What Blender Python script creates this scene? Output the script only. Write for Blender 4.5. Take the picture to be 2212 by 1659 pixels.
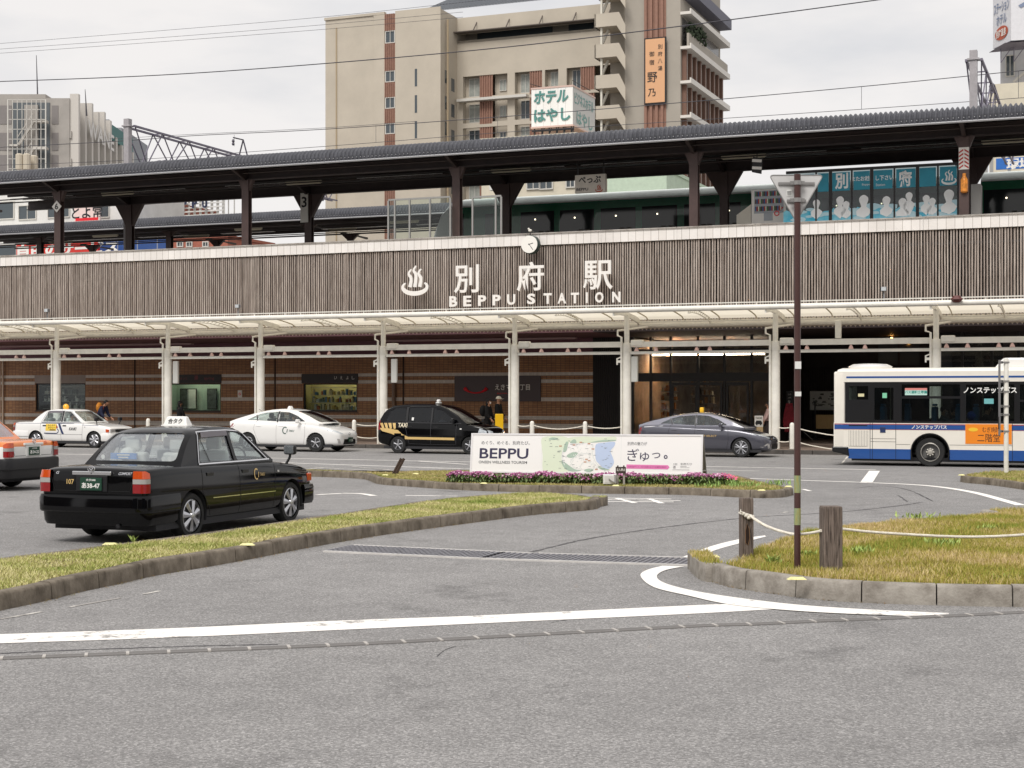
import bpy, bmesh, math, random
import numpy as np
from mathutils import Vector, Matrix
from mathutils.bvhtree import BVHTree
random.seed(7); np.random.seed(7)
for _o in list(bpy.data.objects): bpy.data.objects.remove(_o)
SC = bpy.context.scene; COL = SC.collection
# ------------------------------------------------------------------ camera, sky, sun, exposure
F, CX, CY, H = 3300.0, 1106.0, 855.0, 2.0        # focal length and horizon in units of a 2212 px wide frame, eye height
cam = bpy.data.cameras.new('camera'); camo = bpy.data.objects.new('camera', cam); COL.objects.link(camo)
cam.sensor_width = 36; cam.lens = 36*F/2212; cam.shift_y = (CY-829.5)/2212
cam.clip_start = .2; cam.clip_end = 3000
camo.location = (0, 0, H); camo.rotation_euler = (math.radians(90), 0, 0)
SC.camera = camo
W = bpy.data.worlds.new('World'); SC.world = W; W.use_nodes = True
nt = W.node_tree; nt.nodes.clear()
def _n(nt, t, **k):
    n = nt.nodes.new(t)
    for a, b in k.items(): setattr(n, a, b)
    return n
SUN_EL, SUN_AZ = math.radians(52), math.radians(205)     # azimuth clockwise from +Y: behind the camera, a little to the left
sky = _n(nt, 'ShaderNodeTexSky', sky_type='NISHITA'); sky.sun_disc = False
sky.sun_elevation = SUN_EL; sky.sun_rotation = SUN_AZ; sky.air_density = 1.0; sky.dust_density = 3.0
tc = _n(nt, 'ShaderNodeTexCoord'); mp = _n(nt, 'ShaderNodeMapping'); mp.inputs['Scale'].default_value = (1, 1, 3.6)
nz = _n(nt, 'ShaderNodeTexNoise'); nz.inputs['Scale'].default_value = 2.7; nz.inputs['Detail'].default_value = 6; nz.inputs['Roughness'].default_value = .55
nt.links.new(tc.outputs['Generated'], mp.inputs['Vector']); nt.links.new(mp.outputs['Vector'], nz.inputs['Vector'])
cr = _n(nt, 'ShaderNodeValToRGB'); e = cr.color_ramp.elements
e[0].position = .36; e[0].color = (6.9, 6.9, 7.05, 1)
e[1].position = .53; e[1].color = (8.5, 8.22, 8.05, 1)
nt.links.new(nz.outputs['Fac'], cr.inputs['Fac'])
mx = _n(nt, 'ShaderNodeMix', data_type='RGBA'); mx.inputs['Factor'].default_value = .94      # the overcast layer over the blue sky
nt.links.new(sky.outputs['Color'], mx.inputs['A']); nt.links.new(cr.outputs['Color'], mx.inputs['B'])
bg = _n(nt, 'ShaderNodeBackground'); bg.inputs['Strength'].default_value = .072
ow = _n(nt, 'ShaderNodeOutputWorld')
nt.links.new(mx.outputs['Result'], bg.inputs['Color']); nt.links.new(bg.outputs['Background'], ow.inputs['Surface'])
sl = bpy.data.lights.new('sun', 'SUN'); slo = bpy.data.objects.new('sun', sl); COL.objects.link(slo)
sl.energy = 1.6; sl.angle = math.radians(24); sl.color = (1, .965, .92)
sd = Vector((math.sin(SUN_AZ)*math.cos(SUN_EL), math.cos(SUN_AZ)*math.cos(SUN_EL), math.sin(SUN_EL)))
slo.rotation_euler = sd.to_track_quat('Z', 'Y').to_euler()
SC.view_settings.view_transform = 'Standard'; SC.view_settings.look = 'None'
SC.view_settings.exposure = .62; SC.view_settings.gamma = 1
SC.cycles.max_bounces = 6; SC.cycles.transparent_max_bounces = 24; SC.cycles.caustics_reflective = False; SC.cycles.caustics_refractive = False
# ------------------------------------------------------------------ helpers
def lin(h):
    if isinstance(h, str):
        h = h.lstrip('#'); c = [int(h[i:i+2], 16)/255 for i in (0, 2, 4)]
        return tuple(x/12.92 if x <= .04045 else ((x+.055)/1.055)**2.4 for x in c)
    return tuple(h)
_M = {}
def mat(name, col, rough=.6, metal=0., spec=.5, var=0., vs=3., bump=0., bs=60., coat=0., emit=0., det=5., stretch=None, col2=None, cut=(.35, .65)):
    """principled paint, stone, metal ... with a noise driven variation of colour and a fine bump"""
    if name in _M: return _M[name]
    m = bpy.data.materials.new(name); m.use_nodes = True; t = m.node_tree; b = t.nodes['Principled BSDF']
    c = lin(col); b.inputs['Base Color'].default_value = (*c, 1)
    b.inputs['Roughness'].default_value = rough; b.inputs['Metallic'].default_value = metal
    b.inputs['Specular IOR Level'].default_value = spec
    if coat: b.inputs['Coat Weight'].default_value = coat; b.inputs['Coat Roughness'].default_value = .03
    if emit: b.inputs['Emission Color'].default_value = (*c, 1); b.inputs['Emission Strength'].default_value = emit
    if var or bump or col2:
        tcn = t.nodes.new('ShaderNodeTexCoord'); v = tcn.outputs['Object']
        if stretch:
            mpn = t.nodes.new('ShaderNodeMapping'); mpn.inputs['Scale'].default_value = stretch; t.links.new(v, mpn.inputs['Vector']); v = mpn.outputs['Vector']
        if var or col2:
            n = t.nodes.new('ShaderNodeTexNoise'); n.inputs['Scale'].default_value = vs; n.inputs['Detail'].default_value = det
            n.inputs['Roughness'].default_value = .65; t.links.new(v, n.inputs['Vector'])
            r = t.nodes.new('ShaderNodeValToRGB'); r.color_ramp.elements[0].position = cut[0]; r.color_ramp.elements[1].position = cut[1]
            a = lin(col2) if col2 else tuple(x*(1-var) for x in c); d = c if col2 else tuple(min(1, x*(1+var)) for x in c)
            r.color_ramp.elements[0].color = (*a, 1); r.color_ramp.elements[1].color = (*d, 1)
            t.links.new(n.outputs['Fac'], r.inputs['Fac']); t.links.new(r.outputs['Color'], b.inputs['Base Color'])
        if bump:
            n2 = t.nodes.new('ShaderNodeTexNoise'); n2.inputs['Scale'].default_value = bs; n2.inputs['Detail'].default_value = 3; t.links.new(v, n2.inputs['Vector'])
            bp = t.nodes.new('ShaderNodeBump'); bp.inputs['Strength'].default_value = bump; bp.inputs['Distance'].default_value = .01
            t.links.new(n2.outputs['Fac'], bp.inputs['Height']); t.links.new(bp.outputs['Normal'], b.inputs['Normal'])
    _M[name] = m; return m
def glass(name, tint=(.75, .82, .8), refl=.12, rough=.02):
    """thin sheet glass: tinted see-through plus a fresnel reflection"""
    if name in _M: return _M[name]
    m = bpy.data.materials.new(name); m.use_nodes = True; t = m.node_tree; t.nodes.clear()
    o = t.nodes.new('ShaderNodeOutputMaterial'); tr = t.nodes.new('ShaderNodeBsdfTransparent'); gl = t.nodes.new('ShaderNodeBsdfGlossy')
    tr.inputs['Color'].default_value = (*tint, 1); gl.inputs['Roughness'].default_value = rough; gl.inputs['Color'].default_value = (.95, .97, 1, 1)
    ge = t.nodes.new('ShaderNodeNewGeometry'); dt = t.nodes.new('ShaderNodeVectorMath'); dt.operation = 'DOT_PRODUCT'
    t.links.new(ge.outputs['Incoming'], dt.inputs[0]); t.links.new(ge.outputs['Normal'], dt.inputs[1])
    def mth(op, a, b=0., c=0.):
        n = t.nodes.new('ShaderNodeMath'); n.operation = op; n.use_clamp = op != 'ABSOLUTE'; t.links.new(a, n.inputs[0]); n.inputs[1].default_value = b; n.inputs[2].default_value = c; return n
    q = mth('ABSOLUTE', dt.outputs['Value']); q = mth('MULTIPLY_ADD', q.outputs[0], -1., 1.); q = mth('POWER', q.outputs[0], 4.); ad = mth('MULTIPLY_ADD', q.outputs[0], .8, refl*.55)
    mxn = t.nodes.new('ShaderNodeMixShader')
    t.links.new(ad.outputs[0], mxn.inputs[0]); t.links.new(tr.outputs[0], mxn.inputs[1]); t.links.new(gl.outputs[0], mxn.inputs[2])
    t.links.new(mxn.outputs[0], o.inputs['Surface']); _M[name] = m; return m
class MB:
    """collects simple shapes; becomes one mesh"""
    def __init__(s): s.v = []; s.f = []; s.m = []; s.mi = 0
    def add(s, vs, fs):
        b = len(s.v); s.v += [tuple(p) for p in vs]
        for f in fs: s.f.append(tuple(i+b for i in f)); s.m.append(s.mi)
        return s
    def box(s, x0, x1, y0, y1, z0, z1):
        if x0 > x1: x0, x1 = x1, x0
        if y0 > y1: y0, y1 = y1, y0
        if z0 > z1: z0, z1 = z1, z0
        return s.add([(x0,y0,z0),(x1,y0,z0),(x1,y1,z0),(x0,y1,z0),(x0,y0,z1),(x1,y0,z1),(x1,y1,z1),(x0,y1,z1)],
                     [(0,3,2,1),(4,5,6,7),(0,1,5,4),(1,2,6,5),(2,3,7,6),(3,0,4,7)])
    def rbox(s, x0, x1, y0, y1, z0, z1, r=.02, seg=2):
        bm = bmesh.new(); bmesh.ops.create_cube(bm, size=1)
        for v in bm.verts: v.co = Vector(((x0+x1)/2+v.co.x*(x1-x0), (y0+y1)/2+v.co.y*(y1-y0), (z0+z1)/2+v.co.z*(z1-z0)))
        bmesh.ops.bevel(bm, geom=bm.edges[:], offset=r, segments=seg, affect='EDGES', profile=.5)
        s.addbm(bm); return s
    def addbm(s, bm, M=None):
        bm.verts.index_update()
        s.add([(M @ v.co if M else v.co) for v in bm.verts], [[v.index for v in f.verts] for f in bm.faces]); bm.free(); return s
    def bar(s, a, b, w, h=None, up=(0, 0, 1)):
        """rectangular bar from a to b"""
        h = h or w; a = Vector(a); b = Vector(b); d = (b-a).normalized(); u = Vector(up)
        if abs(d.dot(u)) > .99: u = Vector((1, 0, 0))
        x = d.cross(u).normalized()*w/2; y = x.cross(d).normalized()*h/2
        return s.add([a-x-y, a+x-y, a+x+y, a-x+y, b-x-y, b+x-y, b+x+y, b-x+y], [(0,1,2,3),(7,6,5,4),(0,4,5,1),(1,5,6,2),(2,6,7,3),(3,7,4,0)])
    def tube(s, pts, r, n=8, cap=True):
        pts = [Vector(p) for p in pts]; rr = r if isinstance(r, (list, tuple)) else [r]*len(pts)
        vs = []; N = len(pts); px = None
        for i, p in enumerate(pts):
            d = (pts[min(i+1, N-1)]-pts[max(i-1, 0)])
            d = d.normalized() if d.length > 1e-9 else Vector((0, 0, 1))
            if px is None: px = d.cross(Vector((0, 0, 1)) if abs(d.z) < .9 else Vector((1, 0, 0))).normalized()
            px = (px-d*px.dot(d)).normalized(); py = d.cross(px)
            for k in range(n):
                a = 2*math.pi*k/n; vs.append(p+(px*math.cos(a)+py*math.sin(a))*rr[i])
        fs = [(i*n+k, i*n+(k+1) % n, (i+1)*n+(k+1) % n, (i+1)*n+k) for i in range(N-1) for k in range(n)]
        if cap: fs += [tuple(range(n))[::-1], tuple((N-1)*n+k for k in range(n))]
        return s.add(vs, fs)
    def lathe(s, prof, c=(0, 0, 0), axis='z', n=24, cap=True):
        """profile of (radius, height) pairs turned about an axis through c"""
        vs = []
        for r, h in prof:
            for k in range(n):
                a = 2*math.pi*k/n; p = (r*math.cos(a), r*math.sin(a), h)
                if axis == 'y': p = (p[0], p[2], -p[1])
                if axis == 'x': p = (p[2], p[0], p[1])
                vs.append((p[0]+c[0], p[1]+c[1], p[2]+c[2]))
        N = len(prof); fs = [(i*n+k, i*n+(k+1) % n, (i+1)*n+(k+1) % n, (i+1)*n+k) for i in range(N-1) for k in range(n)]
        if cap: fs += [tuple(range(n))[::-1], tuple((N-1)*n+k for k in range(n))]
        return s.add(vs, fs)
    def prism(s, poly, a, b, axis='y'):
        """extrude a 2D outline; axis y: outline in (x,z), axis x: outline in (y,z), axis z: outline in (x,y)"""
        f = {'y': lambda p, h: (p[0], h, p[1]), 'x': lambda p, h: (h, p[0], p[1]), 'z': lambda p, h: (p[0], p[1], h)}[axis]
        n = len(poly); vs = [f(p, a) for p in poly]+[f(p, b) for p in poly]
        return s.add(vs, [tuple(range(n)), tuple(range(2*n-1, n-1, -1))]+[(i, n+i, n+(i+1) % n, (i+1) % n) for i in range(n)])
    def ball(s, c, r, n=12, m=8, sc=(1, 1, 1)):
        vs = [(c[0], c[1], c[2]-r*sc[2])]; fs = []
        for j in range(1, m):
            a = -math.pi/2+math.pi*j/m
            for k in range(n):
                b = 2*math.pi*k/n; vs.append((c[0]+r*sc[0]*math.cos(a)*math.cos(b), c[1]+r*sc[1]*math.cos(a)*math.sin(b), c[2]+r*sc[2]*math.sin(a)))
        vs.append((c[0], c[1], c[2]+r*sc[2])); L = len(vs)-1
        fs += [(0, 1+(k+1) % n, 1+k) for k in range(n)]
        fs += [(1+j*n+k, 1+j*n+(k+1) % n, 1+(j+1)*n+(k+1) % n, 1+(j+1)*n+k) for j in range(m-2) for k in range(n)]
        fs += [(L, 1+(m-2)*n+k, 1+(m-2)*n+(k+1) % n) for k in range(n)]
        return s.add(vs, fs)
    def mesh(s, name, mats, org=(0, 0, 0), smooth=0, fix=True):
        me = bpy.data.meshes.new(name); me.from_pydata([(p[0]-org[0], p[1]-org[1], p[2]-org[2]) for p in s.v], [], s.f)
        for m in (mats if isinstance(mats, (list, tuple)) else [mats]): me.materials.append(m)
        if any(s.m): me.polygons.foreach_set('material_index', s.m)
        if fix and len(s.f) < 60000:
            bm = bmesh.new(); bm.from_mesh(me); bmesh.ops.recalc_face_normals(bm, faces=bm.faces[:]); bm.to_mesh(me); bm.free()
        if smooth: shade(me, smooth)
        me.update(); return me
def shade(me, ang=40):
    """smooth shading with sharp edges above the angle"""
    me.polygons.foreach_set('use_smooth', [True]*len(me.polygons))
    bm = bmesh.new(); bm.from_mesh(me); a = math.radians(ang)
    for e in bm.edges: e.smooth = not (len(e.link_faces) != 2 or e.calc_face_angle(0) > a)
    bm.to_mesh(me); bm.free()
def props(o, label=None, cat=None, group=None, kind=None):
    if label: o['label'] = label
    if cat: o['category'] = cat
    if group: o['group'] = group
    if kind: o['kind'] = kind
    return o
ID = Matrix.Identity(4)
class Thing:
    """an Empty at the thing's base; part() hangs one mesh under it (or under one of its parts)"""
    def __init__(s, name, label, cat, org=(0, 0, 0), frame=ID, group=None):
        s.org = Vector(org); s.e = bpy.data.objects.new(name, None); COL.objects.link(s.e); s.e.empty_display_size = .3
        s.e.matrix_world = frame @ Matrix.Translation(s.org); props(s.e, label, cat, group)
    def part(s, name, mb, mats, parent=None, smooth=0, label=None, bev=0, kind=None):
        me = mb.mesh(name, mats, s.org, smooth) if isinstance(mb, MB) else mb
        o = bpy.data.objects.new(name, me); COL.objects.link(o); o.parent = parent or s.e
        if bev: bevel(o, bev)
        props(o, label, None, None, kind); return o
def bevel(o, w, seg=2):
    b = o.modifiers.new('edge', 'BEVEL'); b.width = w; b.segments = seg; b.limit_method = 'ANGLE'; b.angle_limit = math.radians(40)
def single(name, mb, mats, label=None, cat=None, org=(0, 0, 0), frame=ID, group=None, kind=None, smooth=0, bev=0):
    """a thing (or a piece of the setting) that is one mesh"""
    o = bpy.data.objects.new(name, mb.mesh(name, mats, org, smooth) if isinstance(mb, MB) else mb); COL.objects.link(o)
    o.matrix_world = frame @ Matrix.Translation(Vector(org)); props(o, label, cat, group, kind)
    if bev: bevel(o, bev)
    return o
def structure(name, mb, mats, frame=ID, **k): return single(name, mb, mats, frame=frame, kind='structure', **k)
def copy_tree(o, parent=None, label=None, mats=None):
    c = o.copy(); COL.objects.link(c)
    if parent is not None: c.parent = parent
    if label: c['label'] = label
    for ch in [x for x in o.children]: copy_tree(ch, c)
    return c
def evalmesh(o):
    dg = bpy.context.evaluated_depsgraph_get(); dg.update(); return bpy.data.meshes.new_from_object(o.evaluated_get(dg))
def tmp(me): o = bpy.data.objects.new('t', me); COL.objects.link(o); return o
def boolean(a, bs, op='DIFFERENCE'):
    """a: mesh, bs: list of meshes; returns a new mesh"""
    o = tmp(a); ts = []
    for b in bs:
        t = tmp(b); ts.append(t); m = o.modifiers.new('b', 'BOOLEAN'); m.operation = op; m.object = t; m.solver = 'EXACT'
    me = evalmesh(o)
    for t in ts+[o]: bpy.data.objects.remove(t)
    return me
def subsurf(me, lv=2):
    o = tmp(me); m = o.modifiers.new('s', 'SUBSURF'); m.levels = lv; m.render_levels = lv; r = evalmesh(o); bpy.data.objects.remove(o); return r
# text outlines: the built-in font only
_T = {}
def glyphs(s, bold=0., res=3):
    k = (s, bold, res)
    if k not in _T:
        c = bpy.data.curves.new('t', 'FONT'); c.body = s; c.size = 1; c.offset = bold; c.resolution_u = res; c.fill_mode = 'BOTH'
        o = bpy.data.objects.new('t', c); COL.objects.link(o); me = evalmesh(o); bpy.data.objects.remove(o)
        bm = bmesh.new(); bm.from_mesh(me); bmesh.ops.dissolve_limit(bm, angle_limit=.02, verts=bm.verts[:], edges=bm.edges[:])
        bmesh.ops.triangulate(bm, faces=[f for f in bm.faces if len(f.verts) > 4]); bm.verts.index_update()
        v = [tuple(x.co[:2]) for x in bm.verts]; f = [tuple(x.index for x in p.verts) for p in bm.faces]; bm.free()
        xs = [p[0] for p in v] or [0, 1]; ys = [p[1] for p in v] or [0, 1]
        _T[k] = (v, f, min(xs), max(xs), min(ys), max(ys))
    return _T[k]
def flat_text(s, w=None, h=None, bold=0., shear=0., res=3):
    """2D verts centred on the origin and fitted to w x h, faces"""
    v, f, x0, x1, y0, y1 = glyphs(s, bold, res)
    kx = (w/(x1-x0)) if w else None; ky = (h/(y1-y0)) if h else None
    kx = kx or ky; ky = ky or kx
    return [((p[0]-(x0+x1)/2)*kx+shear*(p[1]-(y0+y1)/2)*ky, (p[1]-(y0+y1)/2)*ky) for p in v], f
def text(mb, s, c, right, up, w=None, h=None, bold=0., depth=0., shear=0., res=3):
    """letters standing on a surface: c centre, right and up unit vectors, depth of the letter bodies towards the viewer"""
    v, f = flat_text(s, w, h, bold, shear, res); c = Vector(c); R = Vector(right); U = Vector(up); N = R.cross(U)
    if depth:
        n = len(v); vs = [c+R*a+U*b for a, b in v]+[c+R*a+U*b+N*depth for a, b in v]
        ed = {}
        for p in f:
            for i in range(len(p)): ed[(p[i], p[(i+1) % len(p)])] = 1
        fs = [tuple(i+n for i in p) for p in f]+[p[::-1] for p in f]+[(a, b, b+n, a+n) for a, b in ed if (b, a) not in ed]
        return mb.add(vs, fs)
    return mb.add([c+R*a+U*b for a, b in v], f)
# points of the place from where they show in the photograph
def G(px, py, z=0.):
    d = F*(H-z)/(py-CY); return Vector(((px-CX)*d/F, d, z))
def P(px, py, d): return Vector(((px-CX)*d/F, d, H+(CY-py)*d/F))
# station frame: x along the railway (to the right and nearer), y away from the camera, z up
_c, _s = 8256/math.hypot(8256, 3300), 3300/math.hypot(8256, 3300)
YR = 56.0
ST = Matrix.Translation((0, YR, 0)) @ Matrix.Rotation(-math.atan2(3300, 8256), 4, 'Z')
def tt(D0): return (D0-YR)*_c                       # frame y of the line that crosses the view axis at depth D0
def L(px, D0, py=None):
    """frame coordinates of what shows at px (and py) on that line"""
    d = D0*8256/(px+7150); X = (px-CX)*d/F
    s = X*_c-(d-YR)*_s
    return Vector((s, tt(D0), H+(CY-py)*d/F if py is not None else 0))
def SW(v): return ST @ Vector(v)
def smooth_line(pts, n=6, closed=False):
    """Catmull-Rom through the points"""
    P_ = [Vector(p) for p in pts]; out = []; N = len(P_)
    rng = range(N if closed else N-1)
    for i in rng:
        p0, p1, p2, p3 = (P_[(i-1) % N] if closed or i > 0 else P_[0]), P_[i % N], P_[(i+1) % N], (P_[(i+2) % N] if closed or i+2 < N else P_[-1])
        for k in range(n):
            t = k/n; out.append(.5*((2*p1)+(p2-p0)*t+(2*p0-5*p1+4*p2-p3)*t*t+(3*p1-p0-3*p2+p3)*t**3))
    if not closed: out.append(P_[-1])
    return out
# ------------------------------------------------------------------ ground: road, markings, islands, pavement
def asphalt():
    m = bpy.data.materials.new('asphalt'); m.use_nodes = True; t = m.node_tree; b = t.nodes['Principled BSDF']; N = t.nodes.new; K = t.links.new
    tcn = N('ShaderNodeTexCoord'); v = tcn.outputs['Object']
    def noise(sc, det=3, ro=.6):
        n = N('ShaderNodeTexNoise'); n.inputs['Scale'].default_value = sc; n.inputs['Detail'].default_value = det; n.inputs['Roughness'].default_value = ro; K(v, n.inputs['Vector']); return n.outputs['Fac']
    def ramp(f, stops):
        r = N('ShaderNodeValToRGB'); el = r.color_ramp.elements
        el[0].position, el[0].color = stops[0][0], (*[stops[0][1]]*3, 1); el[1].position, el[1].color = stops[1][0], (*[stops[1][1]]*3, 1)
        for p, c in stops[2:]: q = el.new(p); q.color = (c, c, c, 1)
        K(f, r.inputs['Fac']); return r.outputs['Color']
    def mixm(a, c, mode, fac=1.):
        x = N('ShaderNodeMix'); x.data_type = 'RGBA'; x.blend_type = mode; x.inputs['Factor'].default_value = fac
        K(a, x.inputs['A']); K(c, x.inputs['B']); return x.outputs['Result']
    base = ramp(noise(.22, 5), [(.3, .25), (.7, .315)])
    vor = N('ShaderNodeTexVoronoi'); vor.inputs['Scale'].default_value = 78; K(v, vor.inputs['Vector'])
    sep = N('ShaderNodeSeparateColor'); K(vor.outputs['Color'], sep.inputs['Color'])
    st = ramp(sep.outputs['Red'], [(0., .62), (.72, 1.0), (.9, 1.22), (1., 1.5)])
    fine = ramp(noise(34, 4, .75), [(.3, .78), (.7, 1.22)])
    col = mixm(mixm(base, st, 'MULTIPLY'), fine, 'MULTIPLY')
    mid = ramp(noise(2.2, 4), [(.35, .93), (.65, 1.06)]); col = mixm(col, mid, 'MULTIPLY'); col = mixm(col, ramp(noise(.55, 6, .7), [(.30, .74), (.42, 1.0)]), 'MULTIPLY')
    tint = N('ShaderNodeMix'); tint.data_type = 'RGBA'; tint.blend_type = 'MULTIPLY'; tint.inputs['Factor'].default_value = 1; tint.inputs['B'].default_value = (1.0, .972, .955, 1)
    K(col, tint.inputs['A']); K(tint.outputs['Result'], b.inputs['Base Color'])
    b.inputs['Roughness'].default_value = .82; b.inputs['Specular IOR Level'].default_value = .3
    bp = N('ShaderNodeBump'); bp.inputs['Strength'].default_value = .55; bp.inputs['Distance'].default_value = .006
    K(vor.outputs['Distance'], bp.inputs['Height']); K(bp.outputs['Normal'], b.inputs['Normal'])
    return m
ASPH = asphalt()
def paint(name, c, wear=.5, sc=5.):
    """road paint with rubbed patches that let the asphalt through"""
    m = mat(name, c, rough=.65, var=.0, bump=.25, bs=90); t = m.node_tree; b = t.nodes['Principled BSDF']; N = t.nodes.new; K = t.links.new
    tcn = N('ShaderNodeTexCoord'); n = N('ShaderNodeTexNoise'); n.inputs['Scale'].default_value = sc; n.inputs['Detail'].default_value = 8; n.inputs['Roughness'].default_value = .75; K(tcn.outputs['Object'], n.inputs['Vector'])
    n2 = N('ShaderNodeTexNoise'); n2.inputs['Scale'].default_value = .9; n2.inputs['Detail'].default_value = 2; K(tcn.outputs['Object'], n2.inputs['Vector'])
    a = N('ShaderNodeMath'); a.operation = 'MULTIPLY'; K(n.outputs['Fac'], a.inputs[0]); K(n2.outputs['Fac'], a.inputs[1])
    r = N('ShaderNodeValToRGB'); r.color_ramp.elements[0].position = wear; r.color_ramp.elements[0].color = (*lin(c), 1)
    r.color_ramp.elements[1].position = wear+.06; r.color_ramp.elements[1].color = (.33, .31, .29, 1)
    K(a.outputs[0], r.inputs['Fac']); K(r.outputs['Color'], b.inputs['Base Color']); return m
WP = paint('road_paint', '#f6f2ec', .325); WPW = paint('worn_road_paint', '#d9d5cd', .24, 9.)
g = MB(); g.add([(-400, -60, 0), (400, -60, 0), (400, 900, 0), (-400, 900, 0)], [(0, 1, 2, 3)]); structure('road', g, ASPH)
def ribbon(name, a, b, z=.004, m=WP, label=None):
    """flat strip between two edges given as points of the photograph"""
    a = smooth_line([G(*p) for p in a], 5); b = smooth_line([G(*p) for p in b], 5)
    n = 60
    def rs(l):
        d = [0]
        for i in range(1, len(l)): d.append(d[-1]+(l[i]-l[i-1]).length)
        out = []; j = 0
        for k in range(n+1):
            q = d[-1]*k/n
            while j < len(l)-2 and d[j+1] < q: j += 1
            out.append(l[j].lerp(l[j+1], (q-d[j])/max(1e-9, d[j+1]-d[j])))
        return out
    A, B = rs(a), rs(b); mb = MB()
    mb.add([(p.x, p.y, z) for p in A]+[(p.x, p.y, z) for p in B], [(i, i+1, n+2+i, n+1+i) for i in range(n)])
    return structure(name, mb, m, label=label)
ribbon('stop_line_marking', [(-60, 1374), (0, 1371), (371, 1358), (745, 1341), (1045, 1330), (1491, 1308.5), (1600, 1304.5)],
       [(-60, 1393), (0, 1390.5), (371, 1378), (745, 1361), (1045, 1347), (1491, 1326.7), (1675, 1316.5)])
ribbon('curved_edge_marking', [(1431, 1223.5), (1396, 1233), (1383.7, 1246), (1413, 1270), (1491, 1289), (1567.6, 1305.8), (1675.5, 1317.6), (1803.5, 1326), (1972, 1332), (2049.5, 1329)],
       [(1478, 1225), (1437, 1233), (1418.7, 1245.8), (1434, 1260), (1487, 1275), (1567.6, 1289), (1702.4, 1305.8), (1837, 1316), (1972, 1322.7), (2049.5, 1326)], z=.008)
ribbon('upper_edge_marking', [(1462, 1209), (1534, 1181), (1598, 1165), (1652, 1157)], [(1500, 1207.4), (1548, 1188), (1598, 1174), (1655, 1159.5)])
def line(px0, y0, px1, y1, w=.15, name='lane_line', z=.004, m=WP, mid=()):
    pts = smooth_line([G(px0, y0)]+[G(*q) for q in mid]+[G(px1, y1)], 8); mb = MB(); vs = []
    for i, p in enumerate(pts):
        d = (pts[min(i+1, len(pts)-1)]-pts[max(0, i-1)]).normalized(); n = Vector((-d.y, d.x, 0))*w/2
        vs += [(p.x+n.x, p.y+n.y, z), (p.x-n.x, p.y-n.y, z)]
    mb.add(vs, [(2*i, 2*i+1, 2*i+3, 2*i+2) for i in range(len(pts)-1)]); return structure(name, mb, m)
line(60, 979.5, 1892, 1015, .16); line(560, 998, 1870, 1042.5, .16, z=.005)
line(1889, 1017.5, 1872, 1042, .28, z=.007)
line(1860, 1042.5, 2206, 1092, .2, mid=[(1967, 1047), (2039, 1053.5), (2107, 1065), (2174, 1083)], z=.006)
line(1512, 1015.3, 1640, 1018, .12, z=.006)
line(905, 996.5, 1010, 1003.5, .14, z=.006); line(860, 1003, 935, 1002, .12, m=WPW, z=.006)
line(684, 1069, 740, 1066, .14); line(740, 1066, 808, 1071.5, .16, mid=[(780, 1067)], z=.006); line(876, 1070.5, 988, 1072, .13)
for a in ((1295, 1079, 1470, 1082), (1310, 1083.5, 1455, 1084.5), (1330, 1076, 1372, 1087), (1400, 1077, 1430, 1087.5), (1297, 1076, 1450, 1078.5)): line(*a, w=.12, name='lettering_marking', z=.004+.0015*random.random())
line(560, 1009, 590, 1008, .12); line(620, 1017, 700, 1011, .12, m=WPW); line(680, 1010, 830, 1018, .1, m=WPW, z=.006); line(760, 1008, 905, 1022, .1, m=WPW, z=.007); line(905, 1012, 960, 1012, .1, z=.006)
line(1735, 1057, 1750, 1061, .1); line(1690, 1108, 1700, 1106, .06, m=WPW)
line(1832, 985, 1818, 1002, .06, m=WPW); line(1806, 1001, 1825, 1001, .1)
for a in ((0, 1338, 90, 1322), (150, 1312, 260, 1292), (310, 1284, 345, 1277)): line(*a, w=.05, m=WPW, name='worn_line')
line(1000, 1108, 1180, 1096, .035, m=WPW, name='worn_line', mid=[(1090, 1101)]); line(690, 1161, 980, 1112, .03, m=WPW, name='worn_line')
# road drains
GRM = mat('galvanised_grating', '#8f8e94', rough=.45, metal=.5, var=.15, vs=8); DKM = mat('drain_dark', '#5a5757', rough=.9); CRK = mat('sealed_crack', '#4e4c4e', rough=.75, var=.35, vs=14)
def grate(name, A, B, C, D, label):
    """grating between back edge A-B and front edge D-C, bars proud of a dark pit"""
    t = Thing(name, label, 'drain grate', G(*D)); A, B, C, D = [G(*p) for p in (A, B, C, D)]
    bed = MB(); bed.add([(p.x, p.y, .005) for p in (A, B, C, D)], [(0, 1, 2, 3)]); t.part('pit', bed, DKM)
    br = MB(); n = int((B-A).length/.07)
    for i in range(n+1):
        p = A.lerp(B, i/n); q = D.lerp(C, i/n); br.bar((p.x, p.y, .013), (q.x, q.y, .013), .03, .012)
    for k in range(1, 7): p = A.lerp(D, k/7); q = B.lerp(C, k/7); br.bar((p.x, p.y, .012), (q.x, q.y, .012), .02, .012)
    t.part('bars', br, GRM)
    fr = MB()
    for p, q in ((A, B), (D, C)): fr.bar((p.x, p.y, .010), (q.x, q.y, .010), .055, .02)
    t.part('frame', fr, mat('drain_frame', '#c9c6c2', rough=.6, var=.1)); return t
grate('drain_grate', (764, 1179.6), (1091, 1194.5), (1040, 1208.5), (700, 1192.5), 'long steel drain grating across the lane, the section nearest the left grass strip')
grate('drain_grate', (1091, 1194.5), (1150, 1197.5), (1118, 1211), (1040, 1208.5), 'short middle section of steel drain grating crossed by the sealed crack')
grate('drain_grate', (1163, 1197.5), (1517, 1208), (1487, 1223), (1118, 1211), 'long steel drain grating section running to the kerb tip of the roped lawn')
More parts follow.
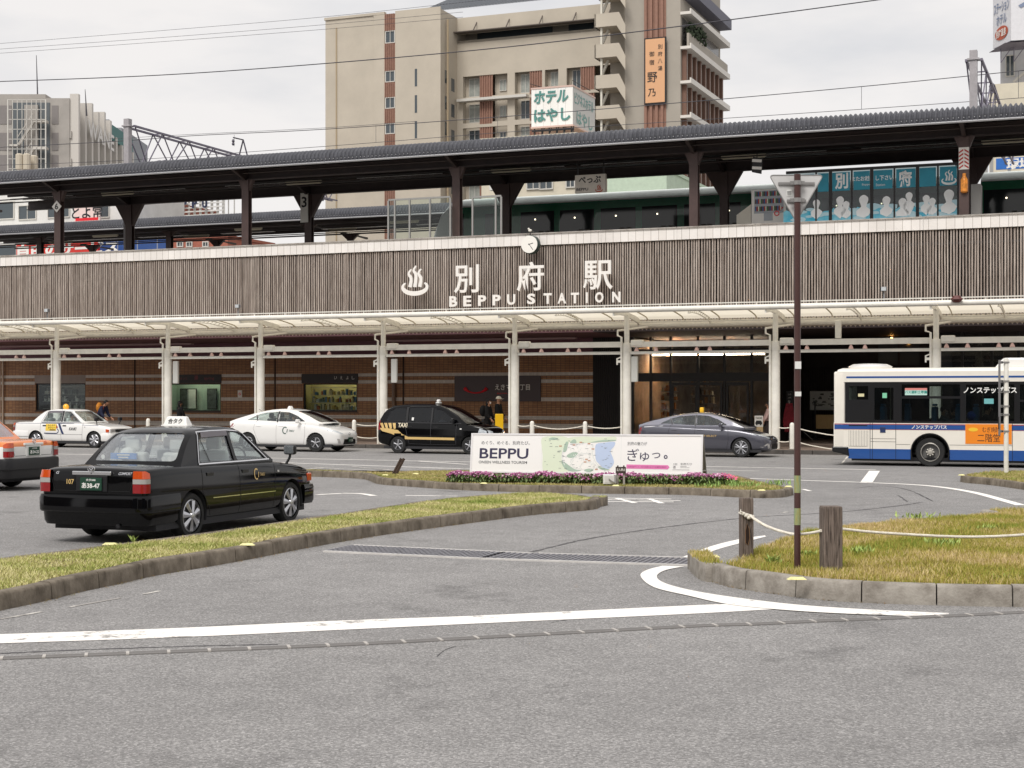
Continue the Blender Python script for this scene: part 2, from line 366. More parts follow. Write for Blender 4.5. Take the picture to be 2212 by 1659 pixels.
dl = [(-60, 1426), (0, 1423.5), (678, 1396.6), (1045, 1378), (1491, 1354), (1635, 1349), (1803.5, 1341), (2039.4, 1332), (2212, 1323.4), (2280, 1320)]
dp = smooth_line([G(*p) for p in dl], 8); t = Thing('slot_drain', 'long narrow slot drain running across the road in the foreground', 'drain', dp[0])
sb = MB(); rl = MB(); tk = MB(); acc = 0
for i in range(len(dp)-1):
    a, b = dp[i], dp[i+1]; d = (b-a).normalized(); n = Vector((-d.y, d.x, 0))
    sb.bar((a.x, a.y, .003), (b.x, b.y, .003), .10, .006)
    for o in (-.045, .045): rl.bar((a.x+n.x*o, a.y+n.y*o, .007), (b.x+n.x*o, b.y+n.y*o, .007), .018, .01)
    rl.bar((a.x, a.y, .007), (b.x, b.y, .007), .014, .01)
    L_ = (b-a).length; q = -acc
    while q < L_:
        if q >= 0: c = a+d*q; tk.bar((c.x-n.x*.06, c.y-n.y*.06, .008), (c.x+n.x*.06, c.y+n.y*.06, .008), .025, .012)
        q += .31
    acc = (acc+L_) % .31
t.part('slot', sb, DKM); t.part('rails', rl, mat('drain_rail', '#8d8a88', rough=.6)); t.part('cross_bars', tk, mat('drain_bar', '#b9b4ae', rough=.6))
def crack(pts, w, name='sealed_crack'):
    p = smooth_line([G(*q) for q in pts], 14); mb = MB(); vs = []
    for i, q in enumerate(p):
        d = (p[min(i+1, len(p)-1)]-p[max(0, i-1)]).normalized(); n = Vector((-d.y, d.x, 0)); a, b = random.uniform(.15, .8)*w, random.uniform(.15, .8)*w
        vs += [(q.x+n.x*a, q.y+n.y*a, .0025), (q.x-n.x*b, q.y-n.y*b, .0025)]
    mb.add(vs, [(2*i, 2*i+1, 2*i+3, 2*i+2) for i in range(len(p)-1)]); structure(name, mb, CRK)
crack([(1133, 1196), (1200, 1180), (1266, 1165), (1372, 1148), (1491, 1132), (1635, 1117), (1803, 1107), (1930, 1094), (1992, 1085)], .055)
crack([(1848, 1055), (1900, 1050), (1960, 1058), (2015, 1083)], .04); crack([(1940, 1070), (1960, 1084)], .04)
crack([(945, 1418), (960, 1405), (985, 1396)], .012); crack([(1190, 1345), (1280, 1330)], .01)
crack([(0, 1412), (180, 1404), (420, 1396), (600, 1392)], .035, 'road_patch_edge')
# --- islands
KM = mat('kerb_concrete', '#867c6e', rough=.9, var=.0, col2='#4f463a', vs=3.2, bump=.5, bs=30, cut=(.3, .66), stretch=(1.6, 1.6, 1))
KM2 = mat('kerb_concrete_pale', '#a39d94', rough=.9, col2='#746d64', vs=4.5, bump=.6, bs=45, cut=(.3, .62))
SOIL = mat('island_soil', '#8b7d55', rough=1, col2='#5d5a33', vs=6, bump=.5, bs=30)
def area2(p): return sum(p[i].x*p[(i+1) % len(p)].y-p[(i+1) % len(p)].x*p[i].y for i in range(len(p)))/2
def resample(p, step, closed=True):
    q = p+[p[0]] if closed else p; d = [0]
    for i in range(1, len(q)): d.append(d[-1]+(q[i]-q[i-1]).length)
    n = max(3, round(d[-1]/step)); out = []; j = 0
    for k in range(n):
        s_ = d[-1]*k/n
        while j < len(q)-2 and d[j+1] < s_: j += 1
        out.append(q[j].lerp(q[j+1], (s_-d[j])/max(1e-9, d[j+1]-d[j])))
    return out
def island(outline, h, w, m, nblock=9):
    p = [Vector((v.x, v.y, 0)) for v in outline]
    if area2(p) < 0: p.reverse()
    p = resample(p, .1); n = len(p); nr = []
    for i in range(n):
        d = (p[(i+1) % n]-p[i-1]).normalized(); nr.append(Vector((-d.y, d.x, 0)))
    q = [p[i]+nr[i]*w for i in range(n)]; mb = MB(); i = 0
    while i < n:
        e = min(i+nblock, n); jt = random.uniform(-.004, .004); idx = [k % n for k in range(i, e+1)]; vs = []
        for c, k in enumerate(idx):
            a, b = p[k], q[k]
            if c == 0: a = a.lerp(p[(k+1) % n], .07); b = b.lerp(q[(k+1) % n], .07)
            if c == len(idx)-1: a = a.lerp(p[(k-1) % n], .07); b = b.lerp(q[(k-1) % n], .07)
            u = (b-a).normalized(); hh = h+jt
            for o, z in ((-.012, -.01), (0, hh-.03), (.012, hh-.008), (.03, hh), (w-.012, hh), (w, hh-.01), (w, -.01)): r = a+u*o; vs.append((r.x, r.y, z))
        mb.add(vs, [(c*7+j, c*7+(j+1) % 7, (c+1)*7+(j+1) % 7, (c+1)*7+j) for c in range(len(idx)-1) for j in range(7)]+[tuple(range(7)), tuple(range((len(idx)-1)*7, len(idx)*7))[::-1]])
        i = e
    structure('kerb', mb, m, smooth=50)
    bm = bmesh.new(); f = bm.faces.new([bm.verts.new((v.x, v.y, h-.015)) for v in [p[i]+nr[i]*(w-.03) for i in range(0, n, 2)]]); bmesh.ops.triangulate(bm, faces=[f]); s = MB(); s.addbm(bm)
    structure('island_soil', s, SOIL)
    return [Vector((v.x, v.y, h-.015)) for v in q]
def inside(px_, py_, poly):
    x = np.array([v.x for v in poly]); y = np.array([v.y for v in poly]); c = np.zeros(len(px_), bool); j = len(x)-1
    for i in range(len(x)):
        k = ((y[i] > py_) != (y[j] > py_)) & (px_ < (x[j]-x[i])*(py_-y[i])/(y[j]-y[i]+1e-12)+x[i]); c ^= k; j = i
    return c
def vnoise(x, y, s, seed=0):
    r = np.random.RandomState(seed).rand(64, 64); X = x/s; Y = y/s; i = np.floor(X).astype(int); j = np.floor(Y).astype(int); fx = X-i; fy = Y-j; fx = fx*fx*(3-2*fx); fy = fy*fy*(3-2*fy)
    g_ = lambda a, b: r[a % 64, b % 64]
    return (g_(i, j)*(1-fx)+g_(i+1, j)*fx)*(1-fy)+(g_(i, j+1)*(1-fx)+g_(i+1, j+1)*fx)*fy
def grass_mat(name, stops, sc):
    m = bpy.data.materials.new(name); m.use_nodes = True; t = m.node_tree; b = t.nodes['Principled BSDF']; N = t.nodes.new; K = t.links.new
    gi = N('ShaderNodeNewGeometry'); tcn = N('ShaderNodeTexCoord'); n = N('ShaderNodeTexNoise'); n.inputs['Scale'].default_value = sc; n.inputs['Detail'].default_value = 4; K(tcn.outputs['Object'], n.inputs['Vector'])
    a = N('ShaderNodeMath'); a.operation = 'MULTIPLY_ADD'; a.inputs[1].default_value = .55; K(gi.outputs['Random Per Island'], a.inputs[0])
    s2 = N('ShaderNodeMath'); s2.operation = 'MULTIPLY_ADD'; s2.inputs[1].default_value = 1.5; s2.inputs[2].default_value = -.5; K(n.outputs['Fac'], s2.inputs[0]); K(s2.outputs[0], a.inputs[2])
    r = N('ShaderNodeValToRGB'); el = r.color_ramp.elements
    el[0].position = stops[0][0]; el[0].color = (*lin(stops[0][1]), 1); el[1].position = stops[-1][0]; el[1].color = (*lin(stops[-1][1]), 1)
    for p_, c_ in stops[1:-1]: q = el.new(p_); q.color = (*lin(c_), 1)
    K(a.outputs[0], r.inputs['Fac']); K(r.outputs['Color'], b.inputs['Base Color']); b.inputs['Roughness'].default_value = .7; b.inputs['Specular IOR Level'].default_value = .25
    return m
def grass(name, poly, dens, h0, h1, m, z, label=None, wid=.006, seed=1, lean=.6, maxd=60):
    r = np.random.RandomState(seed); xs = [v.x for v in poly]; ys = [v.y for v in poly]
    n = int((max(xs)-min(xs))*(max(ys)-min(ys))*dens); x = r.uniform(min(xs), max(xs), n); y = r.uniform(min(ys), max(ys), n)
    k = inside(x, y, poly); x, y = x[k], y[k]
    k = r.rand(len(x)) < np.clip(.35+1.1*vnoise(x, y, .35, seed), 0, 1); x, y = x[k], y[k]; n = len(x)
    hh = (h0+(h1-h0)*r.rand(n)**1.6)*(.65+.7*vnoise(x, y, .5, seed+5)); an = r.uniform(0, 2*math.pi, n); la = r.uniform(0, 2*math.pi, n); ln = hh*lean*r.rand(n)
    w = wid*(.6+.8*r.rand(n)); dx, dy = np.cos(an)*w, np.sin(an)*w
    V = np.empty((n*5, 3), np.float32)
    V[0::5] = np.c_[x-dx, y-dy, np.full(n, z)]; V[1::5] = np.c_[x+dx, y+dy, np.full(n, z)]
    mxx, myy = x+np.cos(la)*ln*.35, y+np.sin(la)*ln*.35
    V[2::5] = np.c_[mxx+dx*.8, myy+dy*.8, z+hh*.55]; V[3::5] = np.c_[mxx-dx*.8, myy-dy*.8, z+hh*.55]; V[4::5] = np.c_[x+np.cos(la)*ln, y+np.sin(la)*ln, z+hh]
    me = bpy.data.meshes.new(name); b = np.arange(n)*5
    li = np.c_[b, b+1, b+2, b+3, b+3, b+2, b+4].astype(np.int32).ravel()
    me.vertices.add(n*5); me.vertices.foreach_set('co', V.ravel()); me.loops.add(len(li)); me.loops.foreach_set('vertex_index', li); me.polygons.add(2*n)
    ls = np.empty(2*n, np.int32); ls[0::2] = np.arange(n)*7; ls[1::2] = np.arange(n)*7+4; me.polygons.foreach_set('loop_start', ls)
    me.update(calc_edges=True); me.validate(); me.materials.append(m)
    return single(name, me, m, kind='stuff', label=label)
def ext(a, b, k): return a+(a-b).normalized()*k          # beyond a, away from b
GL = grass_mat('grass_left', [(0., '#d2c890'), (.3, '#dcd4a2'), (.5, '#c3c07c'), (.75, '#a3ab5c'), (1., '#7c9440')], 1.2)
GR = grass_mat('grass_roped', [(0., '#cdb27c'), (.25, '#dcc79b'), (.45, '#bcab5e'), (.7, '#a19c44'), (.9, '#8d9b3f'), (1., '#7a9c3c')], .7)
GC = grass_mat('grass_short', [(0., '#c9b888'), (.5, '#b3a76b'), (.8, '#959a4c'), (1., '#6f8a35')], 1.2)
f1 = [G(*p) for p in [(0, 1319), (84, 1301), (168, 1280), (253, 1262), (337, 1243), (445, 1225), (539, 1208), (640, 1188), (745, 1169), (806, 1159), (917, 1143), (1045, 1126), (1156, 1112), (1266, 1102.5)]]
f1 = [ext(f1[0], f1[3], k) for k in (9, 5, 2.5, 1)]+f1+[G(1292, 1097.5), G(1297, 1090)]
b1 = [G(x, y-2, .17) for x, y in [(1283, 1075), (1229, 1068), (1137, 1065.5), (972, 1077), (825, 1096), (745, 1109), (678, 1118), (438, 1152), (229, 1178), (0, 1207)]]
b1 += [ext(b1[-1], b1[-3], k) for k in (1, 2.5, 5, 9)]
q1 = island(smooth_line(f1+b1, 4, True), .17, .15, KM)
grass('grass', q1, 5200, .015, .05, GL, .15, 'short yellow-green grass on the long strip behind the left kerb', .0045, 3, 1.1)
f2 = [G(*p) for p in [(1507, 1226), (1513, 1240), (1530, 1253.6), (1581, 1268.7), (1658.6, 1280.6), (1771.5, 1295.7), (1920, 1304), (2086.6, 1309), (2212, 1311)]]
f2 += [ext(f2[-1], f2[-2], k) for k in (1, 2.5, 5)]
b2 = [G(x, y+2, .24) for x, y in [(2212, 1093.5), (2140.5, 1098.6), (2039.4, 1107), (1904.6, 1118.8), (1770, 1132), (1702, 1145), (1655, 1161), (1598, 1184), (1547, 1206)]]
b2 = [ext(b2[0], b2[2], k) for k in (1, 3, 6)]+[(f2[-1]+ext(b2[0], b2[2], 8))/2+Vector((3, 0, 0))][::-1]+b2
q2 = island(smooth_line(f2+b2, 4, True), .2, .13, KM2, 7)
grass('grass', [v for v in q2], 5200, .03, .085, GR, .18, 'golden dry grass with green patches inside the roped lawn', .0042, 9, .7)
f3 = [G(*p) for p in [(797, 1038), (820, 1046), (880, 1051), (983, 1058), (1119, 1063), (1339, 1067), (1491, 1069.5), (1608, 1075), (1680, 1075.5), (1711, 1070)]]
b3 = [G(x, y, .15) for x, y in [(1706, 1052), (1640, 1038), (1560, 1024), (1300, 1019), (1050, 1015.5), (900, 1016), (830, 1019), (700, 1014), (620, 1013)]]
b3 += [G(600, 1027, 0), G(700, 1030.5, 0), G(775, 1034, 0)]
q3 = island(smooth_line(f3+b3, 4, True), .15, .13, KM)
grass('grass', q3, 1300, .01, .04, GC, .135, 'short dry grass on the middle island around the billboard', .006, 21, 1.2)
f4 = [G(*p) for p in [(2075, 1039.6), (2086, 1043), (2140.5, 1048), (2212, 1058), (2330, 1075)]]
b4 = [G(x, y, .15) for x, y in [(2420, 1035), (2300, 1019), (2212, 1017), (2130, 1019), (2086, 1024)]]
q4 = island(smooth_line(f4+b4, 4, True), .15, .13, KM)
grass('grass', q4, 1600, .02, .07, GC, .135, 'dry grass on the small island under the white sign post', .008, 33, .8)
# weeds and tufts
LEAF = mat('weed_leaf', '#a0b45e', rough=.6, var=.35, vs=20)
def weed(p, r, n, h, m=LEAF, label=None, seed=0, z=.18, w=.012):
    rr = random.Random(seed); mb = MB()
    for i in range(n):
        a = rr.uniform(0, 6.28); q = rr.random()*r; x, y = p.x+math.cos(a)*q, p.y+math.sin(a)*q; b = rr.uniform(0, 6.28); hh = h*rr.uniform(.5, 1); ln = hh*rr.uniform(.2, .9)
        dx, dy = math.sin(b)*w, -math.cos(b)*w; ex, ey = math.cos(b)*ln, math.sin(b)*ln
        mb.add([(x, y, z), (x+ex*.5-dx, y+ey*.5-dy, z+hh*.6), (x+ex, y+ey, z+hh), (x+ex*.5+dx, y+ey*.5+dy, z+hh*.6)], [(0, 1, 2, 3)])
    return single('weed_tuft', mb, m, label, 'weed', org=(p.x, p.y, z), group='weeds growing in the grass')
wl = [((2036, 1183), .22, 60, .15, 'pale green leafy weed in the roped lawn under the right rope'), ((1858, 1200), .15, 50, .14, 'bushy light green weed right of the thick wooden post'),
      ((1797, 1238), .13, 70, .07, 'low round-leaved weed at the foot of the thick wooden post'), ((1668, 1220), .1, 30, .13, 'leafy weed between the thin wooden post and the brown pole'),
      ((1740, 1206), .12, 40, .1, 'leafy weed just right of the brown pole'), ((2176, 1252), .2, 60, .06, 'low green weed near the kerb at the right edge of the lawn'), ((1985, 1120), .35, 60, .1, 'green tuft far back in the roped lawn'), ((2130, 1150), .3, 50, .12, 'green tuft behind the rope near the right edge')]
for i, ((x, y), r, n, h, lb) in enumerate(wl): weed(G(x, y, .18), r, n, h, label=lb, seed=i)
weed(G(288, 1172, .15), .04, 12, .12, label='single small green sprout on the left grass strip behind the taxi', seed=44, z=.15)
weed(G(1590, 1051, .135), .55, 110, .16, mat('tuft_grass', '#8fae5e', rough=.7, var=.3), 'wide green grass tuft in front of the flower bed end', 45, .135)
weed(G(1680-1, 1049, .135), .3, 60, .16, _M['tuft_grass'], 'green grass tuft near the right end of the middle island', 46, .135); weed(G(1530, 1052, .135), .3, 60, .1, _M['tuft_grass'], 'low grass tuft before the right end of the billboard', 47, .135)
# dead grass at the kerb foot
DG = mat('dead_grass', '#a07c50', rough=1, col2='#6f6a38', vs=8)
rr = random.Random(5); mb = MB()
for i in range(len(f1)-6):
    a, b = f1[i+4], f1[i+5]; n = Vector(((b-a).y, -(b-a).x, 0)).normalized()
    for k in range(int((b-a).length*34)):
        if rr.random() < .35+.65*math.sin(i*1.7)**2:
            p = a.lerp(b, rr.random())+n*abs(rr.gauss(0, .05)); q = rr.uniform(0, 6.28); l = rr.uniform(.03, .09); hz = rr.uniform(.004, .035)
            mb.add([(p.x, p.y, .003), (p.x+.006, p.y+.004, .003), (p.x+math.cos(q)*l, p.y+math.sin(q)*l, hz)], [(0, 1, 2)])
single('grass', mb, DG, kind='stuff', label='dead grass and moss caught along the foot of the left kerb')
mb = MB()
for i in range(6):
    a, b = f2[i], f2[i+1]; n = Vector(((b-a).y, -(b-a).x, 0)).normalized()
    for k in range(int((b-a).length*60)):
        p = a.lerp(b, rr.random())+n*abs(rr.gauss(0, .03)); q = rr.uniform(0, 6.28); l = rr.uniform(.02, .06)
        mb.add([(p.x, p.y, .003), (p.x+.006, p.y+.004, .003), (p.x+math.cos(q)*l, p.y+math.sin(q)*l, rr.uniform(.004, .03))], [(0, 1, 2)])
single('grass', mb, DG, kind='stuff', label='thin moss and dead grass at the foot of the roped lawn kerb')
# pavement in front of the station
s0, s1 = -46, 34
def pave():
    m = bpy.data.materials.new('pavement_tiles'); m.use_nodes = True; t = m.node_tree; b = t.nodes['Principled BSDF']
    tcn = t.nodes.new('ShaderNodeTexCoord'); br = t.nodes.new('ShaderNodeTexBrick'); br.inputs['Scale'].default_value = 1; br.inputs['Brick Width'].default_value = .3; br.inputs['Row Height'].default_value = .3; br.inputs['Mortar Size'].default_value = .006; br.offset = 0
    br.inputs['Color1'].default_value = (*lin('#7a6a60'), 1); br.inputs['Color2'].default_value = (*lin('#8d7c70'), 1); br.inputs['Mortar'].default_value = (*lin('#5a514b'), 1)
    t.links.new(tcn.outputs['Object'], br.inputs['Vector']); t.links.new(br.outputs['Color'], b.inputs['Base Color']); b.inputs['Roughness'].default_value = .7; return m
mb = MB(); mb.box(s0, s1, tt(56)+.16, tt(72), -.1, .146); structure('pavement', mb, pave(), frame=ST)
mb = MB(); x = s0
while x < s1: mb.box(x, x+.985, tt(56), tt(56)+.155, -.05, .15); x += 1
structure('pavement_kerb', mb, mat('kerb_dark', '#55504c', rough=.9, var=.25, vs=3), frame=ST, bev=.015)
# ------------------------------------------------------------------ station building
def tiles(name, c1, c2, mo, bw, rh, ms, off=0., rough=.6, plane='xz', bump=.4, noise=.0):
    m = bpy.data.materials.new(name); m.use_nodes = True; t = m.node_tree; b = t.nodes['Principled BSDF']; N = t.nodes.new; K = t.links.new
    tcn = N('ShaderNodeTexCoord'); sp = N('ShaderNodeSeparateXYZ'); cb = N('ShaderNodeCombineXYZ'); K(tcn.outputs['Object'], sp.inputs[0])
    K(sp.outputs['X' if plane[0] == 'x' else 'Y'], cb.inputs['X']); K(sp.outputs['Z'], cb.inputs['Y'])
    br = N('ShaderNodeTexBrick'); br.offset = off; br.inputs['Scale'].default_value = 1; br.inputs['Brick Width'].default_value = bw; br.inputs['Row Height'].default_value = rh; br.inputs['Mortar Size'].default_value = ms
    for k, c in (('Color1', c1), ('Color2', c2), ('Mortar', mo)): br.inputs[k].default_value = (*lin(c), 1)
    K(cb.outputs[0], br.inputs['Vector']); out = br.outputs['Color']
    if noise:
        n = N('ShaderNodeTexNoise'); n.inputs['Scale'].default_value = 1.1; n.inputs['Detail'].default_value = 5; K(tcn.outputs['Object'], n.inputs['Vector'])
        r = N('ShaderNodeMapRange'); r.inputs['From Min'].default_value = .3; r.inputs['From Max'].default_value = .7; r.inputs['To Min'].default_value = 1-noise; r.inputs['To Max'].default_value = 1+noise; K(n.outputs['Fac'], r.inputs['Value'])
        x = N('ShaderNodeMix'); x.data_type = 'RGBA'; x.blend_type = 'MULTIPLY'; x.inputs['Factor'].default_value = 1; K(out, x.inputs['A']); K(r.outputs[0], x.inputs['B']); out = x.outputs['Result']
    K(out, b.inputs['Base Color']); b.inputs['Roughness'].default_value = rough
    bp = N('ShaderNodeBump'); bp.inputs['Strength'].default_value = bump; bp.inputs['Distance'].default_value = .008; bp.invert = True; K(br.outputs['Fac'], bp.inputs['Height']); K(bp.outputs['Normal'], b.inputs['Normal'])
    return m
BRICK = tiles('brown_brick', '#b98a60', '#a37450', '#6c5545', .21, .075, .011, noise=.14)
BAND = tiles('pale_tile_band', '#f4eee5', '#e6dfd6', '#a39a91', .055, .3, .011)
WTILE = tiles('white_parapet_tile', '#f0ece8', '#e6e1dc', '#a8a19a', .3, .9, .008, rough=.45, noise=.05)
DARKP = mat('dark_soffit', '#6b4b50', rough=.7, var=.15, vs=2)
BLK = mat('black_frame', '#1d1b1c', rough=.45, var=.1, vs=4)
WHT = mat('white_steel', '#e6e3da', rough=.45, var=.07, vs=3, bump=.05, bs=20)
def slat_mat():
    m = bpy.data.materials.new('weathered_slats'); m.use_nodes = True; t = m.node_tree; b = t.nodes['Principled BSDF']; N = t.nodes.new; K = t.links.new
    gi = N('ShaderNodeNewGeometry'); tcn = N('ShaderNodeTexCoord'); mpn = N('ShaderNodeMapping'); mpn.inputs['Scale'].default_value = (14, 14, .9); K(tcn.outputs['Object'], mpn.inputs['Vector'])
    n = N('ShaderNodeTexNoise'); n.inputs['Scale'].default_value = 1.6; n.inputs['Detail'].default_value = 8; n.inputs['Roughness'].default_value = .7; K(mpn.outputs[0], n.inputs['Vector'])
    a = N('ShaderNodeMath'); a.operation = 'MULTIPLY_ADD'; a.inputs[1].default_value = .26; K(gi.outputs['Random Per Island'], a.inputs[0])
    s2 = N('ShaderNodeMath'); s2.operation = 'MULTIPLY_ADD'; s2.inputs[1].default_value = 1.6; s2.inputs[2].default_value = -.5; K(n.outputs['Fac'], s2.inputs[0]); K(s2.outputs[0], a.inputs[2])
    r = N('ShaderNodeValToRGB'); el = r.color_ramp.elements; el[0].position = .05; el[0].color = (*lin('#7c6e65'), 1); el[1].position = .95; el[1].color = (*lin('#d9cdc2'), 1)
    q = el.new(.5); q.color = (*lin('#aca097'), 1); K(a.outputs[0], r.inputs['Fac']); K(r.outputs['Color'], b.inputs['Base Color']); b.inputs['Roughness'].default_value = .85; return m
SX0, SX1 = L(-160, 60).x, L(2420, 60).x
WX0, WX1 = L(-160, 66).x, L(2420, 66).x
Z = lambda px, py, D0: L(px, D0, py).z
B = Thing('station_building', 'long low station front with brown brick ground floor and grey timber slats above', 'station building', (L(1106, 60).x, tt(60), .15), ST)
rs = random.Random(3)
mb = MB(); x = SX0; t0 = tt(60); ztop = 7.85; clips = MB(); k = 0
sxm = L(1500, 60).x
while x < SX1:
    w = rs.uniform(.044, .058); dz = rs.uniform(-.03, .03); l0 = rs.uniform(-.008, .008); l1 = rs.uniform(-.008, .008); y0 = t0-rs.uniform(.02, .05)
    vs = []
    for j, z in enumerate((4.62, 5.4, 6.2, 7.0, ztop+dz)):
        o = l0+(l1-l0)*j/4+rs.uniform(-.004, .004); vs += [(x+o-w/2, y0, z), (x+o+w/2, y0+.004, z), (x+o+w/2, y0+.07, z), (x+o-w/2, y0+.07, z)]
    mb.add(vs, [(j*4+i, j*4+(i+1) % 4, (j+1)*4+(i+1) % 4, (j+1)*4+i) for j in range(4) for i in range(4)]+[(0, 1, 2, 3), (16, 17, 18, 19)])
    if x > sxm-3 and (x > sxm or rs.random() < .4): clips.box(x+.035, x+.065, y0-.012, y0, 7.33, 7.42)
    x += .1+rs.uniform(-.006, .006)
B.part('slat_cladding', mb, slat_mat()); B.part('slat_clips', clips, BLK)
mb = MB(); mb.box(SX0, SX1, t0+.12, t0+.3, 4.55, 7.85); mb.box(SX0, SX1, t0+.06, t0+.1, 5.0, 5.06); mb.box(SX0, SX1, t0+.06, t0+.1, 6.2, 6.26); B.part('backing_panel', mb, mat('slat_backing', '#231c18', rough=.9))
mb = MB(); x = SX0
while x < SX1: mb.box(x, x+2.992, t0-.1, t0+.3, 7.87, 8.30); x += 3
B.part('parapet', mb, WTILE)
mb = MB(); x = SX0
while x < SX1: mb.box(x, x+2.985, t0-.14, t0+.36, 8.30, 8.345); x += 3
B.part('parapet_coping', mb, mat('coping', '#b9b4ae', rough=.8, var=.25, vs=2.5, col2='#8c857e'))
tw = tt(66)
mb = MB(); mb.box(SX0, L(1372, 66).x, t0+.1, tw+.4, 4.46, 4.6); B.part('soffit', mb, DARKP)
mb = MB(); mb.box(L(1372, 66).x, SX1, t0+.1, tt(75), 4.46, 4.6); B.part('soffit', mb, mat('entrance_soffit', '#34292a', rough=.6, var=.2, vs=3))
mb = MB(); mb.box(WX0, L(1281, 66).x, tw-.02, tw+.3, 3.86, 4.46); B.part('header_panel', mb, mat('header_purple', '#6d4450', rough=.6, var=.12, vs=2))
for a, b_ in ((WX0, L(474, 66).x-.5), (L(860, 66).x, L(1270, 66).x)): mb = MB(); mb.box(a, b_, tw-1.6, tw-1.35, 4.35, 4.43); B.part('painted_soffit_light', mb, mat('strip_mauve', '#b3989c', rough=.6))  # pale mauve bars stand in for the light along the soffit
def holes_wall(s0, s1, z0, z1, t0, t1, holes):
    mb = MB(); xs = sorted({s0, s1, *[h[0] for h in holes], *[h[1] for h in holes]})
    for a, b in zip(xs, xs[1:]):
        hs = sorted([(h[2], h[3]) for h in holes if h[0] < b-1e-6 and h[1] > a+1e-6]); z = z0
        for c, d in hs: mb.box(a, b, t0, t1, z, c); z = d
        mb.box(a, b, t0, t1, z, z1)
    return mb
S = lambda px: L(px, 66).x
wins = [(S(77), S(184), Z(130, 887, 66), Z(130, 828, 66)), (S(360), S(477), Z(420, 889, 66), Z(420, 828, 66)), (S(655), S(772), Z(710, 889, 66), Z(710, 828, 66))]
B.part('brick_wall', holes_wall(WX0, S(1281), .15, 3.86, tw, tw+.25, wins), BRICK)
bands = [(2.87, 3.01), (2.54, 2.70), (1.77, 1.93), (.98, 1.13), (.60, .80)]
sgn = [(S(360)-.06, S(477)+.04, wins[1][3]-.0, wins[1][3]+.42), (S(655)-.06, S(772)+.04, wins[2][3], wins[2][3]+.42), (S(983), S(1168.6), Z(1076, 867, 66), Z(1076, 812, 66)), (S(77)-.05, S(184)+.03, wins[0][3], 3.015)]
blk = [(w[0]-.02, w[1]+.02, w[2]-.06, w[3]) for w in wins]+sgn
mb = MB()
for a, b in bands:
    cuts = sorted([(h[0], h[1]) for h in blk if h[2] < (a+b)/2 < h[3]]); x = WX0
    for c, d in cuts:
        if c > x: mb.box(x, c, tw-.006, tw+.01, a, b)
        x = max(x, d)
    if x < S(1281): mb.box(x, S(1281), tw-.006, tw+.01, a, b)
B.part('tile_band', mb, BAND)
mb = MB()
for px in (-60, 291, 594, 871): mb.box(S(px)-.03, S(px)+.05, tw-.012, tw, .15, 3.86)
B.part('wall_joints', mb, mat('joint_dark', '#3b2a22', rough=.8))
mb = MB(); mb.box(*sgn[3][:2], tw-.01, tw, sgn[3][2], sgn[3][3]); B.part('lintel', mb, mat('lintel_stone', '#a79c95', rough=.8, var=.08))
WG = glass('shop_glass', (.85, .9, .88), .06)
for w in wins:                                      # each shop window: frame, pane, sill, dark niche
    fr = MB(); a, b, c, d = w
    for q in ((a, a+.07, c, d), (b-.07, b, c, d), (a+.07, b-.07, d-.06, d), (a+.07, b-.07, c, c+.06)): fr.box(q[0], q[1], tw+.06, tw+.13, q[2], q[3])
    f = B.part('window', fr, BLK); m = MB(); m.box(a+.07, b-.07, tw+.09, tw+.098, c+.06, d-.06); B.part('pane', m, WG, parent=f)
    m = MB(); m.box(a-.03, b+.03, tw-.05, tw+.06, c-.05, c); B.part('sill', m, mat('sill_brown', '#6a5344', rough=.6), parent=f)
    m = MB(); m.box(a-.3, b+.3, tw+1.3, tw+1.35, c-.4, d+.3); m.box(a-.3, b+.3, tw+.25, tw+1.3, c-.45, c-.4); m.box(a-.3, b+.3, tw+.25, tw+1.3, d+.3, d+.35)
    m.box(a-.35, a-.3, tw+.25, tw+1.35, c-.4, d+.3); m.box(b+.3, b+.35, tw+.25, tw+1.35, c-.4, d+.3)
    B.part('niche', m, mat('niche_green', '#b9cfc0', rough=.8) if w is wins[1] else (mat('niche_olive', '#c2bb86', rough=.8) if w is wins[2] else mat('niche_dark', '#3b3b3a', rough=.8)), parent=f)
    m = MB(); m.box(a+.2, b-.2, tw+.5, tw+.6, d+.2, d+.26); B.part('niche_lamp', m, mat('lamp_niche', '#fff4e0', emit=5), parent=f)
# black ribbed panel, entrance glazing, recess, right glazing
mb = MB(); mb.box(S(1281), S(1364), tw+.03, tw+.3, .15, 4.46); x = S(1281)
while x < S(1362): mb.box(x, x+.045, tw-.02, tw+.03, .15, 4.46); x += .085
B.part('ribbed_panel', mb, mat('ribbed_black', '#1f1a18', rough=.55, var=.2, vs=6))
EG = glass('entrance_glass', (.80, .81, .80), .06)
def curtain(x0, x1, mull, trans, doors):
    fr = MB(); z0, z1 = .15, 4.46
    for m_ in mull: fr.box(m_-.05, m_+.05, tw+.02, tw+.12, z0, z1)
    for a, b in trans:
        for p, q in zip(mull, mull[1:]): fr.box(p+.05, q-.05, tw+.025, tw+.115, a, b)
    f = B.part('entrance_glazing', fr, BLK); gl = MB(); gl.box(x0, x1, tw+.065, tw+.073, z0, z1); B.part('pane', gl, EG, parent=f)
    for a, b in doors:
        d = MB()
        for q in ((a, a+.09, .15, 2.55), (b-.09, b, .15, 2.55), (a+.09, b-.09, 2.42, 2.55), (a+.09, b-.09, .15, .33)): d.box(q[0], q[1], tw-.04, tw+.015, q[2], q[3])
        B.part('door', d, BLK)
mu = [S(p) for p in (1366, 1405, 1448, 1507, 1564, 1623, 1668)]
curtain(mu[0], mu[-1], mu, [(3.84, 3.94), (2.6, 2.95)], [(mu[2]+.06, mu[3]), (mu[3], mu[4]-.06), (mu[4]+.1, mu[5]-.1)])
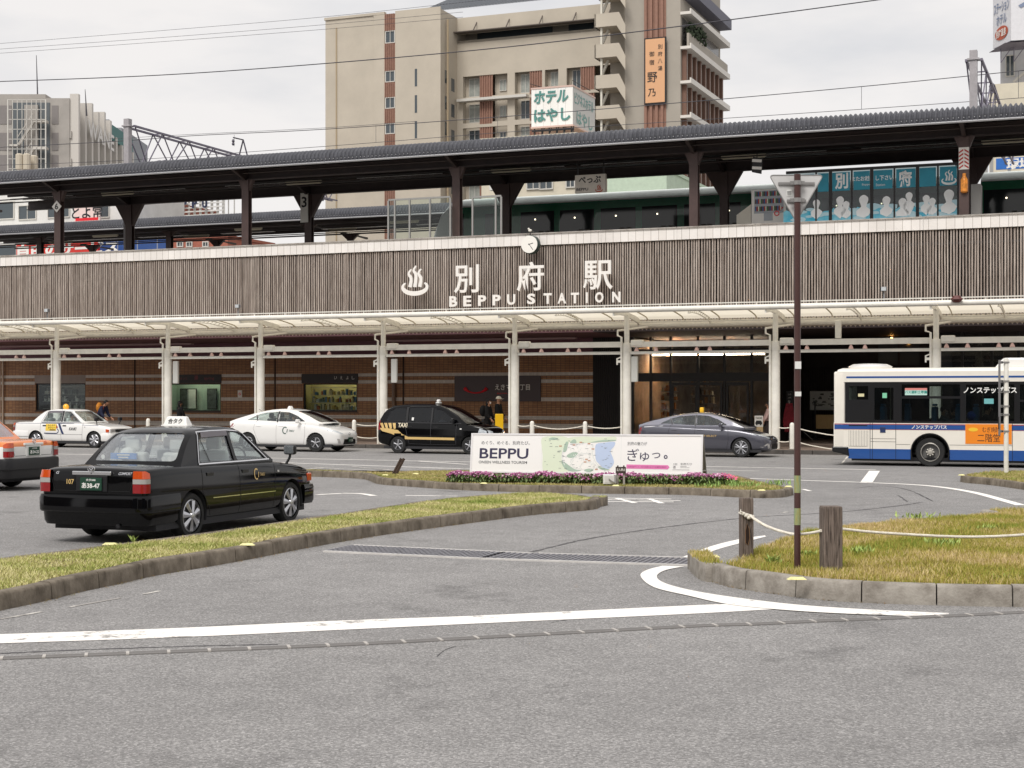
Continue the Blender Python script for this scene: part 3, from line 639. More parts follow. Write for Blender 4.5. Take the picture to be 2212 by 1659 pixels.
mu2 = [S(p) for p in (2028, 2078, 2142, 2200, 2262, 2330, 2400)]
curtain(mu2[0], mu2[-1], mu2, [(3.84, 3.94), (2.0, 2.1)], [])
mb = MB()                                           # the recess between the two glazed fronts and the halls behind the glass
for a in (S(1668)+.06, S(2028)-.2): mb = MB(); mb.box(a, a+.14, tw+.1, tt(72), .15, 4.46); B.part('recess_side_wall', mb, mat('recess_dark', '#2c2624', rough=.7))
mb = MB(); tr = tt(72); mb.box(S(1668), S(2028)+2, tr, tr+.2, .15, 4.46); x = S(1668)
while x < S(2028)+1.5: mb.box(x, x+.05, tr-.04, tr, .15, 3.2); x += .1
B.part('recess_wall', mb, mat('recess_slats', '#2b2320', rough=.6, var=.25, vs=4))
fr = MB(); a, b = L(1895, 71.6).x, L(1985, 71.6).x
for p, q in ((a, (a+b)/2-.04), ((a+b)/2+.04, b)): fr.box(p, q, tr-.1, tr-.06, 3.3, 4.35)
B.part('high_window', fr, mat('high_window_glass', '#474b4c', rough=.08))
mb = MB(); mb.box(mu[0]-.4, mu[-1], tt(80), tt(80)+.1, .15, 4.46); mb.box(mu2[0], mu2[-1], tt(75), tt(75)+.1, .15, 4.46); mb.box(mu[0]-.5, mu[0]-.35, tw+.1, tt(80), .15, 4.46)
B.part('hall_wall', mb, mat('hall_wall', '#8d8071', rough=.8, var=.3, vs=1.2))
mb = MB(); mb.box(mu[0]-.4, S(2028), tt(72), tt(80), .1, .152); mb.box(mu[0]-.4, mu[-1], tt(72), tt(80), 4.46, 4.6); B.part('hall_floor', mb, mat('hall_floor', '#5d5148', rough=.3))
mb = MB(); mb.box(WX0, WX1, tt(80)+.2, tt(80)+.5, 0, 7); mb.box(WX0, S(1281), tw+1.6, tw+1.8, .15, 4.46); B.part('rear_wall', mb, mat('rear_wall', '#3a3634', rough=.9))
dpipe = MB(); dpipe.tube([(S(853), tw-.12, .15), (S(853), tw-.12, 4.46)], .085, 10); B.part('wall_pipe', dpipe, mat('pipe_brown', '#8a7462', rough=.5))
dpipe = MB(); dpipe.tube([(S(9), tw-.1, .15), (S(9), tw-.1, 3.86)], .045, 8); dpipe.tube([(S(3), tw-.1, .15), (S(3), tw-.1, 3.86)], .03, 8); B.part('wall_pipe', dpipe, mat('pipe_cream', '#cdb9a4', rough=.5))
# goods on show
rs = random.Random(11)
def show(name, label, s0, s1, t, z0, rows, dz, cols, dens=.75):
    T = Thing(name, label, 'display shelf', ((s0+s1)/2, t, z0), ST); sh = MB()
    for r in range(rows+1): sh.box(s0, s1, t, t+.35, z0+r*dz-.02, z0+r*dz)
    T.part('shelves', sh, mat('shelf_grey', '#a8a6a0', rough=.5))
    for ci, c in enumerate(cols):
        g_ = MB()
        for r in range(rows):
            x = s0+.03+.03*ci
            while x < s1-.1:
                w = rs.uniform(.05, .16)
                if rs.random() < dens/len(cols)*1.4: h = rs.uniform(.3, .82)*dz; g_.box(x, x+w*.85, t+.02+.02*ci, t+.2, z0+r*dz, z0+r*dz+h)
                x += w
        if g_.v: T.part('goods', g_, mat('goods_'+c[1:], c, rough=.6, var=.3, vs=25))
show('display_shelf', 'dark shop window shelf of small white cups behind the first window from the left', wins[0][0]+.1, wins[0][1]-.1, tw+.4, wins[0][2]+.1, 3, .36, ['#d9d8d4', '#8e8f8d', '#55564f'])
show('display_shelf', 'shop window shelf of papers and colourful packets under the olive blind', wins[2][0]+.1, wins[2][1]-.1, tw+.4, wins[2][2]+.08, 3, .34, ['#d8c9a0', '#c3a24a', '#d6dbd6', '#5f86a5', '#b7643f', '#74806a'])
show('display_shelf', 'tall lit shop shelves of orange and brown goods inside the entrance', S(1408)+.1, S(1448), tt(67), .3, 6, .38, ['#d98a3d', '#c9b48a', '#8a4a2a', '#e0d4bd'], 1.1)
show('display_shelf', 'shop shelves of small packages seen through the double doors', S(1452), S(1505), tt(69), .6, 6, .36, ['#b98d5a', '#d9c9a6', '#6f5a44', '#e6ddc8'])
for k, (px, lb) in enumerate(((1425, 'warm strip lamp hanging inside the entrance hall above the tall shelves'), (1474, 'warm strip lamp hanging inside the entrance hall, left one'), (1540, 'warm strip lamp hanging inside the entrance hall, middle one'), (1610, 'warm strip lamp hanging inside the entrance hall, right one'))):
    m = MB(); a = L(px, 70).x; m.box(a-.8, a+.8, tt(70), tt(70)+.2, 3.78, 3.83); single('strip_lamp', m, mat('lamp_warm', '#ffe6c8', emit=24), lb, 'lamp', (a, tt(70), 3.8), ST, 'strip lamps inside the entrance hall')
m = MB(); a = L(1926, 69).x; m.ball((a, tt(69), 4.33), .07); single('spot_lamp', m, mat('lamp_glow', '#ffb45e', emit=14), 'small glowing amber ceiling spot above the dark recess', 'lamp', (a, tt(69), 4.33), ST)
for px, dk in ((367+32, 0), (414, 1), (458, 0)):
    m = MB(); a = L(px, 67.2).x; T = Thing('poster', {399: 'dark framed poster left in the pale green shop window', 414: 'white framed notice in the middle of the pale green shop window', 458: 'dark framed photo poster right in the pale green shop window'}[px], 'poster', (a, tt(67.2), 1.5), ST)
    m.box(a-.27, a+.27, tt(67.2), tt(67.2)+.04, 1.35, 2.35); T.part('frame', m, BLK); m = MB(); m.box(a-.23, a+.23, tt(67.2)-.01, tt(67.2), 1.39, 2.31)
    T.part('sheet', m, mat('notice_white', '#e6ebe5', rough=.5, var=.12, vs=4) if px == 414 else mat('poster_dark', '#4e5552', rough=.4, var=.6, vs=5))
# wall signs
def board(name, label, s0, s1, z0, z1, t, m, dep=.05, cat='sign'):
    T = Thing(name, label, cat, ((s0+s1)/2, t, z0), ST); b = MB(); b.box(s0, s1, t-dep, t, z0, z1); T.part('panel', b, m); return T
def ftext(T, s, px, py, D0, w=None, h=None, m=None, bold=0., name='lettering', depth=0., tl=None, shear=0., right=(1, 0, 0)):
    p = L(px, D0, py); b = MB(); y = tl if tl is not None else p.y
    text(b, s, (p.x, y, p.z), right, (0, 0, 1), w, h, bold, depth, shear); return T.part(name, b, m)
SGB = mat('sign_charcoal', '#51474a', rough=.5)
TXW = mat('letter_white', '#e9e6e0', rough=.5); TXR = mat('letter_red', '#e01c2b', rough=.4); TXK = mat('letter_black', '#1c1c1e', rough=.5)
T = board('shop_sign', 'charcoal wall sign with a red smile-shaped handle and white kana', S(983), S(1168.6), *[Z(1076, y, 66) for y in (867, 812)], tw, SGB, .06)
b = MB(); cx, cz = S(1029), Z(1029, 841, 66); pts = [(cx+.56*math.cos(a), cz+.18+.34*math.sin(a)) for a in np.linspace(math.radians(200), math.radians(340), 17)]
b.tube([(x, tw-.08, z) for x, z in pts], [.07, .085, .075]+[.045]*2+[.032]*7+[.045]*2+[.075, .085, .07], 8); T.part('red_handle', b, TXR)
ftext(T, 'えきマチ1丁目', 1108, 836.5, 66, w=1.62, h=.25, m=TXW, bold=.012, tl=tw-.064); ftext(T, 'BEPPU', 1088, 850, 66, w=.55, h=.05, m=TXR, tl=tw-.064)
T = board('shop_sign', 'dark fascia sign with dim red lettering over the pale green shop window', *sgn[0][:2], sgn[0][2]+.01, sgn[0][3], tw, mat('fascia_black', '#2a2324', rough=.5), .05)
DR = mat('letter_dim_red', '#7a2f35', rough=.5); ftext(T, 'ほっと', 398, 817.5, 66, h=.12, w=.42, m=DR, tl=tw-.053); ftext(T, 'spring', 453, 818, 66, h=.16, w=.55, m=DR, bold=.01, tl=tw-.053); ftext(T, '湯', 425, 816, 66, h=.22, w=.22, m=DR, bold=.02, tl=tw-.053)
T = board('shop_sign', 'dark fascia sign reading white hiragana over the olive shop window', *sgn[1][:2], sgn[1][2]+.01, sgn[1][3], tw, _M['fascia_black'], .05)
for ch, px in zip('いえよし', (726, 738.5, 751.5, 764)): ftext(T, ch, px, 816, 66, h=.15, w=.13, m=TXW, tl=tw-.053)
T = board('no_smoking_sign', 'small white no smoking plate on the brick wall between two shop windows', S(514), S(523), Z(518, 859, 66), Z(518, 843, 66), tw, TXW, .02)
b = MB(); c = ((S(514)+S(523))/2, tw-.022, Z(518, 851, 66))
b.tube([(c[0]+.055*math.cos(a), c[1], c[2]+.055*math.sin(a)) for a in np.linspace(0, 2*math.pi, 17)], .009, 5); b.bar((c[0]-.04, c[1], c[2]+.04), (c[0]+.04, c[1], c[2]-.04), .012); T.part('ring', b, TXR)
T = board('floor_map_sign', 'pale grey station layout map on the dark recess wall beside the bus', L(1750, 71).x, L(1812, 71).x, *[Z(1780, y, 71) for y in (886, 845)], tt(71), mat('map_grey', '#e0e3df', rough=.4), .06)
b = MB(); rs = random.Random(4)
for i in range(26):
    x = rs.uniform(L(1754, 71).x, L(1800, 71).x); z = rs.uniform(Z(1780, 880, 71), Z(1780, 852, 71)); b.box(x, x+rs.uniform(.04, .2), tt(71)-.066, tt(71)-.061, z, z+rs.uniform(.02, .08))
T.part('map_drawing', b, mat('map_ink', '#6a716c', rough=.6))
a, z0 = L(1782, 69).x, Z(1782, 926, 69)
T = Thing('notice_stand', 'tan notice board on a dark pole behind the rope by the bus', 'notice stand', (a, tt(69), .15), ST); b = MB(); b.box(L(1763, 69).x, L(1815, 69).x, tt(69)-.04, tt(69), z0, Z(1782, 896, 69)); T.part('board', b, mat('board_tan', '#c0a06c', rough=.6, var=.06))
b = MB(); b.tube([(L(1760, 69).x, tt(69)+.05, .15), (L(1760, 69).x, tt(69)+.05, 1.75)], .035, 8); b.lathe([(.2, .15), (.2, .18), (.04, .2)], (L(1760, 69).x, tt(69)+.05, 0)); T.part('pole', b, BLK)
T = Thing('taxi_stand_sign', 'white and orange taxi stand sign board in front of the entrance doors', 'sign', (L(1637.5, 62).x, tt(62), .15), ST)
s_, e_ = L(1630, 62).x, L(1648, 62).x; sc = (e_-s_)/.62; b = MB(); b.box(s_, e_, tt(62), tt(62)+.04, Z(1638, 922, 62), Z(1638, 898, 62)); T.part('upper_panel', b, TXW)
b = MB(); b.box(s_, e_, tt(62), tt(62)+.04, Z(1638, 937, 62), Z(1638, 922, 62)-.003); T.part('lower_panel', b, mat('sign_sand', '#cdb287', rough=.5)); b = MB(); b.box((s_+e_)/2-.03, (s_+e_)/2+.03, tt(62)+.01, tt(62)+.03, .15, Z(1638, 937, 62)); b.box(s_, e_, tt(62)-.15, tt(62)+.2, .15, .19); T.part('stand', b, BLK)
ftext(T, 'TAXI', 1638.5, 903, 62, w=(e_-s_)*.8, h=.085, m=TXK, bold=.02, tl=tt(62)-.004); ftext(T, 'のりば', 1638.5, 931, 62, w=(e_-s_)*.6, h=.09, m=TXK, tl=tt(62)-.004)
b = MB(); c = ((s_+e_)/2, Z(1638, 913, 62)); b.prism([(c[0]-.13, c[1]-.06), (c[0]+.13, c[1]-.06), (c[0]+.13, c[1]+.0), (c[0]+.09, c[1]+.08), (c[0]-.09, c[1]+.08), (c[0]-.13, c[1])], tt(62)-.006, tt(62)-.002); b.box(c[0]-.1, c[0]-.05, tt(62)-.006, tt(62)-.002, c[1]-.1, c[1]-.06); b.box(c[0]+.05, c[0]+.1, tt(62)-.006, tt(62)-.002, c[1]-.1, c[1]-.06); T.part('taxi_symbol', b, TXK)
T = Thing('vertical_cafe_lettering', 'white vertical Latin letters on the dark recess side beside the brown pole', 'sign', (L(1702, 67).x, tt(67), 1.6), ST); b = MB()
for i, ch in enumerate("SEATTLE'S"): text(b, ch, (L(1706, 67).x, tt(67)-.03, Z(1702, 852+i*8, 67)), (0, 0, -1), (1, 0, 0), None, .12)
T.part('lettering', b, mat('letter_pale', '#a9a5a0', rough=.5)); b = MB(); b.box(L(1699, 67).x, L(1713, 67).x, tt(67)-.02, tt(67), Z(1702, 925, 67), Z(1702, 845, 67)); T.part('panel', b, BLK)
# name on the slats, clock
SG = Thing('station_name_sign', 'big white station name letters and hot spring mark in front of the timber slats', 'sign', L(1150, 59.4, 600), ST); tl = tt(59.35)
LW = mat('sign_letter_white', '#f3f0ec', rough=.4)
for ch, px, py, w, h, a in (('別', 1009, 602.5, 54, 61, '別'), ('府', 1147, 597.5, 58, 63, ''), ('駅', 1292.5, 594.5, 62, 63, '')):
    k = 3300/(59.35*8256/(px+7150)); ftext(SG, ch, px, py, 59.35, w=w/k/.93, h=h/k, m=LW, bold=.012, depth=.08, name='letter', tl=tl)
for ch, zx, zy in (('B', 823, 481), ('E', 905, 479), ('P', 992, 476), ('P', 1077, 473), ('U', 1163, 470), ('S', 1280, 466), ('T', 1377, 464), ('A', 1460, 462), ('T', 1537, 461), ('I', 1607, 459), ('O', 1680, 457), ('N', 1780, 455)):
    px, py = 677.7+.3677*zx, 474.4+.3677*zy; k = 3300/(59.35*8256/(px+7150)); ftext(SG, ch, px, py, 59.35, w=(4 if ch == 'I' else 17.5)/k/.93, h=23/k, m=LW, bold=.035, depth=.06, name='letter', tl=tl)
def onsen(mb, c, w, R=(1, 0, 0), N=(0, -1, 0), thick=.03, dep=.03, th=None):
    """hot spring mark: an open bowl with three wavy plumes"""
    c = Vector(c); R = Vector(R); U = Vector((0, 0, 1)); N = Vector(N); th = th or w*.085
    def stroke(pts, rad):
        P_ = smooth_line([Vector((a, b, 0)) for a, b in pts], 6); n = len(P_); vs = []
        for i, p in enumerate(P_):
            d = (P_[min(i+1, n-1)]-P_[max(0, i-1)]).normalized(); q = Vector((-d.y, d.x, 0))*rad(i/(n-1)); 
            for s_ in (1, -1):
                for o in (0, dep): e = p+q*s_; vs.append(c+R*e.x*w+U*e.y*w+N*o)
        mb.add(vs, [f for i in range(n-1) for f in ((4*i, 4*i+2, 4*i+6, 4*i+4), (4*i+1, 4*i+5, 4*i+7, 4*i+3), (4*i, 4*i+4, 4*i+5, 4*i+1), (4*i+2, 4*i+3, 4*i+7, 4*i+6))]+[(0, 1, 3, 2), (4*n-4, 4*n-2, 4*n-1, 4*n-3)])
    A = np.linspace(math.radians(142), math.radians(398), 15); stroke([(.5*math.cos(a), -.28+.24*math.sin(a)) for a in A], lambda t: th/w*(.35+.65*math.sin(math.pi*t)))
    for dx, top in ((-.2, .38), (0, .5), (.2, .38)): stroke([(dx+.05, top), (dx-.05, top-.16), (dx+.05, top-.36), (dx, -.28)], lambda t: th/w*(.35+.5*t))
b = MB(); p = L(897.5, 59.35, 604); onsen(b, (p.x, tl, p.z), 1.07, dep=.07); SG.part('hot_spring_mark', b, LW)
p = L(1148, 59.5, 529); c = Vector((p.x, tl-.05, p.z)); T = Thing('clock', 'round white clock with dark rim hung on the white parapet', 'clock', c, ST); R_ = .37
b = MB(); b.lathe([(R_-.03, -.02), (R_, 0), (R_, .12), (R_-.02, .14)], (c.x, c.y+.1, c.z), 'y', 36); rim = T.part('rim', b, mat('clock_rim', '#2d3b35', rough=.4), smooth=40)
b = MB(); b.lathe([(R_-.035, -.02), (R_-.035, .002)], (c.x, c.y-.038, c.z), 'y', 36); T.part('face', b, mat('clock_face', '#f4f2ec', rough=.3))
b = MB()
for i in range(12): a = math.radians(90-30*(i+1)); text(b, str(i+1), (c.x+.26*math.cos(a), c.y-.046, c.z+.26*math.sin(a)), (1, 0, 0), (0, 0, 1), None, .07, .02)
T.part('numerals', b, TXK)
b = MB()
for ang, l, w in ((90-72-2, .17, .028), (90-144, .27, .02)): a = math.radians(ang); b.bar((c.x-.04*math.cos(a), c.y-.055, c.z-.04*math.sin(a)), (c.x+l*math.cos(a), c.y-.055, c.z+l*math.sin(a)), .01, w, up=(0, 0, 1) if abs(math.sin(a)) < .9 else (1, 0, 0))
T.part('hands', b, TXK); b = MB(); b.box(c.x-.12, c.x+.12, c.y+.02, tt(60)-.05, c.z+.25, c.z+.31); b.tube([(c.x, c.y+.05, c.z+R_-.02), (c.x, c.y+.05, c.z+R_+.12)], .02, 6); T.part('bracket', b, BLK)
b = MB(); b.ball((c.x, c.y+.05, c.z+R_+.17), .07, sc=(1.1, .8, .8)); b.ball((c.x-.06, c.y+.05, c.z+R_+.24), .04); b.add([(c.x+.02, c.y+.05, c.z+R_+.17), (c.x+.15, c.y+.03, c.z+R_+.13), (c.x+.15, c.y+.07, c.z+R_+.11)], [(0, 1, 2)])
single('bird_figure', b, WHT, 'small white bird figure perched on top of the round clock', 'bird figure', (c.x, c.y+.05, c.z+R_+.1), ST, smooth=60)
for px, py, lb in ((104, 672, 'small grey floodlight at the far left foot of the slats'), (516, 663, 'small grey floodlight at the foot of the slats above the second column'), (1910, 626, 'small grey floodlight at the foot of the slats near the brown pole')):
    p = L(px, 59.7, py); T = Thing('floodlight', lb, 'floodlight', p, ST, 'floodlights along the slat wall'); b = MB(); b.rbox(p.x-.1, p.x+.1, p.y-.16, p.y, p.z-.06, p.z+.1, .02); T.part('housing', b, mat('lamp_grey', '#8d8f92', rough=.5)); b = MB(); b.box(p.x-.08, p.x+.08, p.y-.165, p.y-.161, p.z-.04, p.z+.08); T.part('lens', b, mat('lamp_lens', '#c5cbd0', rough=.1))
    b = MB(); b.bar((p.x, p.y-.05, p.z-.5), (p.x, p.y-.05, p.z-.06), .04); T.part('bracket', b, _M['lamp_grey'])
# ------------------------------------------------------------------ covered walkway
K_ = Thing('covered_walkway', 'white steel walkway canopy with curved translucent roof along the station front', 'canopy', (L(1106, 57).x, tt(57), .15), ST)
CS = [-.0]; cpx = [123, 363, 563, 828, 1112, 1354, 1675, 2022]; cs = [L(p, 57).x for p in cpx]; cs = [cs[0]-4.1]+cs+[cs[-1]+4.2]; tcol = tt(57); tf, tb_ = tt(55.3), tt(58.7)
ax0, ax1 = L(-160, 57).x, L(2400, 57).x
def arc(u): return 4.78+.22*math.sqrt(max(0, 1-u**2.4))+.10*math.sin(math.pi*min(1, u*1.15))*(1-u)
ROOFM = mat('canopy_membrane', '#e8e0c8', rough=.55, var=.05, vs=2)
_t = ROOFM.node_tree; _b = _t.nodes['Principled BSDF']; _tr = _t.nodes.new('ShaderNodeBsdfTranslucent'); _tr.inputs['Color'].default_value = (.98, .92, .78, 1); _mx = _t.nodes.new('ShaderNodeMixShader'); _mx.inputs[0].default_value = .75
_o = _t.nodes['Material Output']; _t.links.new(_b.outputs[0], _mx.inputs[1]); _t.links.new(_tr.outputs[0], _mx.inputs[2]); _t.links.new(_mx.outputs[0], _o.inputs['Surface'])
b = MB(); x = ax0; n = 12
while x < ax1:
    for i in range(n):
        u0, u1 = i/n, (i+1)/n; y0, y1 = tf+(tb_-tf)*u0, tf+(tb_-tf)*u1
        b.add([(x, y0, arc(u0)+.05), (x+1.33, y0, arc(u0)+.05), (x+1.33, y1, arc(u1)+.05), (x, y1, arc(u1)+.05)], [(0, 1, 2, 3)])
    x += 1.36
K_.part('roof_sheets', b, ROOFM)
b = MB(); x = ax0
while x < ax1:
    for i in range(n): u0, u1 = i/n, (i+1)/n; b.bar((x-.015, tf+(tb_-tf)*u0, arc(u0)+.03), (x-.015, tf+(tb_-tf)*u1, arc(u1)+.03), .03, .035)
    x += 1.36
K_.part('sheet_seams', b, mat('seam_beige', '#b3a78e', rough=.6))
b = MB(); b.tube([(ax0, tf, 5.02), (ax1, tf, 5.02)], .095, 12); K_.part('front_tube', b, WHT, smooth=50)
b = MB(); b.bar((ax0, tf, 5.19), (ax1, tf, 5.19), .03, .035); x = ax0
while x < ax1: b.bar((x, tf, 5.1), (x, tf, 5.18), .025); x += .68
K_.part('top_rail', b, WHT)
b = MB(); b.tube([(ax0, tb_, 4.62), (ax1, tb_, 4.62)], .1, 12); K_.part('gutter_pipe', b, WHT, smooth=50)
b = MB(); x = ax0
while x < ax1:
    b.add([(x, tb_+.12, 4.5), (x+.09, tb_+.12, 4.5), (x+.045, tb_+.12, 4.44)], [(0, 1, 2)]); b.add([(x, tb_-.15, 4.80), (x+.16, tb_-.15, 4.80), (x+.08, tb_-.15, 4.745)], [(0, 1, 2)]); x += .16
b.box(ax0, ax1, tb_+.1, tb_+.14, 4.5, 4.62); K_.part('gutter_lip', b, mat('lip_beige', '#c9bfae', rough=.6, var=.2, vs=5))
b = MB(); b.tube([(ax0, tb_-.32, 4.73), (ax1, tb_-.32, 4.73)], .028, 6); K_.part('rear_rail', b, WHT)
def arch(mb, s_, h=.16, w=.06, y0=tf, y1=tb_, off=0.):
    for i in range(n):
        u0, u1 = i/n, (i+1)/n; f_ = lambda u: (s_, y0+(y1-y0)*u, arc((y0+(y1-y0)*u-tf)/(tb_-tf))-h/2-off); mb.bar(f_(u0), f_(u1), w, h*(1+.6*abs(u0-.45)))
for s_ in cs: b = MB(); arch(b, s_); K_.part('arch_rib', b, WHT)
for s0_, s1_ in zip(cs, cs[1:]):
    m_ = (s0_+s1_)/2; b = MB()
    for i in range(n):
        u0, u1 = i/n, (i+1)/n; y0, y1 = tf+(tb_-tf)*u0, tf+(tb_-tf)*u1
        b.bar((m_, y0, arc(u0)-.02), (m_, y1, arc(u1)-.02), .035, .03); b.bar((m_, y0, arc(u0)-.14), (m_, y1, arc(u1)-.14), .035, .03); b.bar((m_, y0, arc(u0)-.14), (m_, y1, arc(u1)-.02), .02, .02)
    K_.part('lattice_rib', b, WHT)
for s_ in cs:
    b = MB(); b.lathe([(.16, .15), (.16, 3.86), (.15, 3.90), (.095, 3.92), (.095, 4.93)], (s_, tcol, 0), n=20); b.lathe([(.17, 3.6), (.17, 3.74)], (s_, tcol, 0), n=20); col = K_.part('column', b, WHT, smooth=50)
    b = MB(); b.tube([(s_+.32, tb_-.05, 4.55), (s_-.1, tcol+.4, 4.42), (s_-.33, tcol-.05, 4.36), (s_-.33, tcol-.05, 4.18), (s_-.16, tcol-.14, 4.12), (s_-.16, tcol-.14, .15)], .04, 8)
    b.bar((s_-.30, tcol-.14, 3.24), (s_-.16, tcol-.14, 3.24), .05, .09); b.bar((s_-.32, tcol-.14, 3.12), (s_-.32, tcol-.14, 3.36), .05); b.bar((s_-.32, tcol-.14, 3.34), (s_-.18, tcol-.14, 3.4), .04)
    K_.part('drain_pipe', b, WHT, parent=col)
    b = MB(); b.rbox(s_+.17, s_+.62, tcol-.1, tcol+.1, 3.80, 4.02, .03); K_.part('junction_box', b, WHT, parent=col)
for s0_, s1_ in zip(cs, cs[1:]):
    b = MB(); b.box(s0_+.16, s1_-.16, tcol-.06, tcol+.06, 3.76, 3.96); K_.part('beam', b, WHT)
    b = MB(); b.box(s0_+.16, s1_-.16, tcol-.1, tcol+.04, 3.50, 3.585); b.box(s0_+.16, s1_-.16, tcol-.12, tcol+.06, 3.585, 3.60); K_.part('light_rail', b, WHT)
LMP = mat('lamp_bell', '#d9b7b0', rough=.5, var=.2, vs=9)
for s0_, s1_ in zip(cs, cs[1:]):
    q = .15 if s1_-s0_ > 4.5 else .18
    for u in (q*.45, .5-.02, .5+q*.45, q*1.35):
        x = s0_+(s1_-s0_)*u; b = MB(); b.lathe([(.09, 3.61), (.075, 3.66), (.05, 3.72), (.02, 3.76)], (x, tcol, 0), n=10); K_.part('rail_lamp', b, LMP)
for px, top in ((380, 1), (852, 1), (1371, 1)):
    s_ = L(px, 57).x; b = MB(); b.rbox(s_-.12, s_+.12, tcol-.06, tcol+.06, 2.5, 3.42, .02); o = K_.part('lamp_box', b, mat('diffuser_grey', '#c9c9c4', rough=.4))
b = MB(); s_ = L(1815, 57.5).x; b.rbox(s_-.1, s_+.1, tcol, tcol+.15, 3.98, 4.6, .02); K_.part('lamp_box', b, WHT)
p = L(2067, 55.2, 647); b = MB(); b.lathe([(.1, -.1), (.2, 0), (.1, .12)], (p.x, p.y-.08, p.z), n=6); K_.part('brown_cap', b, mat('cap_brown', '#5a2a26', rough=.5))
b = MB(); s_ = L(838, 56.9).x; b.box(s_-.07, s_+.07, tcol-.2, tcol-.17, .95, 1.5); T = single('stop_number_plate', b, TXW, 'narrow white number plate on the canopy column behind the black minivan', 'sign', (s_, tcol-.2, 1), ST)
b = MB(); text(b, '10', (s_, tcol-.203, 1.3), (1, 0, 0), (0, 0, 1), .09, .16, .03); o = bpy.data.objects.new('lettering', b.mesh('lettering', mat('letter_blue', '#23407e', rough=.5), (s_, tcol-.2, 1))); COL.objects.link(o); o.parent = T
# ------------------------------------------------------------------ elevated platforms, train, overhead line
PDK = mat('platform_steel', '#352b2a', rough=.55, var=.2, vs=2)
PBR = mat('pillar_brown', '#4d3c39', rough=.5, var=.12, vs=2)
RSH = mat('corrugated_roof', '#5b5c62', rough=.5, metal=.1, var=.16, vs=3)
ZP = 8.4
mb = MB(); mb.box(SX0, SX1, tt(60.2), tt(100), 6.9, 7.3); structure('viaduct_deck', mb, mat('viaduct_concrete', '#8d8882', rough=.9, var=.2), frame=ST)
for a, b_ in ((60.4, 69.2), (81.3, 93)): mb = MB(); mb.box(SX0-10, SX1, tt(a), tt(b_), 7.3, ZP); structure('platform', mb, _M['viaduct_concrete'], frame=ST)
def corr(prof, x0, x1, pitch=.18, amp=.055, m=6):
    """corrugated sheet: profile of (t, z) across, waves along x"""
    n = int((x1-x0)/pitch)*m; P_ = [Vector((0, a, b)) for a, b in prof]; nr = []
    for i in range(len(P_)):
        d = (P_[min(i+1, len(P_)-1)]-P_[max(i-1, 0)]).normalized(); nr.append(Vector((0, -d.z, d.y)))
    vs = []
    for k in range(n+1):
        o = amp*math.cos(2*math.pi*k/m)
        for p, q in zip(P_, nr): vs.append((x0+k*pitch/m, p.y+q.y*o, p.z+q.z*o))
    c = len(P_); mb = MB(); mb.add(vs, [(k*c+i, (k+1)*c+i, (k+1)*c+i+1, k*c+i+1) for k in range(n) for i in range(c-1)]); return mb
def iprof(mb, s_, t_, z0, z1, w=.34, d=.3, th=.035):
    mb.box(s_-w/2, s_+w/2, t_-d/2, t_-d/2+th, z0, z1); mb.box(s_-w/2, s_+w/2, t_+d/2-th, t_+d/2, z0, z1); mb.box(s_-th/2, s_+th/2, t_-d/2+th, t_+d/2-th, z0, z1)
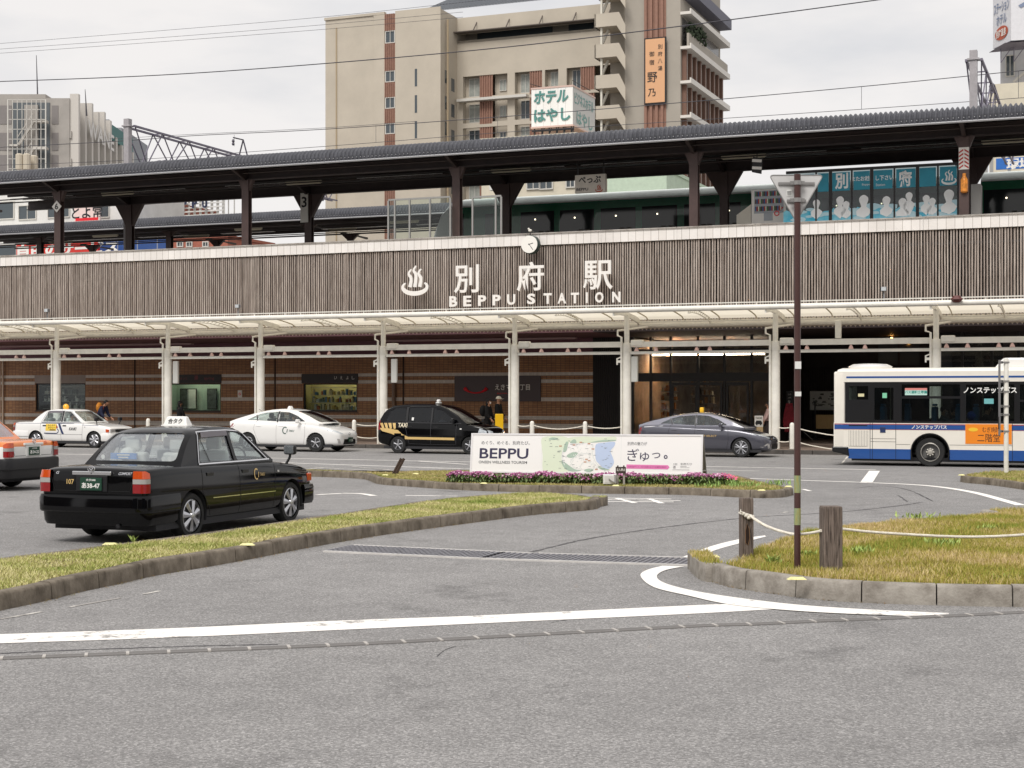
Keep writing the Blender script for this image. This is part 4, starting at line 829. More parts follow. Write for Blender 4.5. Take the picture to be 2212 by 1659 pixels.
def platform_roof(label, D1, D2, rows, ze, x0, x1, rise=.05, gz=-.33, far=.36, hn=.82, hw=(.62, .62)):
    T = Thing('platform_roof', label, 'platform roof', ((x0+x1)/2, tt(rows[0][0]), ZP), ST); a, b = tt(D1), tt(D2)
    prof = [(a-.02, ze+.02), (a-.03, ze+.2), (a+.03, ze+.36), (a+.18, ze+.49), (a+.42, ze+.55), (a+1.2, ze+.57), ((a+b)/2, ze+.6+rise), (b-.3, ze+.14+far), (b, ze+.06+far)]
    T.part('roof_sheets', corr(prof, x0, x1), RSH)
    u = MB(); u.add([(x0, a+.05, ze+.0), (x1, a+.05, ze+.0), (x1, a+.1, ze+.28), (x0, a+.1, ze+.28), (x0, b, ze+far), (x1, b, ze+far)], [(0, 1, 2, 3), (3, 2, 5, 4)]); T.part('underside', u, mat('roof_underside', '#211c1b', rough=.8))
    g_ = MB(); g_.tube([(x0, a-.03, ze-.02), (x1, a-.03, ze-.02)], .045, 6); T.part('gutter', g_, mat('gutter_grey', '#a3a3a6', rough=.5))
    nb = MB(); x = x0+.07
    while x < x1: nb.box(x-.012, x+.012, a-.065, a-.04, ze+.11, ze+.135); x += .18
    T.part('bolt_heads', nb, mat('bolt_zinc', '#c9c9cc', rough=.4))
    p = MB(); t_ = a+.5
    while t_ < b-.3: q_ = (t_-a)/(b-a); p.box(x0, x1, t_, t_+.08, ze+.12+(far-.3)*q_, ze+.22+(far-.3)*q_); t_ += 1.15
    T.part('purlins', p, PDK)
    for ri, (D, pxs) in enumerate(rows):
        t_ = tt(D); gd = MB(); gd.box(x0, x1, t_-.14, t_+.14, ze+gz, ze+gz+.04); gd.box(x0, x1, t_-.02, t_+.02, ze+gz+.04, ze+.08); gd.box(x0, x1, t_-.14, t_+.14, ze+.08, ze+.12); T.part('girder', gd, PDK)
        for s_ in pxs:
            c = MB(); iprof(c, s_, t_, ZP, ze+gz)
            for sg in (-1, 1): c.prism([(s_+sg*.17, ze+gz-hn*hw[ri]/.62), (s_+sg*.17, ze+gz), (s_+sg*hw[ri], ze+gz)], t_-.1, t_+.1)
            T.part('pillar', c, PBR)
            cb = MB(); cb.prism([(t_-1.2, ze+.1), (t_-1.2, ze-.02), (t_-.2, ze+gz-.03), (t_+.2, ze+gz-.03), (t_+2.2, ze-.02), (t_+2.2, ze+.1)], s_-.07, s_+.07, 'x'); T.part('cross_beam', cb, PDK)
    rs = random.Random(int(D1))
    for i in range(int((x1-x0)/6)): f = MB(); s_ = x0+i*6+rs.uniform(0, 2); f.box(s_, s_+rs.uniform(2.5, 4.6), a+4.6, a+4.9, ze-.05+.1*(far-.3), ze-.02+.1*(far-.3)); T.part('painted_skylight', f, mat('skylight_white', '#f4f4f2', rough=.5, var=.4, vs=6))  # white bars stand in for daylight glimpsed through translucent roof panels
    for i in range(int((x1-x0)/5)):
        f = MB(); s_ = x0+2.5+i*5; t_ = a+1.6+2.2*(i % 2); f.box(s_-.9, s_+.9, t_, t_+.14, ze-.22, ze-.12); f.box(s_-.85, s_+.85, t_+.02, t_+.12, ze-.26, ze-.22); T.part('light_fitting', f, mat('fitting_cream', '#c9c2ae', rough=.5))
    cb = MB()
    for t_, z in ((a+.9, ze-.1), (a+3.1, ze-.3), (a+3.3, ze-.42)): cb.tube([(x0, t_, z), (x1, t_, z)], .03, 5)
    T.part('conduits', cb, PDK); return T
R1 = [(62, [L(p, 62).x for p in (-258, 128, 533, 988, 1500, 2083)]+[L(2083, 62).x+10.03]), (67.7, [L(p, 67.7).x for p in (-60, 281, 668, 1095, 1565, 2100)])]
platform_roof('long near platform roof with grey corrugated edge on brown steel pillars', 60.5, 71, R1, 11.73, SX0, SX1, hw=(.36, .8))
x84 = L(87, 84).x; x90 = L(200, 90).x
R2 = [(84, [x84+9.6*k for k in range(-1, 5)]), (90, [x90+9.6*k for k in range(-1, 5)])]
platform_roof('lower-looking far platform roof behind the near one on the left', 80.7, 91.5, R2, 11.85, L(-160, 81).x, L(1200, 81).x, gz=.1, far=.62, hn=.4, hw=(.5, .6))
for s_, lb, tx, py in ((L(128, 62).x, 'white diamond plate numbered 6 on the leftmost brown pillar', '6', 447), (L(661, 67.6).x, 'tall white plate numbered 3 on a dark rear pillar', '3', 446)):
    if tx == '6': z = Z(128, py, 62); t_ = tt(62)-.17; q = .27; b = MB(); b.prism([(s_-q, z), (s_, z-q), (s_+q, z), (s_, z+q)], t_-.02, t_)
    else: z = Z(661, py, 67.5); t_ = tt(67.5)-.05; b = MB(); b.box(s_-.2, s_+.2, t_-.03, t_, z-.75, z+.62)
    T = Thing('pillar_number_plate', lb, 'number plate', (s_, t_, z), ST); T.part('plate', b, TXW); b = MB(); text(b, tx, (s_, t_-.035, z+(.2 if tx == '3' else 0)), (1, 0, 0), (0, 0, 1), None, .28 if tx == '6' else .5, .02); T.part('lettering', b, TXK)
# hanging station sign
D0 = 63; s0_, s1_ = L(1242, D0).x, L(1308, D0).x; z0, z1 = Z(1275, 416, D0), Z(1275, 377, D0); T = Thing('station_name_board', 'hanging grey platform name board with hiragana and red hot spring mark', 'sign', ((s0_+s1_)/2, tt(D0), z1), ST)
b = MB(); b.box(s0_, s1_, tt(D0), tt(D0)+.15, z0, z1); T.part('panel', b, mat('nameboard', '#bdb6ab', rough=.5, var=.08)); b = MB()
for x in (s0_+.1, s1_-.1): b.box(x-.02, x+.02, tt(D0)+.05, tt(D0)+.09, z1, 11.9)
T.part('hanger', b, BLK); ftext(T, 'べっぷ', 1274, 388, D0, w=.95, h=.28, m=TXK, bold=.03, tl=tt(D0)-.006); ftext(T, 'BEPPU', 1258, 409, D0, w=.5, h=.11, m=TXK, bold=.02, tl=tt(D0)-.006)
b = MB(); onsen(b, (L(1294, D0).x, tt(D0)-.006, Z(1294, 406, D0)), .28, dep=.004); T.part('hot_spring_mark', b, mat('mark_rust', '#a0472f', rough=.5))
D0 = 62.5; p = L(1635, D0, 357); T = Thing('stripe_board', 'small tilted black and white striped board hanging under the near platform roof', 'signal board', p, ST); b = MB(); b.prism([(p.x-.2, p.z-.25), (p.x+.17, p.z-.34), (p.x+.22, p.z+.25), (p.x-.15, p.z+.34)], p.y, p.y+.05); T.part('board', b, TXK)
b = MB()
for k in (-.12, .16): b.prism([(p.x-.19, p.z+k-.02), (p.x+.18, p.z+k-.06), (p.x+.19, p.z+k+.05), (p.x-.18, p.z+k+.09)], p.y-.004, p.y)
T.part('stripes', b, TXW); b = MB(); b.tube([(p.x, p.y+.02, p.z+.3), (p.x, p.y+.02, 11.9)], .02, 5); T.part('hanger', b, BLK)
# glass windbreaks
FRM = mat('frame_grey', '#9b9a97', rough=.45); WB = glass('windbreak_glass', (.88, .92, .9), .045)
for xs_, lb, top in (((839, 853, 885, 929, 973), 'frameless-looking glass windbreak on the platform left of the train nose', 434), ((1021, 1071, 1083), 'tall glass windbreak in front of the white train nose', 428)):
    D0 = 61.4; T = Thing('glass_windbreak', lb, 'windbreak', (L(xs_[0], D0).x, tt(D0), ZP), ST, 'glass windbreaks on the near platform'); b = MB(); zt = Z(xs_[0], top, D0)
    X = [L(p, D0).x for p in xs_]
    for x in X: b.box(x-.035, x+.035, tt(D0)-.03, tt(D0)+.03, ZP, zt)
    b.box(X[0], X[-1], tt(D0)-.03, tt(D0)+.03, zt, zt+.07); T.part('frame', b, FRM); b = MB()
    for p, q in zip(X, X[1:]): b.box(p+.035, q-.035, tt(D0)-.004, tt(D0)+.004, ZP, zt)
    T.part('pane', b, WB)
# vending machine and bin
D0 = 64; a, e_ = L(1623, D0).x, L(1699, D0).x; z1 = Z(1660, 408, D0); t_ = tt(D0)
T = Thing('vending_machine', 'white drinks vending machine with rows of cans on the platform', 'vending machine', ((a+e_)/2, t_, ZP), ST); b = MB(); b.rbox(a, e_, t_, t_+.75, ZP, z1, .02); T.part('cabinet', b, mat('vending_white', '#e3e0da', rough=.35))
b = MB(); b.box(a+.12, e_-.12, t_-.012, t_, z1-.95, z1-.06); T.part('display_window', b, mat('vending_display', '#9aa0a6', rough=.15))
for ci, c in enumerate(('#2f5f9e', '#b8352c', '#e8e2d0', '#3d7a4c', '#5b3a28')):
    b = MB(); rs = random.Random(ci)
    for r in range(3):
        for k in range(18):
            if k % 5 == (ci+r) % 5: x = a+.16+k*(e_-a-.34)/18; b.lathe([(.022, z1-.86+r*.29), (.022, z1-.70+r*.29), (.016, z1-.68+r*.29)], (x+.02, t_-.035, 0), n=6)
    T.part('drinks', b, mat('can_'+c[1:], c, rough=.35))
b = MB(); b.box(a+.2, e_-.25, t_-.015, t_, ZP+.18, ZP+.36); T.part('dispensing_flap', b, BLK); b = MB(); b.box(a+.5, a+.85, t_-.012, t_, ZP+.48, ZP+.8); T.part('coin_panel', b, _M['vending_display']); b = MB(); b.tube([(e_-.38+.09*math.cos(q), t_-.02, ZP+.75+.09*math.sin(q)) for q in np.linspace(0, 6.28, 13)], .02, 5); b.tube([(e_-.25, t_-.02, ZP+.86), (e_-.14, t_-.02, ZP+.98)], .02, 5); T.part('red_mark', b, TXR)
b = MB(); x0, x1 = L(1591, D0).x, L(1622, D0).x; b.add([(x0, t_, ZP), (x1, t_, ZP), (x1, t_+.6, ZP), (x0, t_+.6, ZP), (x0, t_, ZP+.75), (x1, t_, ZP+1.15), (x1, t_+.6, ZP+1.15), (x0, t_+.6, ZP+.75)], [(0, 3, 2, 1), (4, 5, 6, 7), (0, 1, 5, 4), (1, 2, 6, 5), (2, 3, 7, 6), (3, 0, 4, 7)])
single('slanted_cabinet', b, mat('cabinet_cream', '#cfcabd', rough=.6), 'pale cabinet with a slanted top left of the vending machine', 'cabinet', (x0, t_, ZP), ST)
# bath-scene glass screen
D0 = 63.4; t_ = tt(D0); xs_ = [1763, 1794, 1840, 1883, 1932, 1982, 2026, 2071]; X = [L(p, D0).x for p in xs_]; xl = L(1698, D0).x; zt = Z(1900, 365, D0); zb = Z(1900, 408, D0)
T = Thing('glass_screen', 'long glass screen with teal poster strip and white bathing silhouettes on the platform', 'glass screen', (X[3], t_, ZP), ST); b = MB()
for i, x in enumerate(X): b.box(x-(.06 if i % 2 else .03), x+(.06 if i % 2 else .03), t_-.03, t_+.04, ZP, zt)
b.box(xl, X[-1], t_-.03, t_+.04, zt, zt+.1); T.part('frame', b, BLK)
b = MB(); b.box(xl, X[-1], t_, t_+.008, ZP, zt); T.part('pane', b, glass('screen_glass', (.55, .6, .6), .08))
b = MB(); TEAL = mat('poster_teal', '#2494ae', rough=.45, var=.1, vs=2)
for p, q in zip([L(1728, D0).x]+X, X): b.box(p+.07, q-.07, t_-.014, t_-.006, zb, zt-.05)
T.part('poster_strip', b, TEAL)
b = MB(); zw = Z(1900, 449, D0); n = 60; x_ = np.linspace(xl-.1, X[-1]+.25, n+1); tp = [zw+.05*math.sin(i*.8)+.035*math.sin(i*2.3) for i in range(n+1)]
b.add([(x, t_-.012, ZP) for x in x_]+[(x, t_-.012, z) for x, z in zip(x_, tp)], [(i, i+1, n+2+i, n+1+i) for i in range(n)]); T.part('water_graphic', b, mat('graphic_water', '#35b4d4', rough=.5, col2='#9adcec', vs=1.2))
SIL = mat('silhouette_white', '#f6f8f8', rough=.5)
for px, py, s_ in ((1764, 440, .75), (1815, 434, .8), (1828, 443, .7), (1866, 433, .95), (1915, 434, .82), (1950, 438, .82), (1964, 424, .7), (2001, 430, .7), (2014, 436, .68), (2050, 422, 1.0)):
    p = L(px, D0, py); b = MB(); pts = []
    for q in np.linspace(-40, 220, 14): a = math.radians(q); pts.append((p.x+.18*s_*math.cos(a)*(1+.08*math.sin(3*a)), p.z+.22*s_*math.sin(a)))
    zs = zw-.0; pts += [(p.x-.1*s_, p.z-.25*s_), (p.x-.3*s_, p.z-.42*s_), (p.x-.28*s_, min(zs-.1, p.z-.6*s_)), (p.x, zs-.35), (p.x+.2*s_, min(zs-.1, p.z-.6*s_)), (p.x+.3*s_, p.z-.42*s_), (p.x+.1*s_, p.z-.25*s_)]
    b.prism(pts, t_-.026, t_-.020); T.part('silhouette', b, SIL)
b = MB(); rs = random.Random(2)
for i in range(46): x = rs.uniform(xl, X[-1]); z = zw+rs.uniform(-.5, .08); r_ = rs.uniform(.08, .25); b.prism([(x+r_*1.6*math.cos(q)*rs.uniform(.8, 1.1), z+r_*.5*math.sin(q)) for q in np.linspace(0, 6.28, 11)[:-1]], t_-.019-i*.00005, t_-.0175-i*.00005)
T.part('steam_graphic', b, mat('steam_pale', '#bfe0ea', rough=.6))
for s_, px, py, w, h, bo in (('別', 1818, 391, .5, .62, .03), ('またお越', 1859, 386, .68, .19, .02), ('し下さい', 1911, 384, .66, .19, .02), ('府', 1955, 386, .5, .62, .03), ('Beppu', 1871, 399, .3, .1, 0), ('Station', 1902, 399, .34, .1, 0)): ftext(T, s_, px, py, D0, w=w, h=h, m=SIL, bold=bo, tl=t_-.02)
b = MB(); onsen(b, (L(2050, D0).x, t_-.02, Z(2050, 382, D0)), .5, dep=.004); T.part('hot_spring_mark', b, SIL)
# guard stripes and trims on the right pillar
s_ = L(2083, 62).x; t_ = tt(62)-.155; b = MB()
for k in range(5): z = Z(2083, 366, 62)+k*.14; b.prism([(s_-.17, z), (s_-.02, z+.1), (s_-.02, z+.16), (s_-.17, z+.06)], t_-.012, t_-.004); b.prism([(s_+.17, z), (s_+.02, z+.1), (s_+.02, z+.16), (s_+.17, z+.06)], t_-.012, t_-.004)
T = Thing('warning_stripe_plate', 'red and white warning stripes fixed to the rightmost brown pillar', 'warning plate', (s_, t_, 11), ST); T.part('stripes', b, mat('stripe_red', '#b5362f', rough=.5)); b = MB(); z = Z(2083, 366, 62); b.box(s_-.18, s_+.18, t_-.004, t_, z-.02, z+.78); T.part('plate', b, TXW)
p = L(2083, 61.8, 396); b = MB(); b.lathe([(.08, -.35), (.13, -.3), (.13, .12), (.06, .25), (.06, .36)], tuple(p), n=10); single('orange_bottle_plate', b, mat('plate_orange', '#dd8b35', rough=.5, var=.4, vs=7), 'orange and white bottle shaped plate strapped to the rightmost pillar', 'plate', p, ST)
b = MB(); a, e_ = L(2097, 63).x, L(2119, 63).x; b.rbox(a, e_, tt(63), tt(63)+.6, ZP, Z(2108, 397, 63), .03); single('grey_cabinet', b, mat('cabinet_grey', '#9c9a97', rough=.6), 'plain grey cabinet right of the striped pillar', 'cabinet', (a, tt(63), ZP), ST)
# train
TR = Thing('green_train', 'dark green train with pale mint roof and white slanted nose standing at the platform', 'train', L(1500, 71, 480), ST)
TD = tt(71); TW = 2.9; xn = L(931, 71).x; xe = SX1; zr = Z(1500, 400, 71); gap = L(2105, 71).x
GRN = mat('train_green', '#1f6a4b', rough=.25, coat=.6, var=.08); MINT = mat('train_roof', '#ecf4ee', rough=.45, var=.08, vs=1.5); NOSE = mat('train_nose', '#f8faf8', rough=.3, coat=.4)
zs = zr-.42
def trsec(x, zt, w=0., zb=ZP-.25): return [(x, TD+w, zb), (x, TD+w, zs-.35 if zt > zs else zt*.6+zb*.4), (x, TD+.05+w, min(zs, zt-.05)), (x, TD+.28+w, min(zs+.25, zt-.02)), (x, TD+.8+w, zt), (x, TD+TW-.8-w, zt), (x, TD+TW-.28-w, min(zs+.25, zt-.02)), (x, TD+TW-w, min(zs, zt-.05)), (x, TD+TW-w, zb)]
def loft(mb, secs, caps=True):
    n = len(secs[0]); vs = [p for s_ in secs for p in s_]; fs = [(i*n+k, i*n+(k+1) % n, (i+1)*n+(k+1) % n, (i+1)*n+k) for i in range(len(secs)-1) for k in range(n)]
    if caps: fs += [tuple(range(n))[::-1], tuple((len(secs)-1)*n+k for k in range(n))]
    return mb.add(vs, fs)
xr = xn+1.4
for a, e_ in ((xr, gap-.2), (gap+.25, xe)):
    b = MB(); loft(b, [trsec(a, zr), trsec(e_, zr)]); b2 = MB()
    body = MB(); body.box(a, e_, TD-.01, TD, ZP-.25, zs-.02); TR.part('roof', b, MINT, smooth=35); TR.part('side', body, GRN)
    b2.box(a, e_, TD-.03, TD-.012, zs-.06, zs+.0); TR.part('roof_line', b2, NOSE)
b = MB(); loft(b, [trsec(xn, ZP+.95, .2), trsec(xn+.12, ZP+1.35, .1), trsec(xn+.5, zr-.75, .03), trsec(xn+.95, zr-.2, 0), trsec(xr, zr, 0)]); TR.part('nose', b, NOSE, smooth=50)
b = MB(); b.add([(xn+1.15, TD-.02, ZP+1.0), (xn+1.7, TD-.02, ZP+1.0), (xn+1.7, TD-.02, zs-.35), (xn+1.35, TD-.02, zs-.35)], [(0, 1, 2, 3)]); TR.part('cab_window', b, mat('train_glass', '#242a2c', rough=.06))
b = MB(); b.add([(xn+.08, TD+.3, ZP+1.4), (xn+.08, TD+TW-.3, ZP+1.4), (xn+.46, TD+TW-.3, zr-.75), (xn+.46, TD+.3, zr-.75)], [(0, 1, 2, 3)]); TR.part('windscreen', b, _M['train_glass'])
TG = _M['train_glass']
wl = [(1048, 1066), (1125, 1197), (1210, 1283), (1298, 1373), (1387, 1463), (1478, 1545), (1560, 1600), (1700, 1760), (1775, 1850), (1870, 1950), (1970, 2060), (2125, 2235)]
for a, e_ in wl:
    x0, x1 = L(a, 71).x, L(e_, 71).x; f = MB(); f.box(x0, x1, TD-.018, TD-.011, ZP+.98, zs-.42); w = TR.part('window', f, TG)
    if a > 1100: lm = MB(); xm = (x0+x1)/2; lm.ball((xm-.1, TD-.03, zs-.78), .035); TR.part('reading_lamp', lm, mat('lamp_cream', '#fff0cf', emit=2.2), parent=w)
    hr = MB()
    for k in (.55, .75): hr.rbox(x0+(x1-x0)*k, x0+(x1-x0)*k+.22, TD-.026, TD-.019, ZP+.98, ZP+1.2, .003, 1)
    if a > 1100: TR.part('seat_back', hr, mat('seat_tan', '#5b5650', rough=.7), parent=w)
# overhead line gantries
STL = mat('gantry_steel', '#7d7886', rough=.55, metal=.3, var=.15)
PST = mat('gantry_post', '#a7a3a5', rough=.6, var=.12)
def gantry(px, label, Lg, ztop):
    s_ = L(px, 70).x; t_ = tt(70); T = Thing('catenary_gantry', label, 'overhead line gantry', (s_, t_, 7.3), ST, 'overhead line gantries'); b = MB(); b.box(s_-.15, s_+.15, t_-.15, t_+.15, 7.3, ztop+.35); b.box(s_-.24, s_+.24, t_-.2, t_+.2, ztop-.05, ztop+.02); b.box(s_-.24, s_+.24, t_-.2, t_+.2, ztop-2.25, ztop-2.18); T.part('post', b, PST)
    b = MB(); n = 9; zb = ztop-2.2+.9
    for o in (-.3, .3):
        b.bar((s_+o, t_+.1, ztop), (s_+o, t_+Lg, ztop-.1), .1); b.bar((s_+o*.6, t_+.1, ztop-2.2), (s_+o*.6, t_+3, ztop-1.35), .08); b.bar((s_+o*.6, t_+3, ztop-1.35), (s_+o*.6, t_+Lg, ztop-1.2), .08)
        for k in range(n): a = t_+.2+(Lg-.2)*k/n; e_ = t_+.2+(Lg-.2)*(k+1)/n; zc = lambda y: ztop-2.2+.85*min(1, (y-t_)/3); b.bar((s_+o, a, ztop), (s_+o*.6, (a+e_)/2, zc((a+e_)/2)), .05); b.bar((s_+o*.6, (a+e_)/2, zc((a+e_)/2)), (s_+o, e_, ztop), .05)
    for k in range(n+1): a = t_+.2+(Lg-.2)*k/n; b.bar((s_-.3, a, ztop), (s_+.3, a, ztop), .05)
    T.part('truss', b, STL)
    b = MB()
    for f in (.5, .93): a = t_+Lg*f; b.bar((s_-.3, a, ztop), (s_, a, ztop+1.0), .06); b.bar((s_+.3, a, ztop), (s_, a, ztop+1.0), .06); b.bar((s_, a, ztop+1.0), (s_-.1, a-.9, ztop+1.0), .06); b.lathe([(.05, 0), (.09, .08), (.05, .16), (.09, .24), (.05, .35)], (s_-.1, a-.9, ztop+.55), n=8)
    T.part('insulator_arms', b, mat('arm_dark', '#4a4553', rough=.5)); return T
gantry(276, 'overhead line gantry on a pale post rising above the roofs at the left', 22, Z(276, 272, 70))
gantry(2103, 'overhead line gantry seen almost end-on at the right', 22, Z(2103, 128, 70))
WIRE = mat('wire_dark', '#4c4a50', rough=.6)
def wire(label, D0, pts, r=.012, x0=-120, x1=2330):
    q = smooth_line([L(a, D0, b) for a, b in pts], 8); b = MB(); b.tube(q, r, 4); return single('overhead_wire', b, WIRE, label, 'overhead wire', q[0], ST, 'overhead wires of the railway')
wire('thick overhead wire crossing the sky in front of the hotel', 66, [(-120, 179), (0, 176), (350, 162), (704, 137), (1100, 101), (1466, 57), (1894, 0), (2330, -62)], .022)
wire('topmost faint wire in the sky left of the hotel', 95, [(-120, 104), (0, 94), (350, 66), (704, 36), (1100, -6)], .012)
wire('second faint wire in the sky left of the hotel', 95, [(-120, 115), (0, 106), (350, 81), (704, 53), (1000, 26)], .012)
wire('third faint wire in the sky left of the hotel', 95, [(-120, 123), (0, 115), (350, 90), (704, 63), (1000, 37)], .012)
wire('messenger wire with droppers above the near platform roof', 75, [(-120, 324), (237, 306), (420, 293), (704, 279), (1100, 251), (1466, 222), (1861, 187), (2212, 152), (2330, 140)], .018)
wire('contact wire just above the near platform roof', 75, [(-120, 360), (237, 348), (704, 316), (1100, 285), (1466, 262), (1861, 236), (2212, 211), (2330, 203)], .013)
wire('faint wire just left of the hotel over the left gantry', 88, [(237, 300), (420, 290), (704, 276), (900, 262)], .012)
b = MB()
for px, y0, y1 in ((506, 291, 316), (1075, 253, 287), (1861, 187, 236), (2200, 153, 212), (1530, 216, 258), (812, 271, 308)): b.tube([L(px, 75, y0), L(px, 75, y1)], .01, 4)
single('dropper_wires', b, WIRE, 'short vertical droppers between the messenger and contact wires', 'overhead wire', L(1100, 75, 270), ST)
# ------------------------------------------------------------------ the town behind
GT = MB(); GT.box(-300, 300, 300, 302, -2, 3)
CRM = mat('hotel_render', '#bab1a2', rough=.85, var=.06, vs=.25, bump=.1, bs=8); CRM2 = mat('hotel_render_shaded', '#a59e93', rough=.85, var=.06, vs=.25)  # the second beige has the tower's shade mixed into its colour
BRN = mat('hotel_brown_slats', '#8f6b5b', rough=.7, var=.1); WDK = mat('window_dark', '#4b5358', rough=.08); WFR = mat('window_frame_white', '#c9c6bf', rough=.5); CUR = mat('curtain_pale', '#9ca09a', rough=.5, var=.15, vs=2)
DH = 172; th = tt(DH)
HX = lambda px, D=DH: L(px, D).x
HZ = lambda px, py, D=DH: L(px, D, py).z
HT = Thing('tall_hotel', 'tall beige hotel with brown slatted strips rising behind the platforms', 'hotel building', (HX(1000), th, 0), ST)
def winbox(T, x0, x1, z0, z1, t_, m=WDK, fr=.09, dep=.12):
    f = MB(); f.box(x0-fr, x0, t_-dep, t_+.1, z0-fr, z1+fr); f.box(x1, x1+fr, t_-dep, t_+.1, z0-fr, z1+fr); f.box(x0, x1, t_-dep, t_+.1, z1, z1+fr); f.box(x0, x1, t_-dep, t_+.1, z0-fr, z0); f.box((x0+x1)/2-.03, (x0+x1)/2+.03, t_-dep+.03, t_+.0, z0, z1)
    w = T.part('window', f, WFR); g_ = MB(); g_.box(x0, x1, t_-.03, t_-.01, z0, z1); T.part('pane', g_, m, parent=w); return w
def slats(x0, x1, z0, z1, t_, pitch=.26, w=.13, dep=.18):
    b = MB(); b.box(x0, x1, t_-.06, t_, z0, z1); x = x0
    while x < x1-.05: b.box(x, x+w, t_-dep, t_-.06, z0, z1); x += pitch
    return b
xa, xb = HX(703), HX(952.5); zt = HZ(703, 44.6); rc = 4.6; xc, xd = xb, HX(1290)
b = MB(); b.box(xa, xb, th, th+16, 0, zt); HT.part('left_block', b, CRM)
b = MB(); b.box(HX(808), HX(831.5), th-.12, th, 0, zt+.25); b.box(HX(854.5), xb+.0, th-.12, th, 0, zt+.25); b.box(xa-.1, HX(831.5), th-.14, th+.4, zt, zt+.3); HT.part('raised_bay', b, CRM)
b = MB(); b.box(HX(727)-.07, HX(727)+.07, th-.1, th, 0, zt-1); b.tube([(HX(958), th+1.2, 0), (HX(958), th+1.2, zt-1)], .12, 6); HT.part('wall_pipe', b, mat('pipe_beige', '#a8977c', rough=.6))
x0, x1 = HX(832), HX(854); wins_ = [(68.5, 92), (155, 176), (212, 233), (268, 288)]; zc = zt
for k, (a, e_) in enumerate(wins_):
    z1, z0 = HZ(843, a), HZ(843, e_); HT.part('slat_strip', slats(x0, x1, z1+.1, zc, th), BRN); winbox(HT, x0+.15, x1-.1, z0, z1, th); zc = z0-.1
HT.part('slat_strip', slats(x0, x1, 8, zc, th), BRN)
for a, e_ in ((149, 187), (206, 244), (262, 299)): b = MB(); b.box(HX(897), HX(902), th-.14, th-.125, HZ(900, e_), HZ(900, a)); HT.part('slit_window', b, WDK)
for yy in (385, 400, 540, 550, 685, 690):         # windows on the block's side wall
    pass
for r in range(5):
    for o, dz in ((1.1, .25), (2.9, -.35)):
        zc_ = HZ(960, 165+r*56.5)+dz; b = MB(); b.box(xb-.05, xb+.02, th+o, th+o+.9, zc_-.75, zc_+.75); HT.part('side_window', b, WDK)
t2 = th+rc; XR = lambda px: L(px, DH+rc/_c).x; ZR = lambda px, py: L(px, DH+rc/_c, py).z
# recessed middle: top parapet, terrace slot, blank wall, floors with deep loggias
zpt = ZR(984, 40); zsl1, zsl0 = ZR(984, 75), ZR(984, 90); zbl = ZR(984, 161)
b = MB(); b.box(xb, xd+6, t2, t2+.3, zsl1, zpt); b.box(xb, xd+6, t2, t2+.3, zbl, zsl0); b.box(xb, xd+6, t2+6, t2+6.3, 0, zpt-1); b.box(xb, xd+6, t2, t2+6, zsl0-.3, zsl0-.02); b.box(xb, xd+6, t2+.3, t2+6, zpt-.4, zpt-.1); HT.part('middle_wall', b, CRM)
b = MB(); b.box(xb+.02, xd, t2+2.6, t2+2.8, zsl0, zpt-.6); HT.part('terrace_wall', b, CRM2)
b = MB(); b.box(xb+1.5, xb+11, t2+2.5, t2+2.6, zsl0+.2, zsl0+1.7); b.box(xb+13, xb+16, t2+2.5, t2+2.6, zsl0+.2, zsl0+1.7); b.box(xb+18, xb+19, t2+2.5, t2+2.6, zsl0+.2, zsl0+1.7); HT.part('terrace_windows', b, WDK)
b = MB(); b.bar((xb, t2-.5, zsl1+.1), (xd, t2-.5, zsl1+.1), .2)
for k in range(7): x = xb+2.5+k*4.1; b.bar((x, t2-1.0, zsl1+.1), (x, t2+.1, zsl1+1.3), .1)
b.box(xb, xd, t2-1.1, t2, zsl1-.02, zsl1+.08); HT.part('terrace_rail', b, mat('rail_dark', '#5c544e', rough=.6))
fl = 3.03; zf0 = zbl
cols = [(984, 1000, 'p'), (1000, 1036, 'w'), (1036, 1063, 's'), (1063, 1096, 'q'), (1096, 1112, 'p'), (1112, 1144, 'w'), (1144, 1171, 's'), (1171, 1177, 'p'), (1177, 1206, 'w'), (1206, 1224, 'p'), (1224, 1254, 'w'), (1254, 1284, 's')]
b = MB(); wl_ = MB()
for k in range(12):
    z1 = zf0-k*fl; z0 = z1-fl
    if z0 < 6: break
    b.box(xb, xd, t2, t2+.3, z1-.35, z1)
    for a, e_, ty in cols:
        x0, x1 = XR(a), XR(e_)
        if ty == 'p': b.box(x0, x1, t2, t2+.9, z0, z1-.35)
        elif ty in 'wq':
            b.box(x0, x1, t2+.9, t2+1.1, z0, z1)
            if k < 6: winbox(HT, x0+(.5 if ty == 'w' else .7), x1-(.3 if ty == 'w' else .5), z0+(.45 if ty == 'w' else .9), z1-(.55 if ty == 'w' else .95), t2+.9, CUR if (k+a) % 3 else WDK, fr=.07)
            b.box(x0, x1, t2, t2+.15, z0, z0+.22)
b.box(XR(984)-1.9, XR(984), t2, t2+.3, 0, zf0)
HT.part('loggia_frame', b, CRM)
for a, e_, ty in cols:
    if ty == 's': HT.part('slat_strip', slats(XR(a), XR(e_), 8, zf0-.4, t2+.2, pitch=.3), BRN)
b = MB(); b.box(XR(992), XR(1142), t2-.8, t2, zf0-fl*1.0-.35+.0, zf0-fl*1.0-.05); HT.part('white_ledge', b, WFR)
b = MB(); ZQ = L(870, DH+5.4, 31).z; ZT = L(884, DH+14, 9).z
b.add([(HX(868), th+5, ZQ), (HX(1310), th+5, ZQ), (HX(1310), th+13, ZT), (HX(884), th+13, ZT)], [(0, 1, 2, 3)]); x0, x1 = HX(872), HX(1310)
for k in range(60): x = x0+(x1-x0)*k/60; b.bar((x, th+4.9, ZQ+.1), (x, th+13, ZT+.1), .1)
